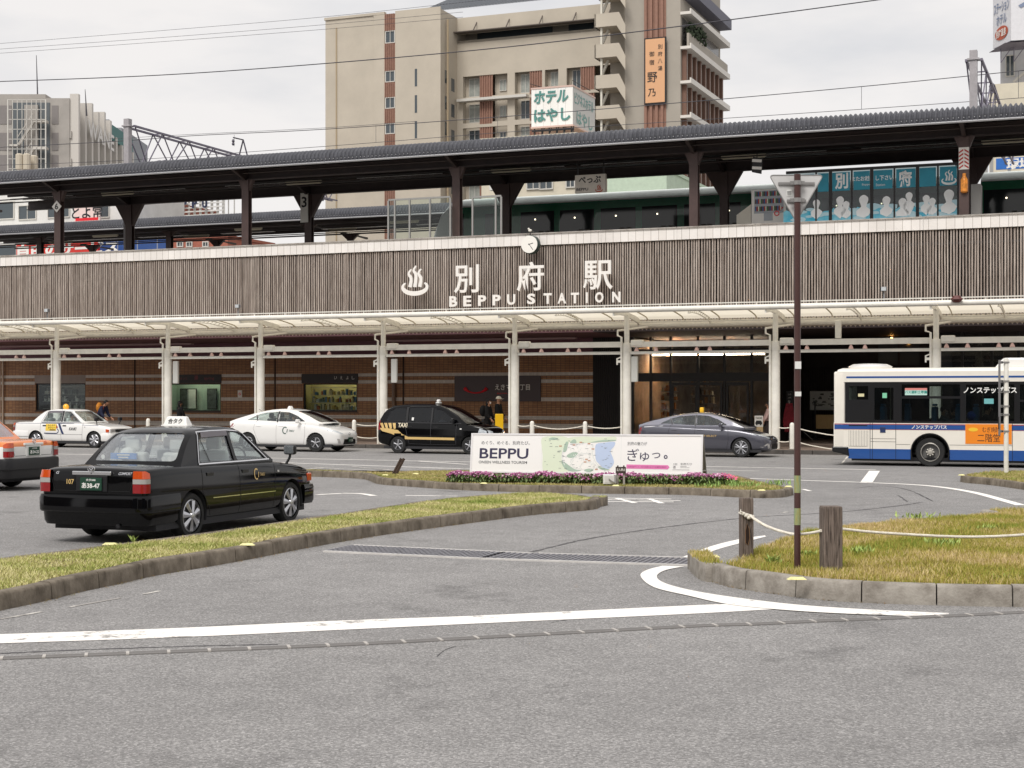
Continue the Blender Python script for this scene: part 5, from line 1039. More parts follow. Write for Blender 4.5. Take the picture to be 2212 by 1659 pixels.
HT.part('metal_roof', b, mat('roof_slate', '#7e8288', rough=.5, var=.08))
# zigzag fire stair
tS = th-1.5; XS = lambda px: L(px, DH-1.6).x; ZS = lambda px, py: L(px, DH-1.6, py).z
b = MB(); b.box(XS(1300), XS(1345), th+1.5, th+4.5, 0, 60); HT.part('stair_core', b, CRM2)
for k in range(8):
    z = ZS(1285, 97)-k*3.35+3.35*2; x0, x1, x2 = XS(1284), XS(1332), XS(1351); b = MB()
    b.prism([(x0, z-1.45), (x1, z-1.45), (x2, z-3.0), (x2, z-1.5), (x1+.25, z), (x0, z)], tS, tS+.18); b.box(x0, x0+.18, tS, tS+3, z-1.45, z); b.box(x0, x1, tS+.18, tS+3, z-1.45, z-1.3)
    HT.part('stair_flight', b, CRM); b = MB(); b.box(XS(1295), XS(1299), tS+.3, tS+.6, z-3.35, z-1.3); b.bar((XS(1290), tS+1.5, z-3.2), (XS(1305), tS+1.5, z-1.45), .25); HT.part('stair_post', b, mat('stair_white', '#d2cec2', rough=.6))
# right tower
x0, x1 = HX(1350), HX(1470); b = MB(); b.box(x0, x1, th, th+17.5, 0, 58); HT.part('right_tower', b, CRM2)
HT.part('slat_strip', slats(HX(1393), HX(1439), 8, 58, th, pitch=.62, w=.3, dep=.3), BRN)
b = MB(); b.box(x1, x1+1.5, th+1, th+17, HZ(1470, -8), HZ(1470, -8)+1.2); HT.part('penthouse', b, mat('penthouse_slate', '#5f5f6c', rough=.6))
for k in range(7):                                 # storeys on the side that faces right
    z = HZ(1472, 28)-k*3.72; b = MB(); b.box(x1, x1+1.2, th-.1, th+17.5, z-.18, z+.12); b.box(x1+1.05, x1+1.2, th-.1, th+17.5, z+.12, z+.4); HT.part('side_balcony', b, mat('balcony_white', '#d7d2ca', rough=.6))
    b = MB(); b.box(x1, x1+.03, th+.6, th+16.6, z-3.4, z-.3); HT.part('side_windows', b, mat('side_glass', '#5d5a58', rough=.2, var=.3, vs=1))
    if k != 0:
        b = MB()
        for q in range(9): y = th+.5+q*2; b.box(x1+.03, x1+.5, y, y+.45, z-3.5, z-.18)
        HT.part('brown_fins', b, mat('fin_brown', '#75584a', rough=.7)); b = MB()
        for q in range(8): y = th+1.3+q*2; b.box(x1+.03, x1+.35, y, y+.3, z-3.5, z-.18)
        HT.part('pale_fins', b, WFR)
    else:
        b = MB(); b.box(x1+.7, x1+.95, th, th+17.3, z-3.6, z-2.2); HT.part('terrace_wall', b, CRM2); rs = random.Random(8); b = MB()
        for q in range(260): y = th+rs.uniform(1, 7); b.ball((x1+rs.uniform(.3, 1.2), y, z-2.4+rs.uniform(0, 1.6)), rs.uniform(.08, .2), 4, 3)
        single('terrace_plant', b, mat('terrace_green', '#2f3a26', rough=.8, var=.4), 'dark green shrub on the top terrace of the tall hotel', 'plant', (x1+.5, th+3, z-2.4), ST)
T = Thing('hotel_sign', 'tall orange signboard with black brush characters on the beige hotel tower', 'sign', (HX(1417), th-.4, HZ(1417, 225)), ST)
x0, x1 = HX(1394.5), HX(1441.5); z0, z1 = HZ(1418, 226), HZ(1418, 83); b = MB(); b.box(x0, x1, th-.5, th-.3, z0, z1); T.part('border', b, BLK); b = MB(); b.box(x0+.14, x1-.14, th-.53, th-.5, z0+.14, z1-.14); T.part('panel', b, mat('sign_orange', '#d8a67c', rough=.5))
def vt(T, s, px, y0, dy, w, m, D=DH, bold=.004, tl=None):
    for i, ch in enumerate(s): k = 3300/(D*8256/(px+7150)); ftext(T, ch, px, y0+i*dy, D, w=w/k, h=w/k, m=m, bold=bold, tl=tl)
vt(T, '別府八湯', 1429, 103, 15.5, 10, TXK, tl=th-.56); vt(T, '御宿', 1411, 119, 18, 11, TXK, tl=th-.56); vt(T, '野', 1412, 169, 0, 22, TXK, tl=th-.56, bold=.008); vt(T, '乃', 1411, 202, 0, 17, TXK, tl=th-.56, bold=.008)
# white cube sign on a lower roof
DC = 122; tcb = tt(DC); x0, x1 = L(1148, DC).x, L(1237.5, DC).x; z0, z1 = L(1237, DC, 272).z, L(1237, DC, 184).z; ln = 5.4
T = Thing('cube_hotel_sign', 'white box shaped rooftop sign with green katakana and orange edges', 'sign', (x1, tcb, z0), ST)
CW = tiles('sign_white_panels', '#f0efec', '#eceae6', '#b9b6b2', .62, 9, .012, rough=.4); b = MB(); b.box(x0, x1, tcb, tcb+ln, z0+.14, z1-.1); T.part('box', b, CW)
b = MB()
for z in (z0, z1-.1): b.box(x0-.04, x1+.04, tcb-.04, tcb+ln+.04, z, z+.13)
T.part('orange_edge', b, mat('edge_orange', '#cdb1a6', rough=.6)); GT2 = mat('letter_green', '#548a84', rough=.4)
ftext(T, 'ホテル', 1191, 209, DC, w=2.9, h=1.02, m=GT2, bold=.03, depth=.06, tl=tcb-.01, shear=.1); ftext(T, 'はやし', 1193, 248, DC, w=3.05, h=1.05, m=GT2, bold=.03, depth=.06, tl=tcb-.01)
b = MB(); zc = (z0+z1)/2; text(b, 'ビジネスホテル', (x1+.02, tcb+ln/2, zc+.7), (0, 1, 0), (0, 0, 1), ln*.86, .95, .02); text(b, 'はやし', (x1+.02, tcb+ln*.52, zc-.75), (0, 1, 0), (0, 0, 1), ln*.72, 1.1, .02); T.part('lettering', b, GT2)
b = MB(); rs = random.Random(3)
for i in range(6):
    for j in range(2): x = x0+.2+i*(x1-x0-.4)/5; y = tcb+.2+j*(ln-.4); b.bar((x, y, z0-2.6), (x, y, z0), .09); b.bar((x, y, z0-2.6), (min(x1, x+.8), y, z0), .06)
b.box(x0, x1, tcb+.1, tcb+.2, z0-.25, z0-.1); T.part('lattice', b, BLK)
b = MB(); b.tube([(x1-.6, tcb+1, z1), (x1-.4, tcb+1, z1+.6), (x1+.9, tcb+1.6, z1-.2)], .03, 5); b.tube([(x0-.2, tcb+1, z1), (x0-.5, tcb+1, z1+.6), (x0+1, tcb+1.4, z1+.1)], .03, 5); T.part('lamp_arms', b, BLK)
def lowblock(name, label, D, p0, p1, ytop, m, wn=(), depth=12, zb=0, winm=WDK, cat='building'):
    T = Thing(name, label, cat, (L(p0, D).x, tt(D), 0), ST); b = MB(); a, e_ = L(p0, D).x, L(p1, D).x; zt = L((p0+p1)/2, D, ytop).z; b.box(a, e_, tt(D), tt(D)+depth, zb, zt); b.box(a-.1, e_+.1, tt(D)-.12, tt(D)+depth, zt, zt+.25); T.part('walls', b, m)
    for px0, px1, y0, y1 in wn: winbox(T, L(px0, D).x, L(px1, D).x, L(px0, D, y1).z, L(px0, D, y0).z, tt(D), winm)
    return T
PW = mat('plaster_white', '#d9d8d4', rough=.8, var=.08, vs=.6); PG = mat('plaster_cream', '#cfc7b4', rough=.8, var=.08, vs=.6)
lowblock('low_apartment', 'cream low building below the white cube sign, seen under the near roof', 118, 1040, 1245, 300, PG, [(1140, 1165, 388, 408), (1168, 1193, 388, 408), (1225, 1241, 388, 404), (1085, 1105, 388, 400)])
lowblock('pale_green_building', 'pale green low building seen right of the platform name board', 116, 1312, 1440, 372, mat('plaster_green', '#bfd0bb', rough=.8, var=.06), [])
T = Thing('outdoor_air_unit', 'white outdoor air conditioner beside the cream low building', 'air conditioner', L(1070, 114, 408), ST); p = L(1070, 114, 408); b = MB(); b.rbox(p.x-.5, p.x+.5, p.y, p.y+.4, p.z-.1, p.z+.8, .04); T.part('case', b, PW); b = MB(); b.lathe([(.28, 0), (.3, .03)], (p.x-.12, p.y-.02, p.z+.35), 'y', 16); T.part('fan', b, _M['frame_grey'])
# grey office block with glazed stair at the left
D = 195.; X = lambda px: (px-CX)*D/F; ZZ = lambda py: H+(CY-py)*D/F
OB = Thing('grey_office_block', 'grey office block with a glazed stair cage at the far left', 'building', (X(60), D, 0)); CG = mat('office_concrete', '#a29d97', rough=.85, var=.1, vs=.4, bump=.1, bs=5); CG2 = mat('office_panel', '#827d7b', rough=.8, var=.08, vs=.4)
x0, x1 = X(-140), X(150); zt = ZZ(212); b = MB(); b.box(x0, x1, D, D+30, 0, zt); b.box(x0, X(88), D+2, D+10, zt, zt+.9); OB.part('walls', b, CG)
for a, e_ in ((228, 268), (287, 325), (335, 372), (380, 420)):
    for q0, q1 in ((-140, 25), (112, 126)): b = MB(); b.box(X(q0), X(q1), D-.06, D, ZZ(e_), ZZ(a)); OB.part('wall_panel', b, CG2)
b = MB(); sx0, sx1 = X(27), X(108); b.box(sx0, sx1, D-.1, D, 5, ZZ(222)); OB.part('stair_shaft', b, mat('shaft_dark', '#5b6165', rough=.5)); b = MB(); b.box(X(55), X(84), D-.5, D-.12, 5, ZZ(228)); OB.part('stair_column', b, CG)
b = MB()
for k in range(9): x = sx0+(sx1-sx0)*k/8; b.bar((x, D-1.8, 5), (x, D-1.8, ZZ(221)), .14 if k in (0, 8) else .07)
for k in range(16): z = ZZ(221)-k*1.25; b.bar((sx0, D-1.8, z), (sx1, D-1.8, z), .07)
OB.part('cage_frame', b, WFR)
for k in range(5):
    z = ZZ(262)-k*3.4; b = MB(); a, e_ = (sx0+1.2, X(97)) if k % 2 else (sx0+1.2, X(97)); b.bar((a, D-1.2, z-3.2), (e_-1, D-1.2, z-.2), .35, .3); b.bar((a, D-1.7, z-2.3), (e_-1, D-1.7, z+.7), .07); b.box(sx0, a, D-1.7, D-.5, z-3.45, z-3.2); b.box(e_-1, sx1, D-1.7, D-.5, z-.4, z-.1); OB.part('stair_flight', b, mat('stair_pale', '#c3beb6', rough=.6))
for k in range(6):
    for q in range(9):
        y = D+1.2+q*3.1; z = zt-2.6-k*3.5
        b = MB(); b.box(x1-.02, x1+.03, y, y+1.5, z-2.3, z); OB.part('side_window', b, WDK)
b = MB()
for q in range(10): y = D+.2+q*3.1; b.box(x1, x1+1.1, y, y+.75, 4, zt+(.0 if q % 2 else .6)-(2.4 if q > 5 else 0))
OB.part('side_fins', b, mat('fin_pale', '#c9c4bd', rough=.8)); b = MB()
for k in range(7): z = zt-4.6-k*3.5; b.box(x1+.03, x1+.25, D, D+29, z-.5, z+.4)
OB.part('spandrels', b, CG)
b = MB(); b.box(x1-6, x1+.8, D+16, D+17, zt-1.2, zt+.2); b.box(x1-6, x1-1, D+30, D+46, 0, zt+1.5); OB.part('rear_wing', b, mat('wing_grey', '#8f9297', rough=.8)); b = MB(); b.box(x1+.2, x1+.9, D+17, D+29, zt-2.4, zt-.3); OB.part('teal_screen', b, mat('screen_teal', '#2f6a66', rough=.6))
b = MB(); text(b, 'WANE', (x1+1.15, D+11, ZZ(262)), (0, 1, 0), (0, 0, 1), 13, 2.2, .02); OB.part('lettering', b, mat('letter_pale_grey', '#d6d3cf', rough=.6))
for px, y0, y1, lb in ((66, 205, 108, 'tall thin rooftop mast on the grey office block'), (173, 224, 183, 'shorter thin mast on the edge of the grey office block')):
    b = MB(); b.tube([(X(px), D+3, ZZ(y0)-1), (X(px)-.2, D+3, ZZ(y1))], [.12, .04], 5); single('roof_mast', b, WIRE, lb, 'mast', (X(px), D+3, ZZ(y0)-1))
b = MB()
for i, px in enumerate((42, 50, 58, 66)): b.lathe([(.35, 0), (.35, 1.3), (.2, 1.4)], ((px-1106)*136/3300, 136+i % 2, 2+(855-366)*136/3300), n=10)
single('roof_tanks', b, mat('tank_beige', '#c2b8a6', rough=.6), 'row of pale rooftop tanks in front of the grey office block', 'water tank', ((42-1106)*136/3300, 136, 22))
T = lowblock('white_low_building', 'white low building with small windows under the left end of the near roof', 134, -120, 272, 371, PW, [(105, 150, 443, 470), (200, 236, 443, 470), (-40, 30, 440, 475), (42, 78, 446, 474)], 10)
b = MB(); q = L(140, 134).x
T = board('pink_shop_sign', 'pale pink sign with black brush characters on the white low building', L(163, 132).x, L(218, 132).x, L(190, 132, 478).z, L(190, 132, 437).z, tt(132), mat('sign_pinkish', '#e6cfc9', rough=.5, var=.05), .2); ftext(T, 'とよ常', 191, 459, 132, w=3.6, h=1.3, m=TXK, bold=.02, tl=tt(132)-.21)
b = MB(); b.box(L(166, 132).x, L(215, 132).x, tt(132)-.215, tt(132)-.2, L(190, 132, 477).z, L(190, 132, 471).z); T.part('red_band', b, TXR)
# lettered lattice sign
D = 150; T = Thing('lattice_roof_sign', 'open rooftop lattice sign with dark blue Latin letters between the two roofs', 'sign', L(410, D, 470), ST); b = MB(); a, e_ = L(345, D).x, L(482, D).x
for k in range(14): z = L(410, D, 466).z+k*.42; b.bar((a, tt(D), z), (e_, tt(D), z), .14)
for k in range(12): x = a+(e_-a)*k/11; b.bar((x, tt(D)+.2, L(410, D, 490).z), (x, tt(D)+.2, L(410, D, 428).z), .12); b.bar((x, tt(D)+2.2, L(410, D, 490).z), (x, tt(D)+2.2, L(410, D, 430).z), .1)
T.part('lattice', b, PW); NB = mat('letter_navy', '#2c3350', rough=.5)
for i, ch in enumerate('BEPPU'): ftext(T, ch, 358+i*22, 441, D, w=.62, h=.9, m=NB, bold=.05, depth=.1, tl=tt(D)-.3)
T = lowblock('brick_penthouse', 'reddish brick rooftop block below the lattice sign', 152, 346, 402, 449, mat('brick_red', '#9d6355', rough=.8), [], 6)
T = lowblock('red_brown_building', 'reddish brown building low between the far roof pillars', 125, 372, 492, 516, mat('brick_salmon', '#a2614f', rough=.8, var=.1), [(385, 395, 524, 532), (405, 415, 524, 532), (440, 450, 524, 532)], 8)
T = lowblock('blue_glass_building', 'dark blue panelled building low behind the far platform', 128, 212, 358, 500, tiles('blue_panels', '#27457c', '#2f5290', '#8a8f9b', 2.2, 1.1, .06, rough=.3), [], 8)
T = board('red_shop_sign', 'long red sign with white katakana low behind the far platform', L(40, 126).x, L(216, 126).x, L(110, 126, 552).z, L(110, 126, 526).z, tt(126), mat('sign_red', '#d3342a', rough=.4), .3); ftext(T, '自由のサービス', 150, 538, 126, w=11.5, h=1.2, m=TXW, bold=.05, tl=tt(126)-.32)
T = lowblock('dark_window_building', 'low building with a dark glass front at the lower left', 129, -120, 42, 520, PW, [(-60, 36, 534, 556)], 8)
# right-hand hotel tower with lettered cube
D = 150; T = Thing('rooftop_hotel_sign', 'pale box sign with blue katakana and red oval at the top right corner', 'sign', L(2169, D, 110), ST)
x0, x1, x2 = L(2143, D).x, L(2196, D).x, L(2196, D).x; z0, z1 = L(2180, D, 88).z, L(2180, D, 88).z+5.2; tq = tt(D); xl_ = L(2143, D).x
# the corner points at the viewer: left face turned, right face almost frontal
c0 = Vector((L(2184, D).x, tq, 0)); lf = Vector((L(2145, D+3).x, tt(D+3), 0)); rt = Vector((L(2300, D+.5).x, tt(D+.5), 0)); b = MB(); bk = lf+rt-c0
b.add([(p.x, p.y, z) for z in (z0, z1) for p in (c0, rt, bk, lf)], [(0, 3, 2, 1), (4, 5, 6, 7), (0, 1, 5, 4), (1, 2, 6, 5), (2, 3, 7, 6), (3, 0, 4, 7)]); T.part('box', b, mat('sign_pale', '#d8d8dc', rough=.5, var=.04))
R_ = (c0-lf).normalized(); mid = (c0+lf)/2; N_ = R_.cross(Vector((0, 0, 1))); wl_ = (c0-lf).length; BLT = mat('letter_slate_blue', '#7a86a0', rough=.5)
def on(m_, s, fz, w, h, mt, nm='lettering', R=R_, M_=mid, N=N_): b = MB(); p = M_+N*.06; text(b, s, (p.x, p.y, z0+fz), R, (0, 0, 1), w, h, .02); T.part(nm, b, mt)
on(T, 'ステーション', 3.35, wl_*.84, .95, BLT); on(T, 'ホテル', 2.25, wl_*.55, .9, BLT)
b = MB(); p = mid+N_*.05; q = p+N_*.03; n = 24; b.add([(p.x+R_.x*wl_*.36*math.cos(a), p.y+R_.y*wl_*.36*math.cos(a), z0+1.05+.6*math.sin(a)) for a in np.linspace(0, 2*math.pi, n+1)[:-1]], [tuple(range(n))]); T.part('red_oval', b, mat('oval_red', '#b4573f', rough=.5))
b = MB(); p = mid+N_*.1; text(b, '別府温泉', (p.x, p.y, z0+1.05), R_, (0, 0, 1), wl_*.55, .7, .02); T.part('lettering', b, TXW)
R2_ = (rt-c0).normalized(); N2 = R2_.cross(Vector((0, 0, 1))); b = MB(); p = c0+R2_*1.6+N2*.06; text(b, 'ス', (p.x, p.y, z0+3.7), R2_, (0, 0, 1), 2.0, 1.9, .02); T.part('lettering', b, BLT); b = MB(); p = c0+R2_*4.2+N2*.05; b.add([(p.x+R2_.x*1.6*math.cos(a), p.y+R2_.y*1.6*math.cos(a), z0+1.2+.6*math.sin(a)) for a in np.linspace(0, 2*math.pi, n+1)[:-1]], [tuple(range(n))]); T.part('red_oval', b, _M['oval_red'])
b = MB(); b.add([(p.x, p.y, z) for z, k in ((z0-.15, 1),) for p in (c0-R2_*.5, rt, bk, lf-R_*.8)], [(0, 1, 2, 3)])
for k in range(8): b.bar((c0.x+k*1.1-1, c0.y+2.2, z0-1.4), (c0.x+k*1.1-1, c0.y+2.2, z0), .08); b.bar((c0.x+k*1.1-1, c0.y+2.2, z0-1.4), (c0.x+k*1.1, c0.y+2.2, z0), .06)
T.part('lattice', b, STL)
DT = 155; T = Thing('right_tower_building', 'pale grey tower with one tall window below the box sign at the right', 'building', (L(2180, DT).x, tt(DT), 0), ST)
b = MB(); b.box(L(2161, DT).x, L(2161, DT).x+14, tt(DT), tt(DT)+10, 0, L(2180, DT, 88).z); T.part('tower', b, mat('tower_grey', '#c3c3c6', rough=.8, var=.05)); b = MB(); b.box(L(2137, DT-8).x, L(2137, DT-8).x+18, tt(DT-8), tt(DT-8)+6, 0, L(2160, DT-8, 181).z); T.part('lower_block', b, PG)
winbox(T, L(2174, DT).x, L(2190, DT).x, L(2180, DT, 164).z, L(2180, DT, 121).z, tt(DT), WDK)
b = MB(); b.bar((L(2190, DT).x, tt(DT)-.6, L(2190, DT, 180).z), (L(2225, DT).x, tt(DT)-.6, L(2225, DT, 150).z), .2); T.part('stair_rail', b, WFR)
T = board('blue_billboard', 'blue billboard with white kanji at the right edge under the near roof', L(2152, 110).x, L(2300, 110).x, L(2180, 110, 366).z, L(2180, 110, 342).z, tt(110), mat('billboard_blue', '#2668b8', rough=.4, var=.06), .2); ftext(T, '環境', 2202, 354, 110, w=1.55, h=.72, m=TXW, bold=.04, tl=tt(110)-.21)
b = MB()
for px in (2130, 2142, 2180): b.bar((L(px, 112).x, tt(112), 4), (L(px, 112).x, tt(112), L(px, 112, 325).z), .2)
T.part('posts', b, _M['frame_grey'])
# ------------------------------------------------------------------ cars
TYR = mat('tyre_rubber', '#232323', rough=.85, var=.15, vs=12); RIMS = mat('rim_silver', '#c9cace', rough=.28, metal=.75); RIMD = mat('rim_dark', '#3a3a3c', rough=.5); CHR = mat('chrome', '#dcdcde', rough=.12, metal=1.); CHD = mat('trim_black', '#17171a', rough=.45)
CARG = glass('car_glass', (.93, .97, .96), .10); CARR = glass('car_glass_rear', (.96, .98, .97), .36); CARD = glass('car_glass_tinted', (.36, .38, .40), .07)
RED = mat('lamp_red', '#8f0a12', rough=.12, coat=.6, var=.12, vs=30); AMB = mat('lamp_amber', '#c64a12', rough=.12, coat=.6); CLR = mat('lamp_clear', '#a8a5a2', rough=.1, coat=.6); INT = mat('cabin_dark', '#2a2a2d', rough=.8); SEATW = mat('seat_cover_white', '#d8dad6', rough=.9, var=.05); PLG = mat('plate_green', '#17402f', rough=.4); PLW = mat('plate_white', '#e8e8e4', rough=.4)
def plane_grid(poly, step):
    """2D outline -> small faces"""
    bm = bmesh.new(); f = bm.faces.new([bm.verts.new((p[0], p[1], 0)) for p in poly])
    x0, x1 = min(p[0] for p in poly), max(p[0] for p in poly); y0, y1 = min(p[1] for p in poly), max(p[1] for p in poly)
    for a, lo, hi in (((1, 0, 0), x0, x1), ((0, 1, 0), y0, y1)):
        k = lo+step
        while k < hi: bmesh.ops.bisect_plane(bm, geom=bm.verts[:]+bm.edges[:]+bm.faces[:], plane_co=(k*a[0], k*a[1], 0), plane_no=a); k += step
    bmesh.ops.triangulate(bm, faces=bm.faces[:]); bm.verts.index_update(); v = [(q.co.x, q.co.y) for q in bm.verts]; fs = [tuple(q.index for q in p.verts) for p in bm.faces]; bm.free(); return v, fs
class Hull:
    def __init__(s, meshes):
        v = []; f = []
        for me in meshes:
            b = len(v); v += [p.co.copy() for p in me.vertices]; f += [tuple(i+b for i in p.vertices) for p in me.polygons]
        s.t = BVHTree.FromPolygons(v, f)
    def hit(s, side, a, b):
        o, d = {'R': ((a, -4, b), (0, 1, 0)), 'L': ((a, 4, b), (0, -1, 0)), 'B': ((-4, a, b), (1, 0, 0)), 'F': ((12, a, b), (-1, 0, 0)), 'T': ((a, b, 5), (0, 0, -1))}[side]
        r = s.t.ray_cast(Vector(o), Vector(d)); return r[0], Vector(d)
    def decal(s, mb, side, v, f, off=.004):
        vs = []; last = None
        for a, b in v:
            p, d = s.hit(side, a, b)
            if p is None: p = last or Vector({'R': (a, -.84, b), 'L': (a, .84, b), 'B': (0, a, b), 'F': (4.6, a, b), 'T': (a, b, 1)}[side])
            last = p; vs.append(p-d*off)
        return mb.add(vs, f)
    def area(s, mb, side, poly, off=.005, step=.07): return s.decal(mb, side, *plane_grid(poly, step), off)
    def strip(s, mb, side, pts, w, off=.004, step=.05):
        P_ = [Vector((a, b)) for a, b in pts]; out = []
        for p, q in zip(P_, P_[1:]): n = max(1, int((q-p).length/step)); out += [p.lerp(q, k/n) for k in range(n)]
        out.append(P_[-1]); v = []
        for i, p in enumerate(out): d = (out[min(i+1, len(out)-1)]-out[max(0, i-1)]).normalized(); n = Vector((-d.y, d.x))*w/2; v += [tuple(p+n), tuple(p-n)]
        return s.decal(mb, side, v, [(2*i, 2*i+1, 2*i+3, 2*i+2) for i in range(len(out)-1)], off)
    def text(s, mb, side, tx, c, w, h, bold=0., shear=0., off=.006):
        v, f = flat_text(tx, w, h, bold, shear); m = {'R': 1, 'L': -1, 'B': -1, 'F': 1, 'T': 1}[side]; return s.decal(mb, side, [(c[0]+a*m, c[1]+b) for a, b in v], f, off)
def interp(tab, x):
    for a, b in zip(tab, tab[1:]):
        if x <= b[0]: t = max(0, (x-a[0])/(b[0]-a[0])); return [p+(q-p)*t for p, q in zip(a, b)]
    return list(tab[-1])
def body_mesh(st):
    """half sections along the length, then smoothed"""
    secs = []
    for x, w, zb, zt in st:
        h = zt-zb; half = [(0, zb), (w*.80, zb), (w*.965, zb+.05), (w*.995, zb+h*.30), (w, zb+h*.55), (w*.985, zb+h*.80), (w*.955, zt-.035), (w*.90, zt-.004), (w*.5, zt+.012), (0, zt+.018)]
        secs.append([(x, y, z) for y, z in half]+[(x, -y, z) for y, z in half[-2:0:-1]])
    mb = MB(); loft(mb, secs); return subsurf(mb.mesh('b', []), 2)
def gh_mesh(prof, belt, wb, wr, Hh, bow=(.06, .12), inset=0., bot=.09):
    """cabin above the belt line: profile of (x, z) from the rear foot to the front foot"""
    secs = []; n = len(prof); xm = (prof[0][0]+prof[-1][0])/2
    for i, (x, z) in enumerate(prof):
        zt = z-inset; x += (.6*inset if x < xm else -.6*inset) if i in (0, n-1) else 0; secw = lambda q: wb+(wr-wb)*max(0, (q-belt))/(Hh-belt)-inset
        end = 1 if x > xm else -1; k = max(0, 1-(z-belt)/(Hh-belt-.03)); bw = (bow[1] if end > 0 else -bow[0])*min(1, k*1.6)
        half = [(0, belt-bot), (secw(belt), belt-bot)]+[(secw(belt+(zt-belt)*q), belt+(zt-belt)*q) for q in (.02, .35, .7, .9)]+[(secw(zt)-.035, zt-.012), (secw(zt)*.72, zt+.004), (secw(zt)*.36, zt+.012), (0, zt+.014)]
        W_ = secw(belt); secs.append([(x+bw*(1-(y/W_)**2), y, q) for y, q in half]+[(x+bw*(1-(y/W_)**2), -y, q) for y, q in half[-2:0:-1]])
    mb = MB(); loft(mb, secs); return mb.mesh('g', [])
def prism_mesh(poly, a, b, axis): mb = MB(); mb.prism(poly, a, b, axis); return mb.mesh('p', [])
def round_poly(poly, r=.04, n=3):
    out = []; N = len(poly)
    for i in range(N):
        p = Vector(poly[i]); a = (Vector(poly[i-1])-p); b = (Vector(poly[(i+1) % N])-p); q = min(r, a.length*.4, b.length*.4); a = p+a.normalized()*q; b = p+b.normalized()*q
        for k in range(n+1): t = k/n; out.append(tuple((1-t)**2*a+2*t*(1-t)*p+t*t*b))
    return out
_BM = {}
def car_meshes(key, sp):
    if key in _BM: return _BM[key]
    bd = body_mesh(sp['st']); r = sp['r']; cuts = []
    for ax in sp['ax']:
        for sg in (-1, 1):
            c = MB(); w = sp['W']/2; c.lathe([(r*sp.get('arch', 1.14), -.3), (r*sp.get('arch', 1.14), .3)], (ax, sg*(w+.03), r*1.02), 'y', 32); cuts.append(c.mesh('c', []))
    bd = boolean(bd, cuts); prof = sp['prof']
    gm = lambda i_, b_: gh_mesh(prof, sp['belt'], sp['wb'], sp['wr'], sp['H'], sp.get('bow', (.06, .12)), i_, b_)
    shell = boolean(gm(0, .09), [gm(.04, .15)]); gl = boolean(gm(.008, .08), [gm(.016, .12)])
    panes = []; cut = []; xm = sp.get('xm', (prof[0][0]+prof[-1][0])/2)
    for poly in sp['side']:
        q = round_poly(poly)
        for a, b in ((-1.3, -.3), (.3, 1.3)): pm = prism_mesh(q, a, b, 'y'); cut.append(pm); panes.append(('side_window', boolean(gl.copy(), [pm.copy()], 'INTERSECT')))
    for nm, poly, a, b in (('rear_window', sp['rear'], -.6, sp['rx']), ('windscreen', sp['front'], sp['fx'], sp['L']+.6)):
        pm = prism_mesh(round_poly(poly, .07), a, b, 'x'); cut.append(pm); panes.append((nm, boolean(gl.copy(), [pm.copy()], 'INTERSECT')))
    gh = boolean(shell, cut)
    for me in (bd, gh): shade(me, 28)
    for _, me in panes: shade(me, 28)
    _BM[key] = (bd, gh, panes); return _BM[key]
def setm(me, *ms):
    me = me.copy(); me.materials.clear()
    for m in ms: me.materials.append(m)
    return me
def two_tone(me, z):
    bm = bmesh.new(); bm.from_mesh(me); bmesh.ops.bisect_plane(bm, geom=bm.verts[:]+bm.edges[:]+bm.faces[:], plane_co=(0, 0, z), plane_no=(0, 0, 1))
    for f in bm.faces: f.material_index = 1 if f.calc_center_median().z > z else 0
    bm.to_mesh(me); bm.free()
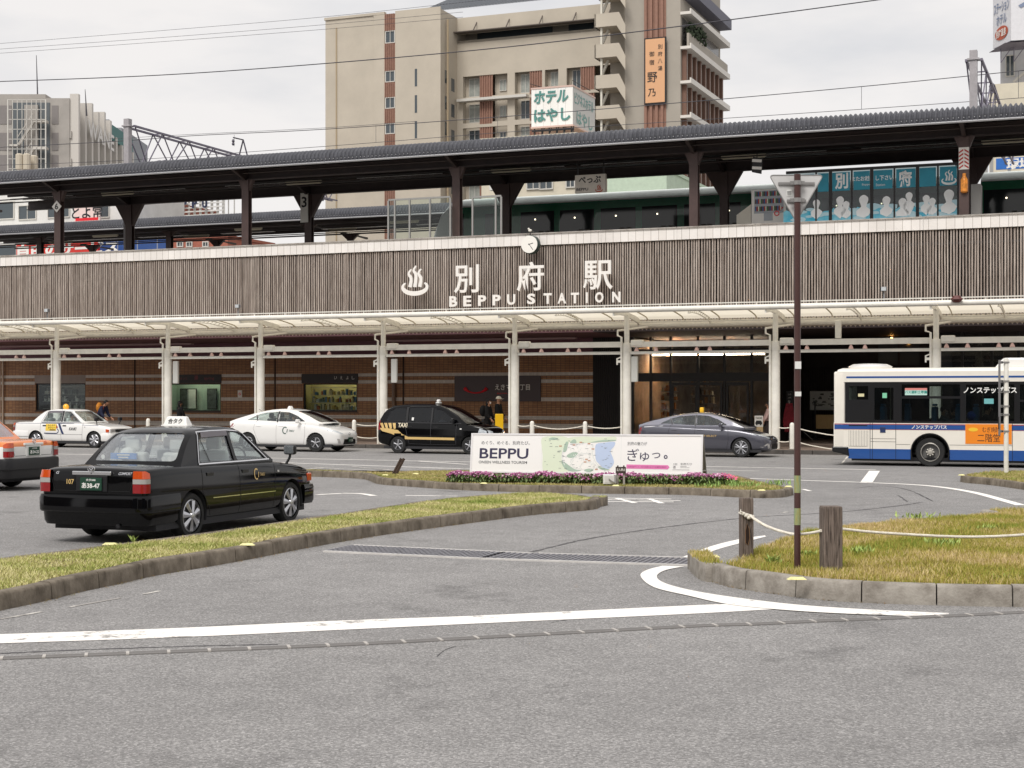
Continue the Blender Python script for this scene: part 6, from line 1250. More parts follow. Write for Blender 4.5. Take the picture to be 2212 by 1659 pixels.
def wheel(T, x, y, r, style, side, rim_r=None, w=.19, rimm=RIMS):
    """side -1: the right-hand wheel, its face towards -y"""
    s_ = side; rr = rim_r or r*.68; b = MB(); c = (x, y, r)
    b.lathe([(rr, -w/2), (r*.93, -w/2), (r*.985, -w/2+.03), (r, -w/2+.06), (r, w/2-.06), (r*.985, w/2-.03), (r*.93, w/2), (rr, w/2)], c, 'y', 40, cap=False)
    for q in (rr*1.12, r*.88): b.lathe([(q-.004, s_*(w/2+.002)), (q+.004, s_*(w/2+.002))], (x, y, r), 'y', 40, cap=False) if False else None
    wh = T.part('wheel', b, TYR, smooth=40); b = MB(); yo = y+s_*(w/2-.035)
    b.lathe([(rr*1.0, 0), (rr*1.0, .02)], (x, yo, r), 'y', 32); T.part('rim_barrel', b, RIMD, parent=wh)
    b = MB(); R_ = lambda a, q, d: (x+q*math.cos(a), yo+s_*d, r+q*math.sin(a))
    n = {'cover': 7, 'star5': 5, 'twin5': 5, 'steel': 8}[style]
    for k in range(32):                                  # outer ring
        a0, a1 = 2*math.pi*k/32, 2*math.pi*(k+1)/32; b.add([R_(a0, rr, .012), R_(a1, rr, .012), R_(a1, rr*.90, .03), R_(a0, rr*.90, .03)], [(0, 1, 2, 3)]); b.add([R_(a0, rr*.90, .03), R_(a1, rr*.90, .03), R_(a1, rr*.88, .0), R_(a0, rr*.88, .0)], [(0, 1, 2, 3)])
    for k in range(n):
        a = 2*math.pi*k/n+.3
        if style == 'cover': sp_ = [(.34, .16, 0)]
        elif style == 'star5': sp_ = [(.16, .34, 0)]
        elif style == 'twin5': sp_ = [(.10, .16, -.22), (.10, .16, .22)]
        else: sp_ = [(.2, .3, 0)]
        for wo, wi, da in sp_:
            o = rr*.9; i_ = rr*.18; ao = a+da; dx = wo*rr*.5/o*1.6 if style == 'cover' else wo*rr/o; di = min(.5, wi*rr*.5/i_)
            b.add([R_(ao-dx*.8, o, .012), R_(ao+dx*.8, o, .012), R_(a+di+da*.5, i_, .034), R_(a-di+da*.5, i_, .034), R_(ao, o, .03), R_(a+da*.5, i_, .05)], [(0, 4, 5, 3), (4, 1, 2, 5)])
    b.lathe([(rr*.24, s_*.03), (rr*.2, s_*.055), (rr*.06, s_*.06)], (x, yo, r), 'y', 16); T.part('rim', b, rimm, parent=wh, smooth=25); return wh
def liner(T, ax, r, w, side):
    b = MB(); n = 14; R_ = r*1.125; vs = []
    for k in range(n+1):
        a = math.radians(-15+210*k/n)
        for y in (w-.02, w-.27): vs.append((ax+R_*math.cos(a), side*y, r*1.02+R_*math.sin(a)))
    b.add(vs, [(2*k, 2*k+1, 2*k+3, 2*k+2) for k in range(n)]); b.add([(ax+R_*math.cos(math.radians(-15+210*k/n)), side*(w-.27), r*1.02+R_*math.sin(math.radians(-15+210*k/n))) for k in range(n+1)], [tuple(range(n+1))])
    T.part('wheel_arch_liner', b, INT)
def base_car(key, sp, name, label, frame, paint_, glassm, gmap=None, group=None, wheelstyle='cover', two=None, rimm=RIMS):
    bd, gh, panes = car_meshes(key, sp); T = Thing(name, label, 'taxi', (0, 0, 0), frame, group)
    me = setm(bd, *(paint_ if isinstance(paint_, tuple) else (paint_,)))
    if two: two_tone(me, two); shade(me, 28)
    T.body = T.part('body', me, None); T.roof = T.part('roof_frame', setm(gh, paint_[-1] if isinstance(paint_, tuple) else paint_), None); T.hull = Hull([bd, gh]+[q_[1] for q_ in panes])
    for i, (nm, pm) in enumerate(panes): T.part(nm, setm(pm, (gmap or {}).get(nm, glassm)), None)
    w = sp['W']/2
    for ax in sp['ax']:
        for sd_ in (-1, 1): wheel(T, ax, sd_*(w-.125), sp['r'], wheelstyle, sd_, sp.get('rim'), rimm=rimm); liner(T, ax, sp['r'], w, sd_)
    b = MB(); x0, x1 = sp['prof'][0][0]+.25, sp['prof'][-1][0]-.2; b.box(x0, x1, -sp['wb']+.07, sp['wb']-.07, sp['belt']-.05, sp['belt']+.022); T.part('cabin_floor', b, INT)
    sx = sp['seats']; sz = sp['belt']
    for x, ys in ((sx[0], (-.36, .36)), (sx[1], (-.36, .36))):
        for y in ys: b = MB(); b.rbox(x-.07, x+.07, y-.22, y+.22, sz-.05, sz+.17, .04); b.rbox(x-.06, x+.04, y-.12, y+.12, sz+.18, sz+.36, .04); T.part('seat_back', b, SEATW if sp.get('whiteseat') else INT)
    b = MB(); b.tube([(sp['wheelx']+.05*math.sin(a), -.36+.18*math.cos(a), sz+.02+.17*math.sin(a)) for a in np.linspace(0, 2*math.pi, 21)], .014, 6); T.part('steering_wheel', b, INT)
    b = MB(); b.box(.3, sp['L']-.3, -w+.06, w-.06, .17, .26); T.part('underbody', b, INT); return T
COMF = dict(L=4.695, W=1.695, H=1.515, r=.315, rim=.235, ax=(1.13, 3.915), belt=.985, wb=.775, wr=.585, seats=(1.5, 2.45), wheelx=3.02, whiteseat=True, arch=1.13,
    st=[(.02, .74, .44, .86), (.04, .79, .40, .955), (.10, .815, .34, .995), (.35, .835, .28, 1.008), (.8, .845, .24, 1.012), (1.2, .8475, .215, 1.005), (1.7, .8475, .2, .99), (2.4, .8475, .2, .98), (3.1, .8475, .2, .975), (3.45, .8475, .2, .965), (3.9, .84, .22, .925), (4.25, .83, .25, .88), (4.5, .81, .29, .83), (4.62, .78, .34, .79), (4.66, .74, .42, .72)],
    prof=[(.92, 1.0), (1.02, 1.1), (1.14, 1.22), (1.26, 1.33), (1.38, 1.42), (1.50, 1.465), (1.7, 1.49), (2.05, 1.51), (2.4, 1.505), (2.62, 1.485), (2.76, 1.44), (2.98, 1.29), (3.2, 1.14), (3.42, .99)],
    side=[[(1.42, 1.02), (1.60, 1.415), (2.30, 1.425), (2.30, 1.02)], [(2.40, 1.02), (2.40, 1.425), (2.70, 1.405), (3.22, 1.02)]], rear=[(-.66, 1.055), (.66, 1.055), (.555, 1.425), (-.555, 1.425)], front=[(-.68, 1.03), (.68, 1.03), (.56, 1.43), (-.56, 1.43)], rx=1.5, fx=2.7)
def band_around(mb, pts, sec):
    """bumper: plan outline swept with a vertical section of (outset, z)"""
    P_ = [Vector((a, b, 0)) for a, b in pts]; n = len(P_); vs = []; m = len(sec)
    for i, p in enumerate(P_):
        d = (P_[min(i+1, n-1)]-P_[max(0, i-1)]).normalized(); nn = Vector((d.y, -d.x, 0))
        for o, z in sec: q = p+nn*o; vs.append((q.x, q.y, z))
    return mb.add(vs, [(i*m+k, i*m+(k+1) % m, (i+1)*m+(k+1) % m, (i+1)*m+k) for i in range(n-1) for k in range(m)]+[tuple(range(m))[::-1], tuple((n-1)*m+k for k in range(m))])
def plan(xc, xe, w, rear=True, n=8):
    """plan outline of a bumper from one side round to the other"""
    sgn = 1 if rear else -1; pts = [(xe, w)]
    for k in range(n+1): a = math.pi/2*k/n; pts.append((xc+sgn*(.16-.16*math.sin(a))+0, w-.16*0-(0.22*(1-math.cos(a)))))
    h = [(a, b) for a, b in pts]; h.append((xc-sgn*.03, w*.35)); full = h+[(a, -b) for a, b in h[::-1]]
    return full if rear else full[::-1]
def comfort(name, label, frame, paint_, bump, group=None, two=None, plate=('大分500', 'あ38-47'), plm=(PLG, PLW), lantern=None, mirror=True, num=None):
    T = base_car('comfort', COMF, name, label, frame, paint_, CARG, gmap={'rear_window': CARR}, group=group, two=two); h = T.hull; sw = 'seam_dark'
    sm = mat('panel_gap', '#0e0e10', rough=.8)
    # bumpers
    b = MB(); band_around(b, plan(-.045, .78, .845), [(0, .42), (.018, .44), (.02, .60), (.006, .645), (-.06, .655), (-.06, .42)]); T.part('rear_bumper', b, bump, smooth=40)
    b = MB(); band_around(b, plan(.0, .76, .825), [(-.03, .25), (.0, .30), (.012, .415), (-.06, .415), (-.06, .26)]); T.part('rear_valance', b, bump, smooth=40)
    b = MB(); band_around(b, plan(4.70, 4.28, .845, False), [(-.01, .27), (.015, .32), (.018, .52), (.0, .565), (-.06, .575), (-.06, .28)]); T.part('front_bumper', b, bump, smooth=40)
    for sd in (1, -1):                                # tail lamps wrap round the corner
        for nm, z0, z1, m_ in (('indicator', .865, .965, AMB), ('reversing_lamp', .80, .862, CLR), ('tail_lamp', .68, .797, RED)):
            b = MB(); xs = [(.10, .838), (.03, .826), (.0, .79), (-.008, .71), (-.008, .64)]; top = .03 if nm == 'indicator' else 0
            vs = []
            for k, (x, y) in enumerate(xs): vs += [(x, sd*y, z0), (x+(.012 if nm == 'indicator' else 0), sd*(y-(.02 if nm == 'indicator' and k < 3 else 0)), z1-(top if k in (0,) else 0))]
            b.add(vs+[(.12, sd*.66, z0), (.12, sd*.66, z1)], [(2*k, 2*k+1, 2*k+3, 2*k+2) for k in range(4)]+[tuple([2*k for k in range(5)]+[10]), tuple([2*k+1 for k in range(5)]+[11])]); T.part(nm, b, m_, smooth=50)
        b = MB(); b.box(4.52, 4.665, sd*.74, sd*.45, .61, .745); T.part('headlamp', b, CLR, bev=.02); b = MB(); b.box(4.46, 4.60, sd*.815, sd*.745, .61, .735); T.part('front_indicator', b, AMB, bev=.015)
    b = MB(); b.box(4.60, 4.675, -.44, .44, .62, .735); T.part('grille', b, CHD)
    # boot: seam, garnish, plate, badges
    b = MB(); h.strip(b, 'B', [(-.66, .93), (-.58, .70), (.58, .70), (.66, .93)], .008); T.part('boot_seam', b, sm)
    b = MB(); b.rbox(-.0, .035, -.30, .30, .905, .955, .008); T.part('garnish', b, CHR if not two else PLW); b = MB(); b.lathe([(.008, 0), (.008, .004)], (-.003, 0, .93), 'x', 10); T.part('boot_lock', b, CHD)
    b = MB(); b.box(.005, .03, -.24, .24, .685, .90); T.part('plate_recess', b, CHD if not two else PLW, bev=.01); b = MB(); b.rbox(-.012, .004, -.167, .167, .705, .872, .004); pl = T.part('number_plate', b, plm[0])
    for tx, z, w_, hh in ((plate[0], .843, .15, .032), (plate[1], .77, .28, .075)): b = MB(); text(b, tx, (-.0135, 0, z), (0, -1, 0), (0, 0, 1), w_, hh, .03); T.part('plate_lettering', b, plm[1], parent=pl)
    b = MB(); b.tube([(.0, .052*math.cos(a), .985+.036*math.sin(a)) for a in np.linspace(0, 2*math.pi, 21)], .007, 6); b.tube([(-.002, .025*math.cos(a), .994+.018*math.sin(a)) for a in np.linspace(0, 2*math.pi, 17)], .005, 5); b.tube([(-.002, .014*math.cos(a), .985+.034*math.sin(a)) for a in np.linspace(0, 2*math.pi, 17)], .005, 5); T.part('badge', b, CHR)
    if not two: b = MB(); h.text(b, 'B', 'COMFORT', (-.50, .93), .20, .035, .02, .25); h.text(b, 'B', 'G', (.55, .93), .045, .035, .02, .2); T.part('badge_lettering', b, CHR)
    if num: b = MB(); h.text(b, 'B', num[0], (num[2], num[3]), *num[4], .015); T.part('fleet_number', b, num[1])
    # doors
    for sd in 'RL':
        b = MB(); h.strip(b, sd, [(1.36, .975), (1.36, .62), (1.56, .36), (1.60, .26), (3.36, .26), (3.40, .97)], .008); h.strip(b, sd, [(2.36, .975), (2.36, .26)], .008); h.strip(b, sd, [(1.38, .975), (3.4, .965)], .008); T.part('door_seams', b, sm)
        b = MB(); h.strip(b, sd, [(1.62, .53), (2.35, .525)], .012, .006); h.strip(b, sd, [(2.37, .525), (3.38, .52)], .012, .006); T.part('side_moulding', b, CHR if not two and bump is not CHD else CHD)
        sg = -1 if sd == 'R' else 1
        for x in (1.56, 2.52): b = MB(); p, _ = h.hit(sd, x, .86); b.box(x-.085, x+.085, p.y-.004, p.y+sg*.012, .835, .885); T.part('door_handle', b, CHD, bev=.008)
        b = MB(); h.strip(b, sd, [(1.37, 1.02), (1.56, 1.44), (1.9, 1.452), (2.35, 1.452), (2.72, 1.428), (3.26, 1.0)], .014, .012); h.strip(b, sd, [(1.36, 1.003), (3.3, 1.003)], .018, .012); T.part('window_trim', b, CHR)
        b = MB(); h.strip(b, sd, [(2.35, 1.01), (2.35, 1.44)], .075, .008); h.strip(b, sd, [(1.68, 1.01), (1.58, 1.41)], .02, .004); T.part('window_pillar', b, CHD)
        b = MB(); h.area(b, sd, [(1.62, 1.36), (1.64, 1.44), (2.32, 1.448), (2.32, 1.375)], .02, .1); T.part('rain_visor', b, mat('visor_smoke', '#6f6a70', rough=.2))
    for sd_ in (-1, 1):
        if mirror: b = MB(); b.tube([(3.98, sd_*.70, .90), (4.0, sd_*.75, 1.0), (4.0, sd_*.76, 1.06)], .02, 8); st_ = T.part('mirror_stalk', b, CHD); b = MB(); b.rbox(3.95, 4.04, sd_*.76-.10, sd_*.76+.10, 1.04, 1.19, .035, 3); T.part('mirror', b, CHD); b = MB(); b.rbox(3.942, 3.95, sd_*.76-.08, sd_*.76+.08, 1.055, 1.175, .003, 1); T.part('mirror_glass', b, CHR)
    b = MB(); h.area(b, 'R', [(3.46, .80), (3.52, .80), (3.52, .83), (3.46, .83)], .006); T.part('side_repeater', b, CLR)
    b = MB(); b.tube([(-.02, -.42, .25), (.25, -.42, .25)], .03, 8); T.part('exhaust', b, CHD)
    return T
def vframe(wheel_px, heading, k=1., x_ax=1.13, y_off=.72):
    """place a car by its rear right wheel's contact point"""
    g_ = G(*wheel_px) if not isinstance(wheel_px, Vector) else wheel_px
    R_ = Matrix.Rotation(math.radians(90-heading), 4, 'Z') @ Matrix.Scale(k, 4); off = R_ @ Vector((x_ax, -y_off, 0)); return Matrix.Translation(Vector((g_.x, g_.y, 0))-Vector((off.x, off.y, 0))) @ R_
BLKP = mat('paint_black', '#040406', rough=.07, spec=.33); WHP = mat('paint_white', '#ecebe8', rough=.25, coat=.8); GRYP = mat('paint_grey', '#55555f', rough=.28, metal=.45, coat=1.); ORP = mat('paint_orange', '#e38440', rough=.25, coat=.8)
def roof_lantern(T, tx, x, m, tm=TXK, s_=.78, y=0, label=None):
    z = 1.515; b = MB(); b.add([(x-.11*s_, y-.26*s_, z), (x+.11*s_, y-.26*s_, z), (x+.11*s_, y+.26*s_, z), (x-.11*s_, y+.26*s_, z), (x-.05*s_, y-.2*s_, z+.17*s_), (x+.05*s_, y-.2*s_, z+.17*s_), (x+.05*s_, y+.2*s_, z+.17*s_), (x-.05*s_, y+.2*s_, z+.17*s_)], [(0, 3, 2, 1), (4, 5, 6, 7), (0, 1, 5, 4), (1, 2, 6, 5), (2, 3, 7, 6), (3, 0, 4, 7)])
    o = T.part('roof_lantern', b, m, bev=.02); b = MB(); text(b, tx, (x-.085*s_, y, z+.085*s_), (0, -1, 0), Vector((.33, 0, 1)).normalized(), .3*s_, .1*s_, .02); T.part('lantern_lettering', b, tm, parent=o); b = MB(); b.rbox(x-.13*s_, x+.13*s_, y-.28*s_, y+.28*s_, z-.012, z+.01, .008); T.part('lantern_base', b, WHP, parent=o); return o
GOLD = mat('letter_gold', '#d9b878', rough=.35); NVY = mat('graphic_navy', '#25345c', rough=.4); GNL = mat('letter_green_dark', '#17483f', rough=.4)
V1 = vframe((402, 1163.5), 20.2, 1.03)
T = comfort('taxi', 'glossy black taxi sedan seen from behind with white roof lantern and number 107', V1, BLKP, BLKP, 'taxis at the station', num=('107', GOLD, .34, .815, (.115, .065)))
roof_lantern(T, '合タク', 2.05, mat('lantern_white', '#efeeea', rough=.35)); h = T.hull
def gtaku(T, h, c, k, m1, m2):
    b = MB(); h.strip(b, 'R', [(c[0]-.03*k+.06*k*math.cos(a), c[1]+.075*k*math.sin(a)) for a in np.linspace(.9, 5.2, 12)], .022*k, .006); h.strip(b, 'R', [(c[0]+.02*k, c[1]-.05*k), (c[0]+.035*k, c[1]+.03*k)], .018*k, .006); T.part('door_logo', b, m1); b = MB(); h.text(b, 'R', 'TAKU', (c[0]+.14*k, c[1]-.01*k), .14*k, .045*k, .01, .3); T.part('door_lettering', b, m2)
gtaku(T, h, (2.86, .80), 1., GOLD, GOLD)
b = MB(); b.box(1.14, 1.17, .08, .5, 1.065, 1.15); o = T.part('window_notice', b, mat('notice_blue', '#1c7fd6', rough=.4)); b = MB()
for z, w_ in ((1.125, .2), (1.09, .16)): b.box(1.137, 1.139, .29-w_/2, .29+w_/2, z-.010, z+.010)
T.part('notice_lettering', b, PLW, parent=o); b = MB()
for y, z in ((.55, 1.10), (-.42, 1.085), (-.52, 1.085)): b.lathe([(.032, 0), (.032, .002)], (1.035, y, z), 'x', 14)
T.part('window_stickers', b, PLW); b = MB(); b.ball((1.3, .32, 1.12), .12, 10, 7, (1, 1, .9)); T.part('white_bundle', b, SEATW)
# white sedan
def at_line(px, D0): p = SW((L(px, D0).x, tt(D0), 0)); return p
UH = 90+math.degrees(math.atan2(3300, 8256))
V2 = vframe(at_line(81, 52.2), UH-0, .98)
T = comfort('taxi', 'white taxi sedan with yellow side advert and blue slanted stripe behind the black taxi', V2, WHP, WHP, 'taxis at the station'); h = T.hull
b = MB(); b.ball((1.95, 0, 1.60), .12, 14, 10); o = T.part('roof_lantern', b, mat('lantern_amber', '#e8a52c', rough=.25, emit=.15)); b = MB(); b.lathe([(.09, 1.49), (.06, 1.52)], (1.95, 0, 0)); T.part('lantern_base', b, WHP, parent=o)
b = MB(); h.area(b, 'R', [(1.62, .66), (2.13, .66), (2.13, .93), (1.62, .93)]); o = T.part('side_advert', b, mat('advert_yellow', '#ecc84a', rough=.45)); b = MB(); h.text(b, 'R', 'みんなの', (1.9, .875), .36, .07, .015); h.text(b, 'R', 'タクシー', (1.92, .78), .36, .09, .02); h.area(b, 'R', [(1.82, .675), (2.1, .675), (2.1, .71), (1.82, .71)], .007); T.part('advert_lettering', b, TXK, parent=o)
b = MB(); h.strip(b, 'R', [(.12, .955), (1.4, .955)], .018); h.strip(b, 'R', [(1.4, .955), (2.95, .945)], .022); h.strip(b, 'R', [(3.35, .90), (4.1, .87)], .016); T.part('belt_stripe', b, NVY)
b = MB(); h.area(b, 'R', [(2.20, .945), (2.30, .945), (2.52, .52), (2.42, .52)]); h.strip(b, 'R', [(1.55, .565), (2.15, .555), (2.23, .60), (2.25, .68), (2.18, .74)], .035, .006); T.part('slanted_stripe', b, NVY); b = MB(); h.area(b, 'R', [(2.14, .92), (2.22, .78), (2.13, .75)]); T.part('red_flash', b, mat('graphic_rust', '#a5402f', rough=.4))
b = MB(); h.text(b, 'R', 'KANKI', (2.93, .74), .34, .12, .02, .2); T.part('door_lettering', b, TXK)
# orange and white sedan at the left edge
V3 = vframe((24, 1051), -70, 1.05)
T = comfort('taxi', 'orange and white taxi sedan at the left edge seen from behind', V3, (WHP, ORP), CHD, 'taxis at the station', two=.885, plate=('大分500', 'あ34-22'), num=('23', mat('letter_red_orange', '#c23a1e', rough=.4), -.42, .95, (.08, .05)))
# ------------------------------------------------------------------ hatchbacks
PRI = dict(L=4.48, W=1.745, H=1.49, r=.318, rim=.205, ax=(.86, 3.56), belt=.98, wb=.785, wr=.56, seats=(1.55, 2.35), wheelx=2.95, bow=(.10, .22), arch=1.12,
    st=[(.02, .62, .42, .80), (.05, .72, .36, .95), (.12, .79, .3, 1.03), (.3, .84, .25, 1.045), (.8, .868, .2, 1.03), (1.3, .8725, .185, 1.01), (2.0, .8725, .18, .985), (2.8, .8725, .18, .96), (3.3, .87, .18, .945), (3.65, .86, .19, .91), (4.0, .835, .2, .84), (4.25, .78, .21, .755), (4.40, .68, .23, .665), (4.46, .55, .26, .58)],
    prof=[(.10, 1.045), (.35, 1.14), (.65, 1.235), (.95, 1.32), (1.3, 1.40), (1.65, 1.455), (2.0, 1.48), (2.3, 1.475), (2.6, 1.43), (2.85, 1.355), (3.1, 1.25), (3.4, 1.11), (3.68, .985)],
    side=[[(.78, 1.09), (1.10, 1.245), (1.20, 1.09)], [(1.25, 1.08), (1.16, 1.27), (1.45, 1.345), (1.98, 1.385), (1.98, 1.05)], [(2.05, 1.045), (2.05, 1.385), (2.42, 1.365), (2.78, 1.24), (3.12, 1.05)]], rear=[(-.6, 1.10), (.6, 1.10), (.5, 1.36), (-.5, 1.36)], front=[(-.66, 1.03), (.66, 1.03), (.52, 1.41), (-.52, 1.41)], rx=1.25, fx=2.5)
sm = mat('panel_gap', '#0e0e10')
smw = mat('panel_gap_soft', '#8b8987', rough=.8)
def hatch(key, sp, label, frame, pm, gl, style, gap, rimm=RIMS, handle=None):
    T = base_car(key, sp, 'taxi', label, frame, pm, gl, group='taxis at the station', wheelstyle=style, rimm=rimm, gmap={'windscreen': CARD}); h = T.hull
    for sd in 'RL':
        sg = -1 if sd == 'R' else 1
        b = MB(); h.strip(b, sd, [(1.18, 1.07), (1.10, .80), (1.25, .45), (1.36, .27), (3.10, .27), (3.16, .6), (3.13, 1.0)], .008); h.strip(b, sd, [(2.02, 1.03), (2.02, .27)], .008); T.part('door_seams', b, gap)
        for x in (1.30, 2.20): b = MB(); p, _ = h.hit(sd, x, .88); b.rbox(x-.1, x+.1, p.y-.012*1, p.y+.02, .868, .898, .008) if sg < 0 else b.rbox(x-.1, x+.1, p.y-.02, p.y+.012, .868, .898, .008); T.part('door_handle', b, handle or pm)
        b = MB(); h.strip(b, sd, [(2.015, 1.03), (2.015, 1.40)], .07, .006); h.strip(b, sd, [(1.22, 1.07), (1.13, 1.27)], .045, .006); T.part('window_pillar', b, CHD)
        b = MB(); h.area(b, sd, [(1.0, .25), (1.25, .19), (3.2, .19), (3.3, .25), (3.2, .27), (1.2, .27)], .006, .15); T.part('sill_trim', b, pm)
        y = sg*.94; b = MB(); b.rbox(2.86, 2.98, y-.09, y+.09, 1.0, 1.13, .04, 3); b.bar((2.93, sg*.80, 1.0), (2.93, y, 1.04), .04); T.part('mirror', b, pm)
        b = MB(); h.area(b, 'F', [(-.46, .26), (.46, .26), (.40, .44), (-.40, .44)], .006); T.part('grille', b, CHD)
    for s_ in (-1, 1):
        b = MB(); h.area(b, 'F', [(s_*.42, .63), (s_*.60, .62), (s_*.83, .76), (s_*.80, .80), (s_*.60, .73)], .007, .04); T.part('headlamp', b, mat('headlamp_glass', '#b9bfc4', rough=.08, coat=.8, var=.3, vs=30))
        b = MB(); h.area(b, 'B', [(s_*.60, .70), (s_*.80, .70), (s_*.82, .98), (s_*.66, .98)], .006, .05); T.part('tail_lamp', b, RED)
        b = MB(); h.area(b, 'F', [(s_*.60, .30), (s_*.68, .30), (s_*.72, .46), (s_*.66, .46)], .007); T.part('fog_lamp', b, CLR)
    p, _ = h.hit('F', 0, .62); b = MB(); b.tube([(p.x+.008, .06*math.cos(a), .62+.042*math.sin(a)) for a in np.linspace(0, 2*math.pi, 17)], .008, 5); T.part('badge', b, CHR)
    b = MB(); b.rbox(4.485, 4.50, -.165, .165, .34, .50, .004); pl = T.part('number_plate', b, PLG); b = MB(); text(b, 'あ12-34'[1:] if False else '・1 24', (4.503, 0, .40), (0, 1, 0), (0, 0, 1), .26, .08, .02); T.part('plate_lettering', b, PLW, parent=pl); return T
def front_ax_frame(px, D0, sp, k=1., heading=UH): return vframe(at_line(px, D0), heading, k, sp['ax'][1], sp['W']/2-.125)
T = hatch('prius', PRI, 'white hatchback taxi with a driver raising an arm by the left columns', front_ax_frame(684, 51.6, PRI, 1.03), WHP, CARG, 'star5', smw); h = T.hull; V4 = T.e.matrix_world.copy()
gtaku(T, h, (2.42, .74), 1.5, GNL, GNL); b = MB(); b.add([(2.02, -.12, 1.47), (2.16, -.12, 1.47), (2.16, .12, 1.47), (2.02, .12, 1.47), (2.06, -.08, 1.58), (2.12, -.08, 1.58), (2.12, .08, 1.58), (2.06, .08, 1.58)], [(0, 3, 2, 1), (4, 5, 6, 7), (0, 1, 5, 4), (1, 2, 6, 5), (2, 3, 7, 6), (3, 0, 4, 7)]); T.part('roof_lantern', b, _M['lantern_white'], bev=.01)
b = MB(); b.tube([(1.15, -.3, 1.37), (1.0, -.3, 1.47)], .008, 5); T.part('aerial', b, CHD)
PR4 = dict(PRI); PR4.update(rim=.24, L=4.54, H=1.47, W=1.76, prof=[(.06, 1.05), (.3, 1.14), (.6, 1.23), (.95, 1.31), (1.35, 1.395), (1.75, 1.45), (2.1, 1.468), (2.4, 1.455), (2.7, 1.395), (2.95, 1.31), (3.2, 1.2), (3.45, 1.08), (3.7, .965)], ax=(.88, 3.58),
    st=[(.0, .66, .42, .86), (.04, .76, .36, .98), (.12, .82, .3, 1.05), (.3, .855, .25, 1.05), (.8, .876, .2, 1.03), (1.3, .88, .185, 1.01), (2.0, .88, .18, .975), (2.8, .88, .18, .95), (3.3, .878, .18, .93), (3.68, .865, .19, .885), (4.02, .84, .2, .80), (4.28, .79, .2, .72), (4.46, .70, .22, .64), (4.53, .58, .26, .56)])
T = hatch('prius4', PR4, 'dark grey hatchback taxi with small yellow roof lamp behind the billboard', front_ax_frame(1602, 52.6, PR4, .985), GRYP, CARG, 'twin5', sm); h = T.hull
b = MB(); h.text(b, 'R', 'FIRST SELECT', (2.45, .70), .62, .06, .0, .2); T.part('door_lettering', b, GOLD); b = MB(); b.rbox(1.98, 2.10, -.09, .09, 1.47, 1.64, .03, 3); o = T.part('roof_lantern', b, mat('lantern_yellow', '#e9b530', rough=.3, emit=.2)); b = MB(); h.strip(b, 'F', [(-.78, .34), (-.70, .46)], .03, .012); T.part('daytime_lamp', b, CLR)
b = MB(); h.strip(b, 'R', [(.25, .98), (.9, 1.02)], .03); h.strip(b, 'R', [(1.25, 1.40-.03), (1.6, 1.437)], .006); T.part('side_crease', b, CHR); b = MB(); b.add([(1.05, 0, 1.34), (1.2, .03, 1.385), (1.2, -.03, 1.385), (1.05, 0, 1.43)], [(0, 1, 3), (0, 2, 3), (1, 2, 3)]); T.part('shark_fin', b, GRYP)
# ------------------------------------------------------------------ tall taxi
JPN = dict(L=4.40, W=1.695, H=1.75, r=.305, rim=.20, ax=(.86, 3.61), belt=1.06, wb=.80, wr=.62, seats=(1.3, 2.3), wheelx=2.9, bow=(.10, .14), arch=1.13,
    st=[(.02, .70, .42, 1.0), (.05, .77, .36, 1.04), (.15, .82, .3, 1.08), (.5, .845, .25, 1.09), (1.0, .8475, .2, 1.085), (1.8, .8475, .19, 1.07), (2.6, .8475, .19, 1.06), (3.2, .8475, .19, 1.05), (3.55, .84, .2, 1.04), (3.9, .83, .22, 1.0), (4.15, .80, .25, .93), (4.30, .74, .28, .83), (4.38, .64, .32, .70)],
    prof=[(.10, 1.08), (.17, 1.25), (.26, 1.42), (.40, 1.58), (.62, 1.68), (1.0, 1.72), (1.5, 1.735), (2.0, 1.73), (2.35, 1.70), (2.65, 1.60), (2.95, 1.43), (3.25, 1.24), (3.5, 1.07)],
    side=[[(.36, 1.13), (.52, 1.50), (.72, 1.59), (1.14, 1.60), (1.14, 1.13)], [(1.24, 1.13), (1.24, 1.62), (2.10, 1.61), (2.10, 1.12)], [(2.20, 1.11), (2.20, 1.59), (2.50, 1.52), (3.02, 1.20), (3.02, 1.11)]], rear=[(-.66, 1.15), (.66, 1.15), (.56, 1.58), (-.56, 1.58)], front=[(-.70, 1.12), (.70, 1.12), (.58, 1.63), (-.58, 1.63)], rx=.9, fx=2.4)
T = base_car('jpn', JPN, 'taxi', 'tall black taxi minivan with gold waist stripe and hand shaped graphic', vframe(at_line(862, 51.6), UH, .985, .86, .72), BLKP, CARD, group='taxis at the station', wheelstyle='star5'); h = T.hull; V5 = T.e.matrix_world.copy()
GLD = mat('graphic_gold', '#d8b878', rough=.4)
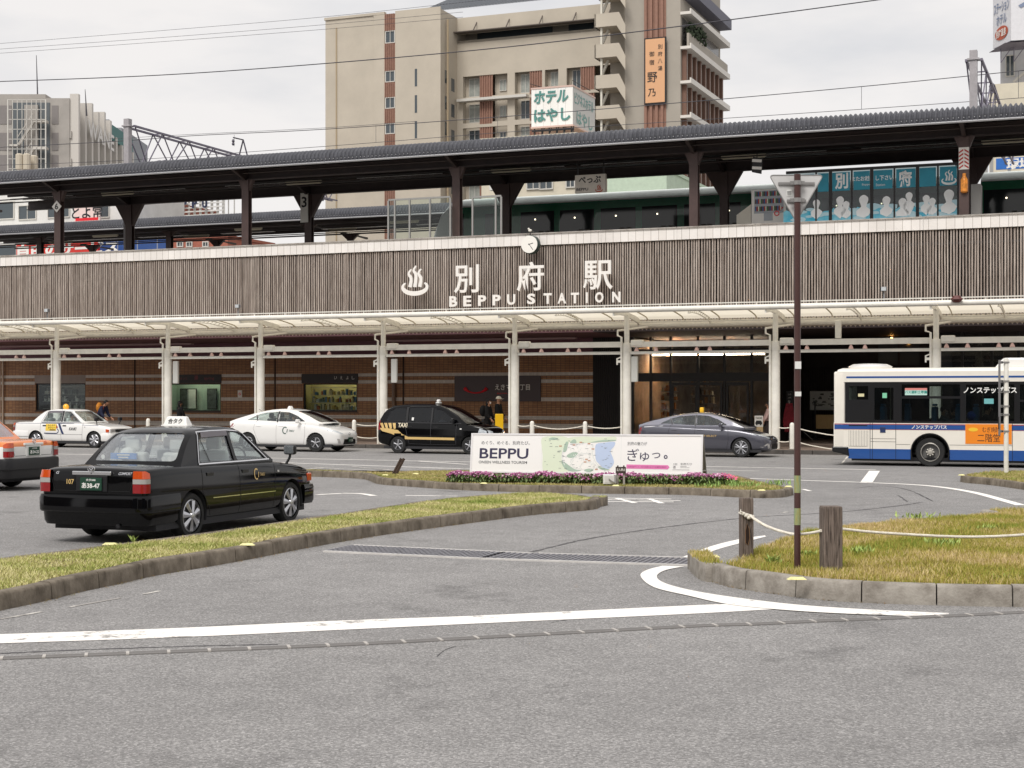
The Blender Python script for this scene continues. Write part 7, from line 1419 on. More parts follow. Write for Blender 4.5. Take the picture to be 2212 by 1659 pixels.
for sd in 'RL':
    b = MB(); h.strip(b, sd, [(1.17, 1.64), (1.17, .9), (1.30, .35), (2.14, .33), (2.14, 1.62)], .012); h.strip(b, sd, [(2.14, .33), (3.10, .33), (3.12, 1.05)], .012); h.strip(b, sd, [(.3, 1.095), (3.3, 1.07)], .014); T.part('door_seams', b, mat('seam_grey', '#3a3a3e', rough=.5))
    sg = -1 if sd == 'R' else 1
    for x, z in ((1.32, .95), (2.35, .93)): b = MB(); p, _ = h.hit(sd, x, z); b.rbox(x-.1, x+.1, p.y-.016, p.y+.016, z-.014, z+.014, .006); T.part('door_handle', b, CHD)
    y = sg*.93; b = MB(); b.rbox(2.98, 3.08, y-.09, y+.09, 1.08, 1.25, .03); b.bar((3.02, sg*.80, 1.08), (3.02, y, 1.1), .04); T.part('mirror', b, CHD)
    b = MB(); h.strip(b, sd, [(1.19, 1.12), (1.19, 1.63)], .075, .007); h.strip(b, sd, [(2.15, 1.11), (2.15, 1.6)], .07, .007); T.part('window_pillar', b, CHD)
    b = MB(); h.strip(b, sd, [(1.16, 1.10), (1.22, 1.60), (1.3, 1.66), (2.05, 1.65), (2.13, 1.56)], .02, .012); T.part('door_moulding', b, CHD)
b = MB(); h.area(b, 'R', [(.18, 1.05), (.25, .95), (.12, .93)], .006)
b = MB(); h.strip(b, 'R', [(1.25, .545), (3.05, .53)], .085, .007); h.area(b, 'R', [(.10, .90), (.25, .78), (.6, .70), (.82, .62), (.92, .50), (1.28, .505), (1.28, .585), (1.05, .68), (.88, .82), (.5, .88)], .007)
for k in range(4): h.area(b, 'R', [(.14+.17*k, 1.07-.0*k), (.26+.17*k, 1.07), (.34+.15*k, .88), (.26+.15*k, .86)], .008)
T.part('side_graphic', b, GLD); b = MB(); h.text(b, 'R', 'TAXI', (1.05, 1.0), .36, .15, .02); T.part('side_lettering', b, mat('letter_cream', '#efe3c6', rough=.4))
b = MB(); h.area(b, 'R', [(1.38, 1.17), (1.46, 1.17), (1.46, 1.27), (1.38, 1.27)], .014); h.area(b, 'R', [(3.25, .86), (3.32, .86), (3.32, .9), (3.25, .9)], .008); T.part('white_stickers', b, PLW)
for s_ in (-1, 1):
    b = MB(); h.area(b, 'B', [(s_*.62, .86), (s_*.80, .86), (s_*.81, 1.16), (s_*.66, 1.16)], .01, .06); T.part('tail_lamp', b, RED)
    b = MB(); sdl = 'R' if s_ < 0 else 'L'; h.area(b, sdl, [(.05, .82), (.16, .84), (.17, 1.16), (.08, 1.16)], .010, .05); T.part('tail_lamp', b, RED)
    b = MB(); h.area(b, sdl, [(3.93, .74), (4.25, .70), (4.22, .82), (3.98, .90)], .008, .05); T.part('headlamp', b, _M['headlamp_glass']); b = MB(); h.area(b, 'F', [(s_*.45, .66), (s_*.72, .66), (s_*.72, .84), (s_*.45, .80)], .008, .05); T.part('headlamp', b, _M['headlamp_glass'])
b = MB(); b.rbox(2.0, 2.14, -.12, .12, 1.76, 1.80, .01); b.rbox(2.02, 2.12, -.1, .1, 1.80, 1.90, .04, 3); o = T.part('roof_lantern', b, _M['lantern_white']); b = MB(); b.tube([(4.05, -.62, .98), (4.05, -.66, 1.12)], .012, 6); b.rbox(4.01, 4.07, -.72, -.60, 1.12, 1.24, .02); T.part('fender_mirror', b, CHD)
# ------------------------------------------------------------------ bus
DB = 47.8; tb = tt(DB); bx = lambda X: L(1829.8+.18386*X, DB).x
def bz(Y, X=600): return L(1829.8+.18386*X, DB, 745.5+.18386*Y).z
BW = mat('bus_white', '#ebe6db', rough=.3, coat=.5, var=.02); BBL = mat('bus_blue', '#1f4f94', rough=.3, coat=.5); BRD = mat('bus_red', '#9b3b4a', rough=.4); BGL = glass('bus_glass', (.42, .47, .46), .09); BBK = mat('bus_black', '#141417', rough=.3)
x0 = L(1801, DB).x; x1 = x0+9.3; zroof = bz(262, 1000); zbelt = bz(915); zwt = bz(432); zsk = bz(1222); zbot = bz(1340); WB_ = 2.15
BUS = Thing('bus', 'white city bus with blue skirt and dark window band at the right edge', 'bus', (x0+3, tb, 0), ST)
zu, zl = zwt, zbelt
def shell_side(y, sg):
    pass
arch_x = bx(975); wr_ = 31.3*(DB*8256/(2009+7150))/3300; R_a = wr_*1.32
def arch_poly(z0, z1, a, e_):
    """skirt outline with the wheel opening"""
    pts = [(a, z0), (a, z1), (e_, z1), (e_, z0)]
    if a < arch_x < e_:
        arc_ = [(arch_x+R_a*math.cos(q), wr_+R_a*math.sin(q)) for q in np.linspace(0, math.pi, 17)]; arc_ = [p for p in arc_ if z0 <= p[1] <= z1]
        return arc_
    return None
def panel_with_arch(z0, z1, a, e_, y0, y1):
    """vertical strips so that the opening follows the arch"""
    mb = MB(); n = 40; xs_ = sorted({a, e_, *[arch_x+R_a*math.cos(q) for q in np.linspace(0, math.pi, 25)]}); xs_ = [q for q in xs_ if a <= q <= e_]
    for p, q in zip(xs_, xs_[1:]):
        lo = []
        for x in (p, q): d = R_a**2-(x-arch_x)**2; zc = (wr_+math.sqrt(d)) if d > 1e-9 else (z0 if abs(x-arch_x) > R_a-1e-6 else z0); lo.append(max(z0, zc if abs(x-arch_x) < R_a-1e-6 or abs((p+q)/2-arch_x) < R_a else z0))
        if abs((p+q)/2-arch_x) >= R_a: lo = [z0, z0]
        if lo[0] >= z1 and lo[1] >= z1: continue
        lo = [min(z1, v) for v in lo]
        mb.add([(p, y0, lo[0]), (q, y0, lo[1]), (q, y0, z1), (p, y0, z1), (p, y1, lo[0]), (q, y1, lo[1]), (q, y1, z1), (p, y1, z1)], [(0, 1, 2, 3), (7, 6, 5, 4), (0, 4, 5, 1), (1, 5, 6, 2), (2, 6, 7, 3), (3, 7, 4, 0)])
    return mb
BUS.part('side_panel', panel_with_arch(zsk, zl, x0+.0, x1, tb, tb+.05), BW)
BUS.part('skirt', panel_with_arch(zbot, zsk, x0+.42, x1, tb, tb+.05), BBL)
b = MB(); secs = []
rz = zroof; prof_ = [(0, zwt), (.0, zwt+.30), (.03, rz-.12), (.12, rz-.03), (.35, rz), (WB_-.35, rz), (WB_-.12, rz-.03), (WB_-.03, rz-.12), (WB_, zwt+.30), (WB_, zwt)]
for x, k in ((x0+.06, .16), (x0+.1, .05), (x0+.2, 0), (x1-.1, 0)): secs.append([(x, tb+y, min(z, rz-k)) for y, z in prof_])
loft(b, secs); BUS.part('roof', b, BW, smooth=50)
b = MB(); b.rbox(x0, x0+.32, tb-.004, tb+WB_, bz(1220), rz-.10, .06, 4); BUS.part('rear_end', b, BW, smooth=60)
b = MB(); b.box(x0+.3, x1, tb+WB_-.05, tb+WB_, zbot, zl); BUS.part('far_side', b, BW); b = MB(); b.box(x0+.5, x1, tb+.05, tb+WB_-.05, zbot-.06, zbot+.05); b.box(x0+.3, x1, tb+.3, tb+WB_-.3, zl-.9, zl-.85); BUS.part('floor', b, BBK)
b = MB(); b.prism([(x0-.05, bz(1200)), (x0+.42, bz(1200)), (x0+.45, bz(1320)), (x0+.3, bz(1290)), (x0-.05, bz(1262))], tb-.02, tb+WB_-.0); BUS.part('rear_bumper', b, BBK, bev=.03)
b = MB(); b.prism([(x0+.42, zsk), (x0+1.6, zsk), (x0+1.6, zbot-.0), (x0+.95, zbot), (x0+.42, bz(1275))], tb-.004, tb+.05); BUS.part('skirt_end', b, BBL)
def st_strip(nm, X0, X1, Y0, Y1, m, o=.006, parent=None): b = MB(); b.box(X0, X1, tb-o, tb, bz(Y1), bz(Y0)); return BUS.part(nm, b, m, parent=parent)
st_strip('upper_stripe', x0+.36, x1, 365, 386, BBL); st_strip('waist_stripe', x0+.02, x1, 938, 990, BBL); st_strip('red_line', x0+.02, x1, 926, 936, BRD); st_strip('red_line', x0+.02, x1, 991, 995, BRD)
# window band: black frame with openings
xl = x0+.33
ops = [(bx(20), bx(248), 480, 640), (bx(320), bx(545), 500, 880), (bx(640), bx(1330), 462, 600), (bx(640), bx(1330), 628, 895), (bx(1395), bx(1965), 465, 885), (bx(2030), bx(2600), 465, 640), (bx(2030), bx(2600), 665, 890), (bx(2680), bx(3300), 465, 890)]
hol = [(a, e_, bz(Y1), bz(Y0)) for a, e_, Y0, Y1 in ops]
b = holes_wall(xl, x1, zl, zwt, tb-.004, tb+.05, hol); BUS.part('window_band', b, BBK)
for a, e_, z0, z1 in hol: b = MB(); b.box(a, e_, tb+.012, tb+.018, z0, z1); BUS.part('window', b, BGL)
b = holes_wall(x0+.3, x1, zl, zwt, tb+WB_-.05, tb+WB_, [(a, e_, bz(870), bz(480)) for a, e_ in ((bx(-100), bx(500)), (bx(620), bx(1150)), (bx(1230), bx(1900)), (bx(2000), bx(2700)))]); BUS.part('far_window_band', b, BBK)
for a, e_ in ((bx(268), bx(278)), (bx(295), bx(300)), (bx(570), bx(577)), (bx(1940), bx(1946))): b = MB(); b.box(a, a+.012, tb-.006, tb, zbot if a > bx(290) else bz(1340), zl); BUS.part('panel_seam', b, sm)
b = MB()
for Y, a, e_ in ((1100, 275, 570), (1135, 275, 570), (1165, 577, 740), (1165, 1205, 1940)): b.box(bx(a), bx(e_), tb-.005, tb, bz(Y+3), bz(Y))
BUS.part('panel_lines', b, sm)
b = MB(); b.box(bx(20), bx(245), tb-.005, tb, bz(1190), bz(1005)); BUS.part('grille_back', b, mat('grille_shadow', '#6f6b64', rough=.7)); b = MB()
for k in range(12): a = bx(24+k*18.5); b.box(a, a+.035, tb-.018, tb-.005, bz(1190), bz(1005))
BUS.part('cooling_grille', b, BW); b = MB(); b.rbox(bx(388), bx(452), tb-.012, tb+.002, bz(1030), bz(965), .005); BUS.part('fuel_flap', b, NVY); b = MB(); b.rbox(bx(-150+20), bx(-90), tb-.008, tb, bz(820), bz(680), .003); BUS.part('hatch', b, BW)
b = MB(); b.rbox(bx(20), bx(240), tb-.008, tb-.004, bz(955), bz(942), .001, 1); BUS.part('vent_slot', b, BBK)
b = MB(); b.lathe([(.16, 0), (.62, .0), (.64, .05), (.5, .12), (.2, .14)], (bx(210), tb+1.0, rz+.0)); b2 = MB()
for i, v in enumerate(b.v): b2.v.append((bx(210)+(v[0]-bx(210))*1.0, tb+1.0+(v[1]-tb-1.0), v[2]))
b2.f = b.f; b2.m = b.m; BUS.part('roof_vent', b2, WHP, smooth=50)
b = MB(); b.prism([(bx(1720), rz-.02), (bx(1800), rz+.2), (bx(1830), rz+.26), (bx(3000), rz+.26), (bx(3000), rz-.02)], tb+.35, tb+WB_-.35); BUS.part('air_conditioner', b, WHP, bev=.04)
wrm = MB(); T_ = BUS
b = MB(); c = (arch_x, tb+.16, wr_); b.lathe([(wr_*.66, -.12), (wr_*.93, -.13), (wr_, -.09), (wr_, .09), (wr_*.93, .12), (wr_*.66, .12)], c, 'y', 40, cap=False); whl = BUS.part('wheel', b, TYR, smooth=40)
b = MB(); b.lathe([(wr_*.66, .0), (wr_*.64, -.10), (wr_*.58, -.11), (wr_*.55, .02), (wr_*.3, .05), (wr_*.28, -.06), (wr_*.2, -.08), (wr_*.05, -.09)], (arch_x, tb+.13, wr_), 'y', 32); BUS.part('rim', b, mat('bus_rim', '#6b6a68', rough=.5, metal=.3), parent=whl, smooth=30); b = MB(); b.tube([(arch_x+wr_*.62*math.cos(a), tb+.035, wr_+wr_*.62*math.sin(a)) for a in np.linspace(0, 2*math.pi, 33)], .012, 6); b.lathe([(wr_*.2, 0), (wr_*.18, -.03), (.03, -.04)], (arch_x, tb+.05, wr_), 'y', 20)
for k in range(8): a = k*math.pi/4; b.ball((arch_x+wr_*.24*math.cos(a), tb+.05, wr_+wr_*.24*math.sin(a)), .025, 6, 4)
BUS.part('hub', b, mat('hub_pale', '#b3afa6', rough=.4, metal=.4), parent=whl)
b = MB(); vs = []; n = 20
for k in range(n+1): a = math.radians(-25+230*k/n); vs += [(arch_x+R_a*1.0*math.cos(a), tb-.02, wr_+R_a*math.sin(a)), (arch_x+R_a*.94*math.cos(a), tb-.02, wr_+R_a*.94*math.sin(a)), (arch_x+R_a*.94*math.cos(a), tb+.6, wr_+R_a*.94*math.sin(a))]
b.add(vs, [f for k in range(n) for f in ((3*k, 3*k+1, 3*k+4, 3*k+3), (3*k+1, 3*k+2, 3*k+5, 3*k+4))]); b.add([(arch_x+R_a*.95*math.cos(a), tb+.6, wr_+R_a*.95*math.sin(a)) for a in np.linspace(math.radians(-25), math.radians(205), n)], [tuple(range(n))]); BUS.part('wheel_arch', b, BBK)
f2x = arch_x+4.6; b = MB(); b.lathe([(wr_*.3, -.1), (wr_, -.1), (wr_, .1), (wr_*.3, .1)], (f2x, tb+.2, wr_), 'y', 32); BUS.part('wheel', b, TYR)
AD = mat('advert_orange', '#ee8a22', rough=.4); o = st_strip('side_advert', bx(1390), bx(1935), 922, 1150, AD, .012)
def btext(s_, X, Y, w, hh, m, bold=.02, nm='lettering', parent=None, o_=.014, shear=0.): b = MB(); text(b, s_, (bx(X), tb-o_, bz(Y)), (1, 0, 0), (0, 0, 1), w, hh, bold, 0, shear); return BUS.part(nm, b, m, parent=parent)
pm_ = 1/3300*(DB*8256/(2009+7150))*.18386/.93
btext('むぎ焼酎', 1690, 985, 175*pm_, 58*pm_, TXK, 0, 'advert_lettering', o); btext('二階堂', 1665, 1080, 235*pm_, 90*pm_, TXK, 0, 'advert_lettering', o)
b = MB(); b.prism([(bx(1482)+.13*math.cos(a), bz(985)+.055*math.sin(a)) for a in np.linspace(0, 2*math.pi, 17)[:-1]], tb-.016, tb-.0125); BUS.part('yellow_oval', b, mat('oval_yellow', '#f0c437', rough=.4), parent=o)
btext('ノンステップバス', 965, 960, 375*pm_, 45*pm_, PLW, .03, o_=.012); btext('ノンステップバス', 1680, 530, 550*pm_, 70*pm_, PLW, .03, o_=.008)
b = MB(); b.box(bx(680), bx(940), tb-.002, tb+.008, bz(588), bz(505)); n_ = BUS.part('window_notice', b, mat('notice_mint', '#bfe0d6', rough=.5)); b = MB(); b.box(bx(680), bx(940), tb-.004, tb-.0025, bz(530), bz(505)); BUS.part('notice_band', b, mat('notice_pink', '#d9867f', rough=.5), parent=n_); btext('バス運転士募集', 810, 552, 240*pm_, 34*pm_, mat('notice_teal', '#2a8f84', rough=.5), .02, 'notice_lettering', n_, .005)
b = MB(); b.box(bx(415), bx(468), tb-.002, tb+.008, bz(622), bz(562)); BUS.part('exit_sticker', b, mat('sticker_exit', '#7fc9a5', rough=.5)); b = MB(); b.box(bx(130), bx(200), tb-.002, tb+.008, bz(605), bz(570)); BUS.part('window_label', b, mat('label_cream', '#d9d2a8', rough=.5)); b = MB(); b.box(bx(1610), bx(1722), tb-.002, tb+.008, bz(688), bz(628)); BUS.part('window_label', b, mat('label_cyan', '#6fb3b5', rough=.5))
b = MB(); b.box(bx(-10), bx(250), tb+.02, tb+.03, bz(905), bz(642)); BUS.part('engine_panel', b, mat('panel_slate', '#3b3c47', rough=.5))
SBL = mat('bus_seat_blue', '#3a6a95', rough=.8)
for k, X in enumerate((400, 690, 1010, 1290, 1500)):
    b = MB(); a = bx(X); b.rbox(a-.08, a+.08, tb+.25, tb+.68, bz(1000), bz(720)+.0, .05); b.rbox(a-.06, a+.06, tb+.3, tb+.62, bz(715), bz(690), .02); BUS.part('seat', b, SBL)
    if k % 2 == 0: b = MB(); b.tube([(a+.15, tb+.8, zbot+.2), (a+.15, tb+.8, rz-.1)], .02, 6); BUS.part('grab_pole', b, mat('pole_cream', '#c9c3a0', rough=.4))
BF = (bx, bz, tb)
# ------------------------------------------------------------------ street furniture
def helix_rope(mb, pts, r=.009, hr=.008, turns=22, strands=3):
    q = smooth_line(pts, 10); n = len(q); L_ = sum((q[i+1]-q[i]).length for i in range(n-1)); m = max(24, int(L_*turns*6)); d = [0]
    for i in range(n-1): d.append(d[-1]+(q[i+1]-q[i]).length)
    for s_ in range(strands):
        out = []; j = 0
        for k in range(m+1):
            t = d[-1]*k/m
            while j < n-2 and d[j+1] < t: j += 1
            p = q[j].lerp(q[j+1], (t-d[j])/max(1e-9, d[j+1]-d[j])); tg = (q[j+1]-q[j]).normalized(); u = tg.cross(Vector((0, 0, 1))).normalized(); v = tg.cross(u); a = t*turns*2*math.pi/ (L_ if False else 1)+s_*2*math.pi/strands
            out.append(p+(u*math.cos(a)+v*math.sin(a))*hr)
        mb.tube(out, r, 5)
ROPE = mat('rope_white', '#e3ddd0', rough=.9, var=.12, vs=20)
def bollard(px, label, D0=56.75):
    p = L(px, D0); T = Thing('bollard', label, 'bollard', (p.x, p.y, .15), ST, 'white bollards along the pavement edge'); b = MB(); b.lathe([(.085, .15), (.085, .98), (.075, 1.03), (.045, 1.065), (.0, 1.075)], (p.x, p.y, 0), n=20, cap=False); T.part('post', b, WHT, smooth=40)
    b = MB(); b.lathe([(.12, .15), (.12, .165), (.09, .17)], (p.x, p.y, 0), n=20); T.part('base_plate', b, mat('plate_grey', '#8e8c88', rough=.6)); b = MB()
    for z in (.92, .42): b.tube([(p.x+.1*math.cos(a), p.y, z+.03*math.sin(a)) for a in np.linspace(0, 2*math.pi, 9)], .012, 5)
    T.part('rope_eyes', b, CHD); return p
BP_ = [bollard(px, lb) for px, lb in ((320, 'white bollard between the white sedan and the second column, mostly hidden'), (765, 'white bollard at the nose of the white hatchback'), (1149.5, 'white bollard just right of the fifth column above the billboard'), (1264, 'white bollard between two columns above the middle of the billboard'), (1711, 'white bollard beside the brown pole and the red banner'))]
def swag(a, b_, z, sag): return [Vector((a.x+(b_.x-a.x)*t, a.y+(b_.y-a.y)*t, z-sag*4*t*(1-t))) for t in np.linspace(0, 1, 9)]
col_at = lambda px: Vector((L(px, 57).x, tt(57), 0))
for i, (a, e_, lb) in enumerate(((BP_[1], col_at(828), 'pair of rope swags between the hatchback nose bollard and the fourth column'), (col_at(1112), BP_[2], 'short rope swag from the fifth column to the nearest bollard'), (BP_[2], BP_[3], 'rope swags between the two bollards above the billboard'), (BP_[3], col_at(1354), 'rope swags from the bollard to the sixth column'), (col_at(1675), BP_[4], 'rope swags from the seventh column to the bollard by the brown pole'), (BP_[4], col_at(2022), 'rope swags running behind the rear of the bus'))):
    b = MB()
    for z in (.92, .44): b.tube(swag(a, e_, z, .07*(e_-a).length), .022, 6)
    single('rope', b, ROPE, lb, 'rope', a, ST, 'ropes between bollards and columns')
# wooden posts and rope of the lawn
def wood_mat():
    m = mat('weathered_post', '#8a7c72', rough=.9, col2='#51463f', vs=3, det=8, stretch=(22, 22, 1.2), bump=.8, bs=14, cut=(.38, .62)); return m
WD = wood_mat()
def woodpost(px, y, w, ztop, label, dark=False, rot=.3):
    p = G(px, y, .19); T = Thing('wooden_post', label, 'post', p, group='wooden posts around the lawn'); rs = random.Random(px); b = MB(); n = 8; vs = []; q = w/2
    zz = [.05, .2, .4, .6, ztop-.02, ztop]; cor = [(-q, -q+.008), (-q+.008, -q), (-.02, -q+.006), (-.005, -q), (q-.008, -q), (q, -q+.008), (q, q), (-q, q)]
    for k, z in enumerate(zz):
        s_ = 1-.03*(k == 5)
        for cx_, cy_ in cor: a, c = cx_*s_+rs.uniform(-.0015, .0015), cy_*s_; vs.append((p.x+a*math.cos(rot)-c*math.sin(rot), p.y+a*math.sin(rot)+c*math.cos(rot), z))
    b.add(vs, [(k*n+i, k*n+(i+1) % n, (k+1)*n+(i+1) % n, (k+1)*n+i) for k in range(5) for i in range(n)]+[tuple(range(n))[::-1], tuple(5*n+i for i in range(n))]); T.part('post', b, WD, bev=.004)
    b = MB(); f = MB()
    for k in range(7):
        x = rs.uniform(-q*.8, q*.8); z0 = rs.uniform(.15, .55); z1 = z0+rs.uniform(.1, .35); z1 = min(z1, ztop-.01); pr = lambda a, c, z: (p.x+a*math.cos(rot)-c*math.sin(rot), p.y+a*math.sin(rot)+c*math.cos(rot), z); x2 = x+rs.uniform(-.01, .01); b.add([pr(x-.0015, -q-.001, z0), pr(x+.0015, -q-.001, z0), pr(x2+.003, -q-.001, (z0+z1)/2), pr(x2, -q-.001, z1), pr(x2-.002, -q-.001, (z0+z1)/2)], [(0, 1, 2, 3, 4)])
    T.part('cracks', b, mat('wood_crack', '#2c2521', rough=1)); return T, p, pr
Tq, p1, _pr = woodpost(1612, 1205, .135, .86, 'thinner weathered wooden post with rope knot at the tip of the lawn', rot=.1)
b = MB(); d_ = p1; vs = [(d_.x+a, d_.y-.0695-.002, z) for a, z in ((-.018, .36), (.012, .34), (.028, .42), (.022, .52), (.0, .58), (-.02, .5))]; b.add(vs, [tuple(range(6))]); Tq.part('rotten_hole', b, mat('wood_hole', '#2a1c14', rough=1)); b = MB(); b.tube([Vector(v) for v in vs]+[Vector(vs[0])], .003, 5); Tq.part('hole_rim', b, mat('wood_orange', '#8a6a4c', rough=.9))
Tq, p2, _pr = woodpost(1795, 1235, .195, .865, 'thicker weathered square wooden post in front of the lawn rope', rot=.05)
p3 = p2+Vector((3.6, 1.1, 0)); Tq = copy_tree(Tq.e, label='weathered wooden post beyond the right edge holding the rope end'); Tq.location = p3; Tq['label'] = 'weathered wooden post holding the far end of the lawn rope'
a, e_ = Vector((p1.x+.03, p1.y-.085, .665)), Vector((p2.x-.1, p2.y-.02, .615)); b = MB(); helix_rope(b, [a, a.lerp(e_, .25)+Vector((0, 0, -.075)), a.lerp(e_, .6)+Vector((0, 0, -.10)), a.lerp(e_, .85)+Vector((0, 0, -.05)), e_])
for k in range(3): c = Vector((p1.x-.045+.03*k, p1.y-.085, .69-.022*k)); b.ball(tuple(c), .021, 8, 6, (1.2, .9, 1))
b.tube([(p1.x-.07, p1.y-.05, .69), (p1.x-.07, p1.y+.07, .69), (p1.x+.07, p1.y+.07, .67), (p1.x+.07, p1.y-.075, .66), (p1.x-.03, p1.y-.085, .69)], .012, 6); b.tube([(p1.x-.05, p1.y-.09, .70), (p1.x-.08, p1.y-.1, .715), (p1.x-.075, p1.y-.1, .74)], [.012, .01, .004], 6)
single('rope', b, ROPE, 'knotted white rope sagging from the thin post past the brown pole', 'rope', a, group='ropes of the lawn')
a, e_ = Vector((p2.x+.1, p2.y-.06, .635)), Vector((p3.x-.1, p3.y, .60)); b = MB(); helix_rope(b, [a, a.lerp(e_, .15)+Vector((0, 0, -.055)), a.lerp(e_, .45)+Vector((0, 0, -.115)), a.lerp(e_, .75)+Vector((0, 0, -.08)), e_]); b.ball(tuple(a), .02, 8, 6)
single('rope', b, ROPE, 'long twisted rope crossing in front of the lawn to the right edge', 'rope', a, group='ropes of the lawn')
# brown sign pole with the back of a triangular sign
p = G(1722.5, 1228, .2); T = Thing('triangle_sign', 'back of an inverted triangular road sign on a tall brown pole', 'road sign', p); pr_ = .034
b = MB(); b.lathe([(pr_, .16), (pr_, 4.31)], (p.x, p.y, 0), n=20); T.part('pole', b, mat('pole_brown', '#4c3330', rough=.4, var=.1, vs=2.5), smooth=50)
for z0, z1 in ((.99, 1.17), (.655, .83)): b = MB(); b.lathe([(pr_+.0015, z0), (pr_+.0015, z1)], (p.x, p.y, 0), n=20, cap=False); T.part('reflective_band', b, mat('band_yellow', '#a59a55', rough=.35, col2='#7fa08a', vs=4, stretch=(9, 1, 1)), smooth=50)
for px, y0, y1 in ((1722, 781, 797), (1718, 846, 856)): b = MB(); z0, z1 = 2+(855-y1)*p.y/3300, 2+(855-y0)*p.y/3300; b.box(p.x-.032, p.x+.032, p.y-pr_-.006, p.y-pr_+.004, z0, z1); T.part('sticker', b, PLW)
q = round_poly([(-.283, 4.31), (.283, 4.31), (.0, 3.82)], .045, 4); b = MB(); b.prism([(p.x+a, z) for a, z in q], p.y+pr_+.03, p.y+pr_+.036); T.part('sign_plate', b, mat('sign_back', '#d3d2d0', rough=.5, metal=.1, var=.05)); q2_ = round_poly([(-.268, 4.30), (.268, 4.30), (.0, 3.835)], .04, 4); b = MB()
b.tube([Vector((p.x+a, p.y+pr_+.03, z)) for a, z in q]+[Vector((p.x+q[0][0], p.y+pr_+.03, q[0][1]))], .006, 5); T.part('plate_rim', b, mat('sign_rim', '#a8a7a5', rough=.4, metal=.4)); BR = mat('bracket_zinc', '#a7a5a3', rough=.35, metal=.6)
for z, w_ in ((4.22, .19), (4.04, .10)): b = MB(); b.box(p.x-w_, p.x+w_, p.y+pr_+.012, p.y+pr_+.03, z-.013, z+.013); b.lathe([(pr_+.006, z-.022), (pr_+.006, z+.022)], (p.x, p.y, 0), n=20, cap=False); b.box(p.x-.075, p.x+.075, p.y-.004, p.y+.012, z-.018, z+.018); T.part('bracket', b, BR)
b = MB(); b.box(p.x-.10, p.x-.045, p.y+pr_+.026, p.y+pr_+.03, 4.09, 4.155); T.part('inspection_label', b, PLW); b = MB()
for k in range(4): b.box(p.x-.095, p.x-.05, p.y+pr_+.0245, p.y+pr_+.026, 4.10+k*.012, 4.105+k*.012)
T.part('label_lines', b, TXK)
# white post on the right island with an edge-on sign
p = G(2173.5, 1021.7, .15); T = Thing('white_sign_post', 'white post with an edge-on sign panel in front of the bus', 'sign post', p); b = MB(); b.lathe([(.055, .13), (.055, 2.88), (.05, 2.9)], (p.x, p.y, 0), n=20); T.part('pole', b, WHT, smooth=40)
b = MB(); b.box(p.x-.17, p.x-.14, p.y-.02, p.y+.06, 1.05, 2.86); T.part('sign_panel', b, mat('panel_grey', '#8b8a8c', rough=.4, metal=.3)); b = MB()
for z in (1.15, 1.55, 1.75, 2.1, 2.35, 2.8): b.box(p.x-.13, p.x+.06, p.y-.062, p.y-.05, z-.02, z+.02); b.box(p.x-.14, p.x-.1, p.y-.062, p.y+.03, z-.03, z+.03)
T.part('clamps', b, BR); b = MB(); b.box(p.x-.175, p.x-.17, p.y-.02, p.y+.06, 1.2, 1.5); T.part('dark_sticker', b, BLK)
# kerb reflectors
RF = mat('reflector_yellow', '#e6e0a0', rough=.35, var=.15, vs=12)
for i, (x, y, z, s_, lb) in enumerate(((238, 1177, .17, 1, 'yellow kerb reflector on the left strip below the taxi'), (534, 1178, .17, 1, 'pale yellow kerb reflector on the near kerb of the left strip'), (1721, 1252, .2, 1, 'yellow kerb reflector on the lawn kerb below the brown pole'), (1537, 1204, .2, 1, 'pale kerb reflector at the tip of the lawn'), (832, 1027, .15, .8, 'kerb reflector at the left tip of the middle island'), (898, 1024, .15, .8, 'kerb reflector near the leaning planks'), (1045, 1045, .15, .8, 'kerb reflector below the left part of the flower bed'), (1330, 1050, .15, .8, 'kerb reflector below the white spotlight'), (1645, 1060, .15, .8, 'kerb reflector near the right tip of the middle island'), (1703, 1052, .15, .8, 'kerb reflector at the right tip of the middle island'), (2077, 1027, .15, .8, 'kerb reflector at the tip of the island under the white post'))):
    p = G(x, y, z); b = MB(); R_ = .1*s_; b.add([(p.x-R_, p.y-.04, z), (p.x+R_, p.y-.04, z), (p.x+R_, p.y+.04, z), (p.x-R_, p.y+.04, z), (p.x-R_*.6, p.y-.015, z+.028), (p.x+R_*.6, p.y-.015, z+.028), (p.x+R_*.6, p.y+.015, z+.028), (p.x-R_*.6, p.y+.015, z+.028)], [(0, 3, 2, 1), (4, 5, 6, 7), (0, 1, 5, 4), (1, 2, 6, 5), (2, 3, 7, 6), (3, 0, 4, 7)])
    single('kerb_reflector', b, RF, lb, 'reflector', p, group='reflectors on the kerbs', bev=.008)
# billboard
yaw = math.radians(-14.7); c0 = G(1258, 1045, .15); Rv = Vector((math.cos(yaw), math.sin(yaw), 0)); Nv = Vector((math.sin(yaw), -math.cos(yaw), 0)); Uv = (Vector((0, 0, 1))-Nv*.16).normalized()
dB = 33.6; cB = Vector(((1261-1106)*dB/3300, dB, 0)); wB, hB = 5.22, .885; zB = .285
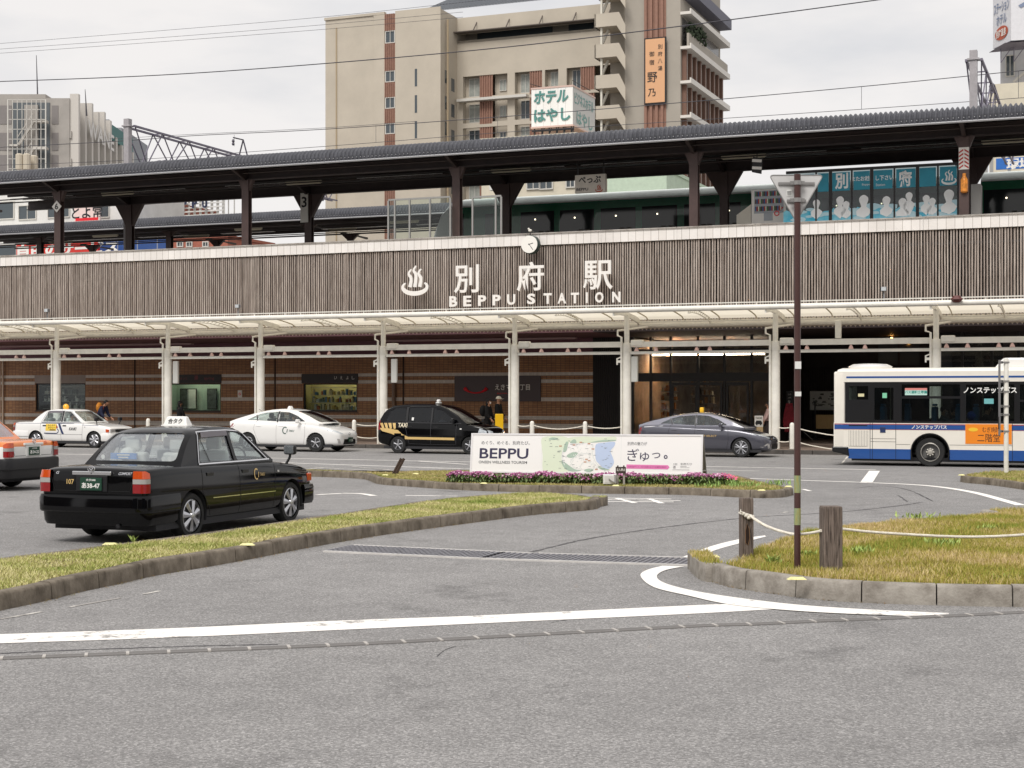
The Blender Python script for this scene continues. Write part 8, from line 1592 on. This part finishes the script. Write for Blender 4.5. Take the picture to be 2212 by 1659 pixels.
# upright at its foot: centre of the lower edge
def BPt(X, Y, off=0.): a = ((X-105)/(1812-105)-.5)*wB; b_ = (385-Y)/(385-80)*hB; return Vector((cB.x, cB.y, zB))+Rv*a+Uv*b_+Nv*off
T = Thing('billboard', 'long white A-frame billboard with tourism lettering and a map behind the flowers', 'billboard', (cB.x, cB.y, .13)); PNW = mat('board_white', '#f2f0ee', rough=.35)
def slab(mb, X0, X1, Y0, Y1, o0, o1): P_ = [BPt(X, Y, o) for o in (o0, o1) for X, Y in ((X0, Y1), (X1, Y1), (X1, Y0), (X0, Y0))]; mb.add(P_, [(0, 1, 2, 3), (7, 6, 5, 4), (0, 4, 5, 1), (1, 5, 6, 2), (2, 6, 7, 3), (3, 7, 4, 0)])
b = MB(); slab(b, 118, 1799, 92, 373, -.03, 0); T.part('panel', b, PNW); b = MB(); slab(b, 105, 118, 80, 385, -.04, .012); slab(b, 1799, 1812, 80, 385, -.04, .012); slab(b, 118, 1799, 80, 92, -.04, .012); slab(b, 118, 1799, 373, 385, -.04, .012); T.part('frame', b, mat('frame_white', '#eceaea', rough=.3, metal=.2))
b = MB()
for X in (112, 1806):
    top = BPt(X, 84, -.06); foot = Vector((top.x, top.y, .13))-Nv*.62; b.bar(top, foot, .04); b.bar(BPt(X, 385, -.02), Vector((BPt(X, 385, -.02).x, BPt(X, 385, -.02).y, .13)), .04); b.bar(BPt(X, 350, -.05), Vector((top.x, top.y, .35))-Nv*.55, .03)
T.part('legs', b, _M['frame_grey']); b = MB(); tp = [BPt(X, 88, -.05) for X in (118, 1799)]; ft = [Vector((q.x, q.y, .2))-Nv*.60 for q in tp]; b.add(tp+ft[::-1], [(0, 1, 2, 3)]); T.part('back_panel', b, PNW)
NV2 = mat('letter_navy_deep', '#2b2748', rough=.5); GYT = mat('letter_soft_grey', '#55565a', rough=.5)
def bt(s_, X, Y, w, hh, m, bold=.0, shear=0., o=.004, nm='lettering'): b = MB(); k = wB/1707; text(b, s_, BPt(X, Y, o), Rv, Uv, w*k, hh*hB/305, bold, 0, shear); return T.part(nm, b, m)
bt('めぐり、めぐる、別府たび。', 367, 153, 365, 30, GYT); bt('BEPPU', 358, 236, 368, 80, NV2, .015); bt('ONSEN WELLNESS TOURISM', 352, 304, 365, 21, GYT, .012)
bt('別府の魅力が', 1342, 151, 142, 27, GYT); bt('ぎ', 1314, 236, 84, 92, NV2); bt('ゅ', 1397, 250, 66, 68, NV2); bt('っ', 1480, 240, 60, 42, NV2); bt('。', 1549, 250, 28, 30, NV2, .02); bt('別府たび', 1697, 302, 82, 17, GYT)
def blob(pts, m, o, nm='map_shape'): b = MB(); q = smooth_line([Vector((x, y, 0)) for x, y in pts], 5, True); b.add([BPt(v.x, v.y, o) for v in q], [tuple(range(len(q)))]); return T.part(nm, b, m)
MG = mat('map_green', '#dde6cf', rough=.5); MG2 = mat('map_green_mid', '#a9bfae', rough=.5); MS = mat('map_sea', '#bccbe6', rough=.5); MGy = mat('map_grey', '#dcdcda', rough=.5); MBn = mat('map_brown', '#c79a80', rough=.5); MDk = mat('map_ink_dark', '#70787c', rough=.5)
blob([(645, 110), (760, 98), (835, 112), (838, 160), (800, 200), (790, 260), (805, 320), (850, 368), (700, 370), (655, 360), (650, 250), (640, 180)], MG, .002); blob([(835, 112), (950, 100), (1080, 104), (1180, 100), (1178, 130), (1080, 142), (960, 150), (860, 150)], MG, .0024)
blob([(1042, 160), (1100, 146), (1176, 140), (1176, 170), (1150, 210), (1168, 260), (1176, 300), (1150, 340), (1110, 345), (1070, 310), (1045, 280), (1038, 220)], MS, .003); blob([(840, 200), (1000, 165), (1030, 240), (1060, 320), (960, 350), (860, 330), (810, 270)], mat('map_cream', '#f4f2ee', rough=.5), .0028)
for pts in ([(800, 215), (815, 150), (835, 145), (825, 210)], [(830, 245), (870, 222), (910, 228), (880, 262), (840, 262)], [(795, 285), (830, 310), (890, 350), (940, 360), (860, 368), (805, 330)], [(850, 150), (870, 125), (890, 125), (895, 150)], [(960, 360), (990, 345), (1030, 352), (1000, 372)], [(1060, 330), (1110, 340), (1150, 355), (1090, 352)], [(1000, 145), (1080, 128), (1178, 124), (1176, 132), (1080, 140)], [(690, 122), (720, 108), (762, 118), (730, 128)]): blob(pts, MG2, .0042)
b = MB(); rs = random.Random(12)
for i in range(120):
    x, y = rs.uniform(850, 1030), rs.uniform(150, 350); w_ = rs.uniform(3, 9); slab(b, x, x+w_, y, y+rs.uniform(3, 8), .004, .005)
T.part('map_houses', b, MGy); b = MB()
for i in range(70):
    x, y = rs.uniform(660, 1150), rs.uniform(110, 360); slab(b, x, x+rs.uniform(8, 22), y, y+2.5, .0052, .0058)
T.part('map_place_names', b, MDk); b = MB()
for x, y in ((770, 170), (980, 150), (965, 270), (985, 280), (955, 290), (1040, 345), (870, 160), (920, 140), (1010, 190)): slab(b, x, x+20, y, y+9, .0055, .0065)
T.part('map_landmarks', b, MBn)
for pts in ([(880, 330), (860, 290), (900, 250), (960, 230), (1000, 235)], [(1020, 160), (1015, 220), (1040, 290), (1075, 330)], [(930, 340), (950, 300), (1010, 300)], [(800, 200), (795, 260), (815, 320)]):
    q = smooth_line([Vector((x, y, 0)) for x, y in pts], 6); b = MB(); vs = []
    for i, v in enumerate(q): d = (q[min(i+1, len(q)-1)]-q[max(0, i-1)]).normalized(); vs += [BPt(v.x-d.y*3, v.y+d.x*3, .0048), BPt(v.x+d.y*3, v.y-d.x*3, .0048)]
    b.add(vs, [(2*i, 2*i+1, 2*i+3, 2*i+2) for i in range(len(q)-1)]); T.part('map_road', b, MGy)
b = MB(); b.add([BPt(x, y, .0035) for x, y in ((1268, 310), (1566, 312), (1578, 327), (1566, 343), (1268, 341))], [(0, 1, 2, 3, 4)]); T.part('pink_band', b, mat('band_pink', '#e07ab4', rough=.5)); bt('公式WEBサイト・SNSで別府のおすすめ情報を発信中！', 1418, 327, 280, 12, mat('band_pink_dark', '#9c2f6a', rough=.5), 0, 0, .005)
b = MB()
for X in (1608, 1618, 1628): slab(b, X, X+3, 296, 312, .003, .005)
for Y in (318, 325, 332): slab(b, 1605, 1622, Y, Y+2.5, .003, .005)
slab(b, 1600, 1720, 345, 347, .003, .004); slab(b, 1655, 1700, 318, 320, .003, .004); slab(b, 1655, 1720, 328, 329.5, .003, .004); T.part('small_mark', b, GYT)
b = MB(); slab(b, 640, 642, 92, 373, .0, .0015); slab(b, 1225, 1227, 92, 373, .0, .0015); T.part('panel_joints', b, MGy)
# flower bed
rs = np.random.RandomState(4); a0, a1 = G(962, 1041.5, .15), G(1590, 1047, .15); 
nl = 9000; u = rs.rand(nl); v = rs.rand(nl)*.62; base = np.outer(1-u, np.array(a0))+np.outer(u, np.array(a1)); nb = np.array([.2, .98, 0]); base = base+v[:, None]*nb; hh = .03+.13*rs.rand(nl); an = rs.rand(nl)*6.28; lm = MB()
for i in range(nl):
    x, y, z = base[i]; h_ = hh[i]*(1 if u[i] < .97 else .7); a = an[i]; w_ = .016+.012*rs.rand(); dx, dy = math.cos(a)*w_, math.sin(a)*w_; lx, ly = math.sin(a)*.04, -math.cos(a)*.04
    lm.add([(x-dx, y-dy, z+h_), (x+lx*.5, y+ly*.5, z+h_+.03), (x+dx, y+dy, z+h_), (x-lx, y-ly, z+h_-.045)], [(0, 1, 2, 3)])
single('foliage', lm, mat('flower_foliage', '#3d4f2c', rough=.7, col2='#7e9156', vs=9, cut=(.3, .75)), kind='stuff', label='dark green foliage of the flower bed under the billboard')
def flowers(nm, n, m, seed, s0, s1, lab):
    rs = np.random.RandomState(seed); f = MB()
    for i in range(n):
        u_ = s0+(s1-s0)*rs.rand(); v_ = rs.rand()*.6; q = Vector(a0).lerp(Vector(a1), u_)+Vector((.2, .98, 0))*v_; x, y, z = q.x, q.y, .15+.15+.05*rs.rand()-.07*rs.rand()**2+.025*math.sin(u_*23)+.02*math.sin(u_*61); r = .015+.014*rs.rand(); tx, ty = rs.uniform(-.5, .5), rs.uniform(-.7, .1); k = 6; pts = [(x+r*math.cos(a), y+r*math.sin(a), z+r*math.cos(a)*tx-r*math.sin(a)*ty*1.2) for a in np.linspace(0, 2*math.pi, k+1)[:-1]]
        f.add(pts+[(x, y, z+.012), (x, y, z-.02)], [(j, (j+1) % k, k) for j in range(k)]+[((j+1) % k, j, k+1) for j in range(k)])
    single('flowers', f, m, kind='stuff', label=lab)
flowers('p', 1500, mat('petal_pink', '#a9608b', rough=.6, var=.3, vs=30), 1, 0, .985, 'pink flower heads along the bed under the billboard'); flowers('m', 900, mat('petal_magenta', '#7c3560', rough=.6, var=.3, vs=30), 2, 0, .97, 'magenta flower heads along the bed under the billboard'); flowers('w', 500, mat('petal_pale', '#d9b3c6', rough=.6), 3, 0, .97, 'pale flower heads among the pink ones'); flowers('r', 110, mat('petal_coral', '#e0708a', rough=.6), 5, .95, 1., 'coral pink flowers at the right end of the bed')
# spotlight, keep-off sign, leaning planks
p = G(1318, 1047, .15); k = p.y/3300; T = Thing('ground_spotlight', 'white square ground spotlight in front of the flower bed', 'spotlight', p); b = MB(); b.rbox(p.x-15*k, p.x+13*k, p.y, p.y+.16, .16, .16+21*k, .012); T.part('housing', b, WHP); b = MB(); b.box(p.x-12*k, p.x+9*k, p.y-.006, p.y, .19, .16+18*k); T.part('front_plate', b, mat('spot_face', '#dad8d4', rough=.3)); b = MB(); b.tube([(p.x-3*k, p.y-.03, .16+12*k), (p.x+3*k, p.y-.04, .16+7*k), (p.x+11*k, p.y-.02, .16+3*k)], .012, 6); T.part('handle', b, BR)
b = MB(); b.box(p.x+8*k, p.x+13.5*k, p.y-.004, p.y+.17, .18, .16+20*k); T.part('side_shadow_plate', b, _M['frame_grey'])
p = G(1341, 1046.5, .15); k = p.y/3300; T = Thing('keep_off_sign', 'small brown keep-off sign on two grey stakes before the flowers', 'sign', p); b = MB(); b.box(p.x-11*k, p.x+11*k, p.y-.02, p.y+.01, .15+24*k, .15+38*k); b.box(p.x-8*k, p.x-5*k, p.y-.02, p.y+.01, .15+38*k, .15+41*k); b.box(p.x+5*k, p.x+8*k, p.y-.02, p.y+.01, .15+38*k, .15+41*k); T.part('board', b, mat('board_dark', '#3f332f', rough=.7)); b = MB()
for s_ in (-1, 1): b.box(p.x+s_*7*k-.02, p.x+s_*7*k+.02, p.y+.01, p.y+.05, .13, .15+38*k)
T.part('stakes', b, mat('stake_grey', '#a59e96', rough=.8)); b = MB(); text(b, '立入禁止', (p.x, p.y-.022, .15+32*k), (1, 0, 0), (0, 0, 1), 19*k, 6*k, .02); T.part('lettering', b, TXW)
for i, (x0, x1, lb) in enumerate(((849, 866, 'left of two dark planks leaning on the middle island'), (855, 872, 'right of two dark planks leaning on the middle island'))):
    p = G(x0, 1023, .15); k = p.y/3300; b = MB(); b.bar((p.x, p.y, .13), (p.x+(x1-x0)*k, p.y+.12, .15+32*k), .035, .06); single('leaning_plank', b, mat('plank_dark', '#4a3a30', rough=.8, var=.3, vs=8), lb, 'plank', p, group='leaning planks')
# yellow board, red banner
p = L(1078, 57.7); z1 = Z(1078, 894, 57.7); T = Thing('yellow_board', 'bright yellow folding board behind the bonnet of the black minivan', 'board', (p.x, p.y, .15), ST); b = MB(); b.rbox(p.x-.17, p.x+.17, p.y, p.y+.04, .25, z1, .02); T.part('panel', b, mat('board_yellow', '#e8b80e', rough=.4)); b = MB(); b.tube([(p.x-.14, p.y+.05, .15), (p.x-.14, p.y+.04, z1-.1)], .015, 5); b.tube([(p.x+.14, p.y+.05, .15), (p.x+.14, p.y+.04, z1-.1)], .015, 5); T.part('legs', b, BLK)
p = L(1705, 66); b = MB(); n = 10
for k in range(n): a = k/n; z = .55+1.15*a; w_ = .06+.22*(1-abs(a-.35)*1.1); b.add([(p.x-w_, p.y-.04*math.sin(k), z), (p.x, p.y-.12, z), (p.x+w_, p.y-.03*math.cos(k), z), (p.x+w_*.9, p.y-.02, z+1.15/n), (p.x, p.y-.11, z+1.15/n), (p.x-w_*.9, p.y-.03, z+1.15/n)], [(0, 1, 4, 5), (1, 2, 3, 4)])
T = Thing('red_banner', 'dark red folded cloth banner hanging in the recess left of the brown pole', 'banner', (p.x, p.y, .15), ST); T.part('cloth', b, mat('banner_red', '#8f2633', rough=.8, var=.3, vs=6), smooth=60); b = MB(); b.tube([(p.x, p.y, .15), (p.x, p.y, 1.75)], .02, 6); b.tube([(p.x, p.y, 1.1), (p.x+.9, p.y+.3, .2)], .015, 5); b.ball((p.x, p.y, 1.78), .05, 8, 6); T.part('pole', b, BR)
# ------------------------------------------------------------------ people
def skin_mesh(nodes, edges, root, sub=1):
    me = bpy.data.meshes.new('s'); ks = list(nodes); me.from_pydata([nodes[k][0] for k in ks], [(ks.index(a), ks.index(b_)) for a, b_ in edges], [])
    o = tmp(me); m = o.modifiers.new('k', 'SKIN'); m.use_smooth_shade = True; sv = me.skin_vertices[0].data
    for i, k in enumerate(ks): sv[i].radius = nodes[k][1]; sv[i].use_root = (k == root)
    s_ = o.modifiers.new('s', 'SUBSURF'); s_.levels = s_.render_levels = sub; r = evalmesh(o); bpy.data.objects.remove(o); return r
SKN = mat('skin', '#c8977a', rough=.6); HAIR = mat('hair_black', '#151213', rough=.6)
def person(label, frame, k=1., lean=0., headpitch=0., arms=((20, 10), (20, 10)), stride=.12, top='#17171a', legs_='#1b1b20', bust=False, hair='short', extra=None, group=None, skin=SKN):
    """x forward, y left; arms: (swing, elbow bend) in degrees for right and left"""
    T = Thing('person', label, 'person', (0, 0, 0), frame @ Matrix.Scale(k, 4), group); R = math.radians; l = R(lean); pz = .92 if not bust else .20
    up = lambda d, o=0.: Vector((math.sin(l)*d+math.cos(l)*o, 0, pz+math.cos(l)*d-math.sin(l)*o))
    N = {'pel': (Vector((0, 0, pz)), (.15, .105)), 'wai': (up(.16), (.135, .095)), 'che': (up(.36), (.165, .11)), 'nec': (up(.53), (.055, .055)), 'hb': (up(.60, .01), (.06, .065)), 'hm': (up(.69, .03), (.078, .095)), 'ht': (up(.77, .025), (.06, .075))}
    E = [('pel', 'wai'), ('wai', 'che'), ('che', 'nec'), ('nec', 'hb'), ('hb', 'hm'), ('hm', 'ht')]; hands = {}
    for s_, nm, (sw, el) in ((-1, 'r', arms[0]), (1, 'l', arms[1])):
        sh = up(.47)+Vector((0, s_*.175, 0)); a = R(sw); d1 = Vector((math.sin(a), s_*.12, -math.cos(a))); eb = sh+d1*.28; a2 = R(sw+el); d2 = Vector((math.sin(a2), 0, -math.cos(a2))); wr = eb+d2*.25
        N['s'+nm] = (sh, (.06, .06)); N['e'+nm] = (eb, (.042, .042)); N['w'+nm] = (wr, (.028, .028)); E += [('che', 's'+nm), ('s'+nm, 'e'+nm), ('e'+nm, 'w'+nm)]; hands[s_] = (wr, d2)
        if not bust:
            hp = Vector((0, s_*.09, pz-.05)); kn = Vector((s_*stride*.6+.03, s_*.095, .48)); an = Vector((s_*stride, s_*.1, .09)); to = an+Vector((.14, s_*.02, -.055)); N['h'+nm] = (hp, (.095, .095)); N['k'+nm] = (kn, (.06, .06)); N['a'+nm] = (an, (.042, .045)); N['t'+nm] = (to, (.035, .03)); E += [('pel', 'h'+nm), ('h'+nm, 'k'+nm), ('k'+nm, 'a'+nm), ('a'+nm, 't'+nm)]
    me = skin_mesh(N, E, 'pel'); me = setm(me, skin, mat('cloth_'+top[1:], top, rough=.85, var=.15, vs=8))
    for q in me.polygons: q.material_index = 0 if q.center.z > up(.5).z or any((q.center-w_[0]).length < .1 for w_ in hands.values()) else 1
    T.part('body', me, None)
    g_ = lambda ks, f: {q: (N[q][0].copy(), tuple(r_+f for r_ in N[q][1])) for q in ks}
    tk = ['pel', 'wai', 'che', 'sr', 'er', 'sl', 'el', 'wr', 'wl']; c = g_(tk, .03); c['nk'] = (up(.50), (.07, .07)); te = [e_ for e_ in E if e_[0] in c and e_[1] in c]+[('che', 'nk')]
    for q in ('wr', 'wl'): c[q] = (N[q][0].lerp(N['e'+q[1]][0], .15), (.05, .05))
    T.part('top', setm(skin_mesh(c, te, 'pel'), mat('cloth_'+top[1:], top, rough=.85, var=.15, vs=8)), None)
    if not bust:
        lk = ['pel', 'hr', 'kr', 'ar', 'hl', 'kl', 'al']; c = g_(lk, .026); le = [e_ for e_ in E if e_[0] in c and e_[1] in c]; T.part('trousers', setm(skin_mesh(c, le, 'pel'), mat('cloth_'+legs_[1:], legs_, rough=.85, var=.15, vs=8)), None)
        for q in 'rl': b = MB(); a, t_ = N['a'+q][0], N['t'+q][0]; b.rbox(a.x-.06, t_.x+.05, a.y-.045, a.y+.045, .0, .085, .03); T.part('shoe', b, mat('shoe_dark', '#2a2728', rough=.6))
    hm = N['hm'][0]; b = MB()                            # face
    for s_ in (-1, 1): b.ball((hm.x+.088, s_*.032, hm.z+.005), .011, 6, 5); b.ball((hm.x+.004, s_*.083, hm.z-.01), .018, 6, 5, (1, .5, 1.4))
    b.ball((hm.x+.10, 0, hm.z-.02), .016, 6, 5, (1, .8, 1.6)); T.part('face', b, skin); b = MB(); b.box(hm.x+.084, hm.x+.092, -.022, .022, hm.z-.058, hm.z-.05); T.part('mouth', b, mat('lips', '#8e5548', rough=.6))
    if hair:
        b = MB(); b.ball((hm.x-.012, 0, hm.z+.035), .105, 14, 10, (1, .92, .98)); 
        if hair == 'long': b.ball((hm.x-.05, 0, hm.z-.06), .085, 10, 8, (.8, 1, 1.6))
        v2 = MB(); v2.v = [(x, y, z) if not (x > hm.x+.05 and z < hm.z+.04) else (hm.x+.03, y*.9, z) for x, y, z in b.v]; v2.f = b.f; v2.m = b.m; T.part('hair', v2, HAIR, smooth=60)
    for s_, (wr, d) in hands.items():
        b = MB(); side_ = Vector((0, s_, 0)); q = wr+d*.05; b.tube([wr, q, wr+d*.09], [.024, .034, .03], 8); f = Vector((d.z, 0, -d.x))
        for i in range(4): o = f*(-.024+.016*i); b.tube([wr+d*.085+o, wr+d*(.125+.008*(i in (1, 2)))+o-side_*.006, wr+d*(.15+.012*(i in (1, 2)))+o-side_*.022], [.009, .008, .006], 5)
        b.tube([wr+d*.03+f*.026, wr+d*.06+f*.05-side_*.01, wr+d*.09+f*.052-side_*.02], [.011, .009, .007], 5); T.part('hand', b, skin)
    return T, hm, up
def pfr(px, D0, turn=0., z=.15): p = L(px, D0); return ST @ Matrix.Translation((p.x, p.y, z)) @ Matrix.Rotation(math.radians(turn), 4, 'Z')
T, hm, up = person('person in a dark blue jacket leaning forward with an orange backpack behind the white sedan', pfr(214, 58.2), 1.02, 30, arms=((10, 40), (10, 40)), top='#1c2440', legs_='#1b2033')
b = MB(); q = up(.36, -.2); b.ball(tuple(q), .17, 12, 8, (.75, .95, 1.25)); bk = T.part('backpack', b, mat('backpack_orange', '#d68a2a', rough=.7, var=.2, vs=9), smooth=60); b = MB(); b.tube([up(.5, -.1)+Vector((0, -.1, 0)), up(.52, .06)+Vector((0, -.12, 0)), up(.3, .12)+Vector((0, -.13, 0)), up(.2, -.1)+Vector((0, -.13, 0))], .02, 5); T.part('strap', b, mat('strap_red', '#a53a28', rough=.7), parent=bk)
T, hm, up = person('person with black hair, white face mask and black backpack beside the capped person', pfr(1053, 59.5), 1.0, 2, hair='long', top='#151517', legs_='#17171a', arms=((12, 30), (12, 30)))
b = MB(); b.ball(tuple(up(.33, -.2)), .17, 12, 8, (.8, 1, 1.35)); T.part('backpack', b, mat('backpack_black', '#121214', rough=.8), smooth=60); b = MB(); b.ball((hm.x+.07, 0, hm.z-.04), .05, 8, 6, (.7, 1.1, .9)); T.part('mask', b, TXW)
T, hm, up = person('person in a black shirt and white peaked cap behind the yellow board', pfr(1076, 60.2), 1.05, 0, hair=None, top='#17181a', legs_='#22222a', arms=((8, 35), (8, 35)))
b = MB(); b.ball((hm.x-.01, 0, hm.z+.05), .112, 14, 9, (1, .93, .85)); v2 = MB(); v2.v = [(x, y, max(z, hm.z+.03)) for x, y, z in b.v]; v2.f = b.f; v2.m = b.m; cp = T.part('cap', v2, mat('cap_white', '#dcd7c8', rough=.8), smooth=60); b = MB(); b.rbox(hm.x+.07, hm.x+.19, -.07, .07, hm.z+.03, hm.z+.045, .006); T.part('peak', b, _M['cap_white'], parent=cp)
person('person in a black top and blue trousers standing by the pale green shop window', pfr(388, 62.5, 60), .93, 0, top='#1a1a1d', legs_='#2a3a63', hair='long')
person('person in a pale pink top half hidden by the seventh canopy column', pfr(1660, 63, 200), .93, 0, top='#c9a9a4', legs_='#3a3234', hair='long')
def seated(V, x, y, z, label, k, **a): return person(label, V @ Matrix.Translation((x, y, z)), k, bust=True, **a)
T, hm, up = seated(V4, 2.42, -.36, .40, 'driver in a dark suit raising an arm in the white hatchback', .92, arms=((95, 60), (60, 30)), top='#1d1d24')
T, hm, up = seated(V5, 2.35, -.36, .52, 'driver in a white shirt in the tall black taxi', .92, arms=((50, 40), (50, 40)), top='#d9d9d6')
seated(V2, 2.5, -.34, .42, 'driver wearing a pale shirt in the white sedan', .9, arms=((50, 40), (50, 40)), top='#c9c4b4')
Bf = lambda X, y: ST @ Matrix.Translation((bx(X), tb+y, bz(1110)))
person('dark dressed passenger at the large bus window', Bf(1590, .5), 1., bust=True, top='#121316', arms=((30, 30), (30, 30)), lean=8)
person('passenger in grey behind the blue seat in the bus', Bf(1100, .55), .92, bust=True, top='#4a5a63', arms=((60, 70), (60, 70)))
person('passenger beside the sliding bus window holding a phone', Bf(1210, .8), .92, bust=True, top='#2b2b33', arms=((40, 80), (40, 80)))
b = MB(); p = Vector((bx(1465), tb+.35, bz(830))); b.ball(tuple(p), .16, 10, 8, (1.1, .8, .9)); single('blue_bag', b, mat('bag_blue', '#2456b8', rough=.7, var=.2, vs=9), 'round blue bag on the seat beside the dark bus passenger', 'bag', p, ST, smooth=60)
# ------------------------------------------------------------------ the side of the square behind the viewer, seen only in reflections
BH = [(-62, -34, 26, 17, 16, '#8d857b'), (-30, -38, 24, 16, 20, '#6f6c6a'), (-2, -36, 22, 15, 14, '#7e7468'), (24, -40, 24, 16, 22, '#5f5d60'), (52, -34, 26, 16, 15, '#857c74'), (-88, 0, 20, 40, 18, '#777069'), (82, 2, 20, 44, 17, '#6d6a68')]
for i, (x, y, w_, d_, hh, c) in enumerate(BH):
    T = Thing('town_building', ['beige shop building', 'tall dark grey office building', 'low brown shop building', 'tallest slate grey office building', 'light brown apartment building', 'building closing the left side of the square', 'building closing the right side of the square'][i]+' behind the viewer', 'building', (x, y, 0), group='buildings around the square behind the viewer')
    b = MB(); b.box(x-w_/2, x+w_/2, y-d_/2, y+d_/2, 0, hh); T.part('walls', b, mat('town_'+c[1:], c, rough=.85, var=.1, vs=.5)); b = MB()
    for f_ in range(int(hh/3.2)):
        for k in range(int(w_/2.6)): xx = x-w_/2+1+k*2.6; b.box(xx, xx+1.5, y+d_/2, y+d_/2+.05, 1+f_*3.2, 2.6+f_*3.2)
        if i > 4:
            s_ = 1 if x < 0 else -1
            for k in range(int(d_/2.6)): yy = y-d_/2+1+k*2.6; b.box(x+s_*w_/2, x+s_*(w_/2+.05), yy, yy+1.5, 1+f_*3.2, 2.6+f_*3.2)
    T.part('windows', b, WDK)
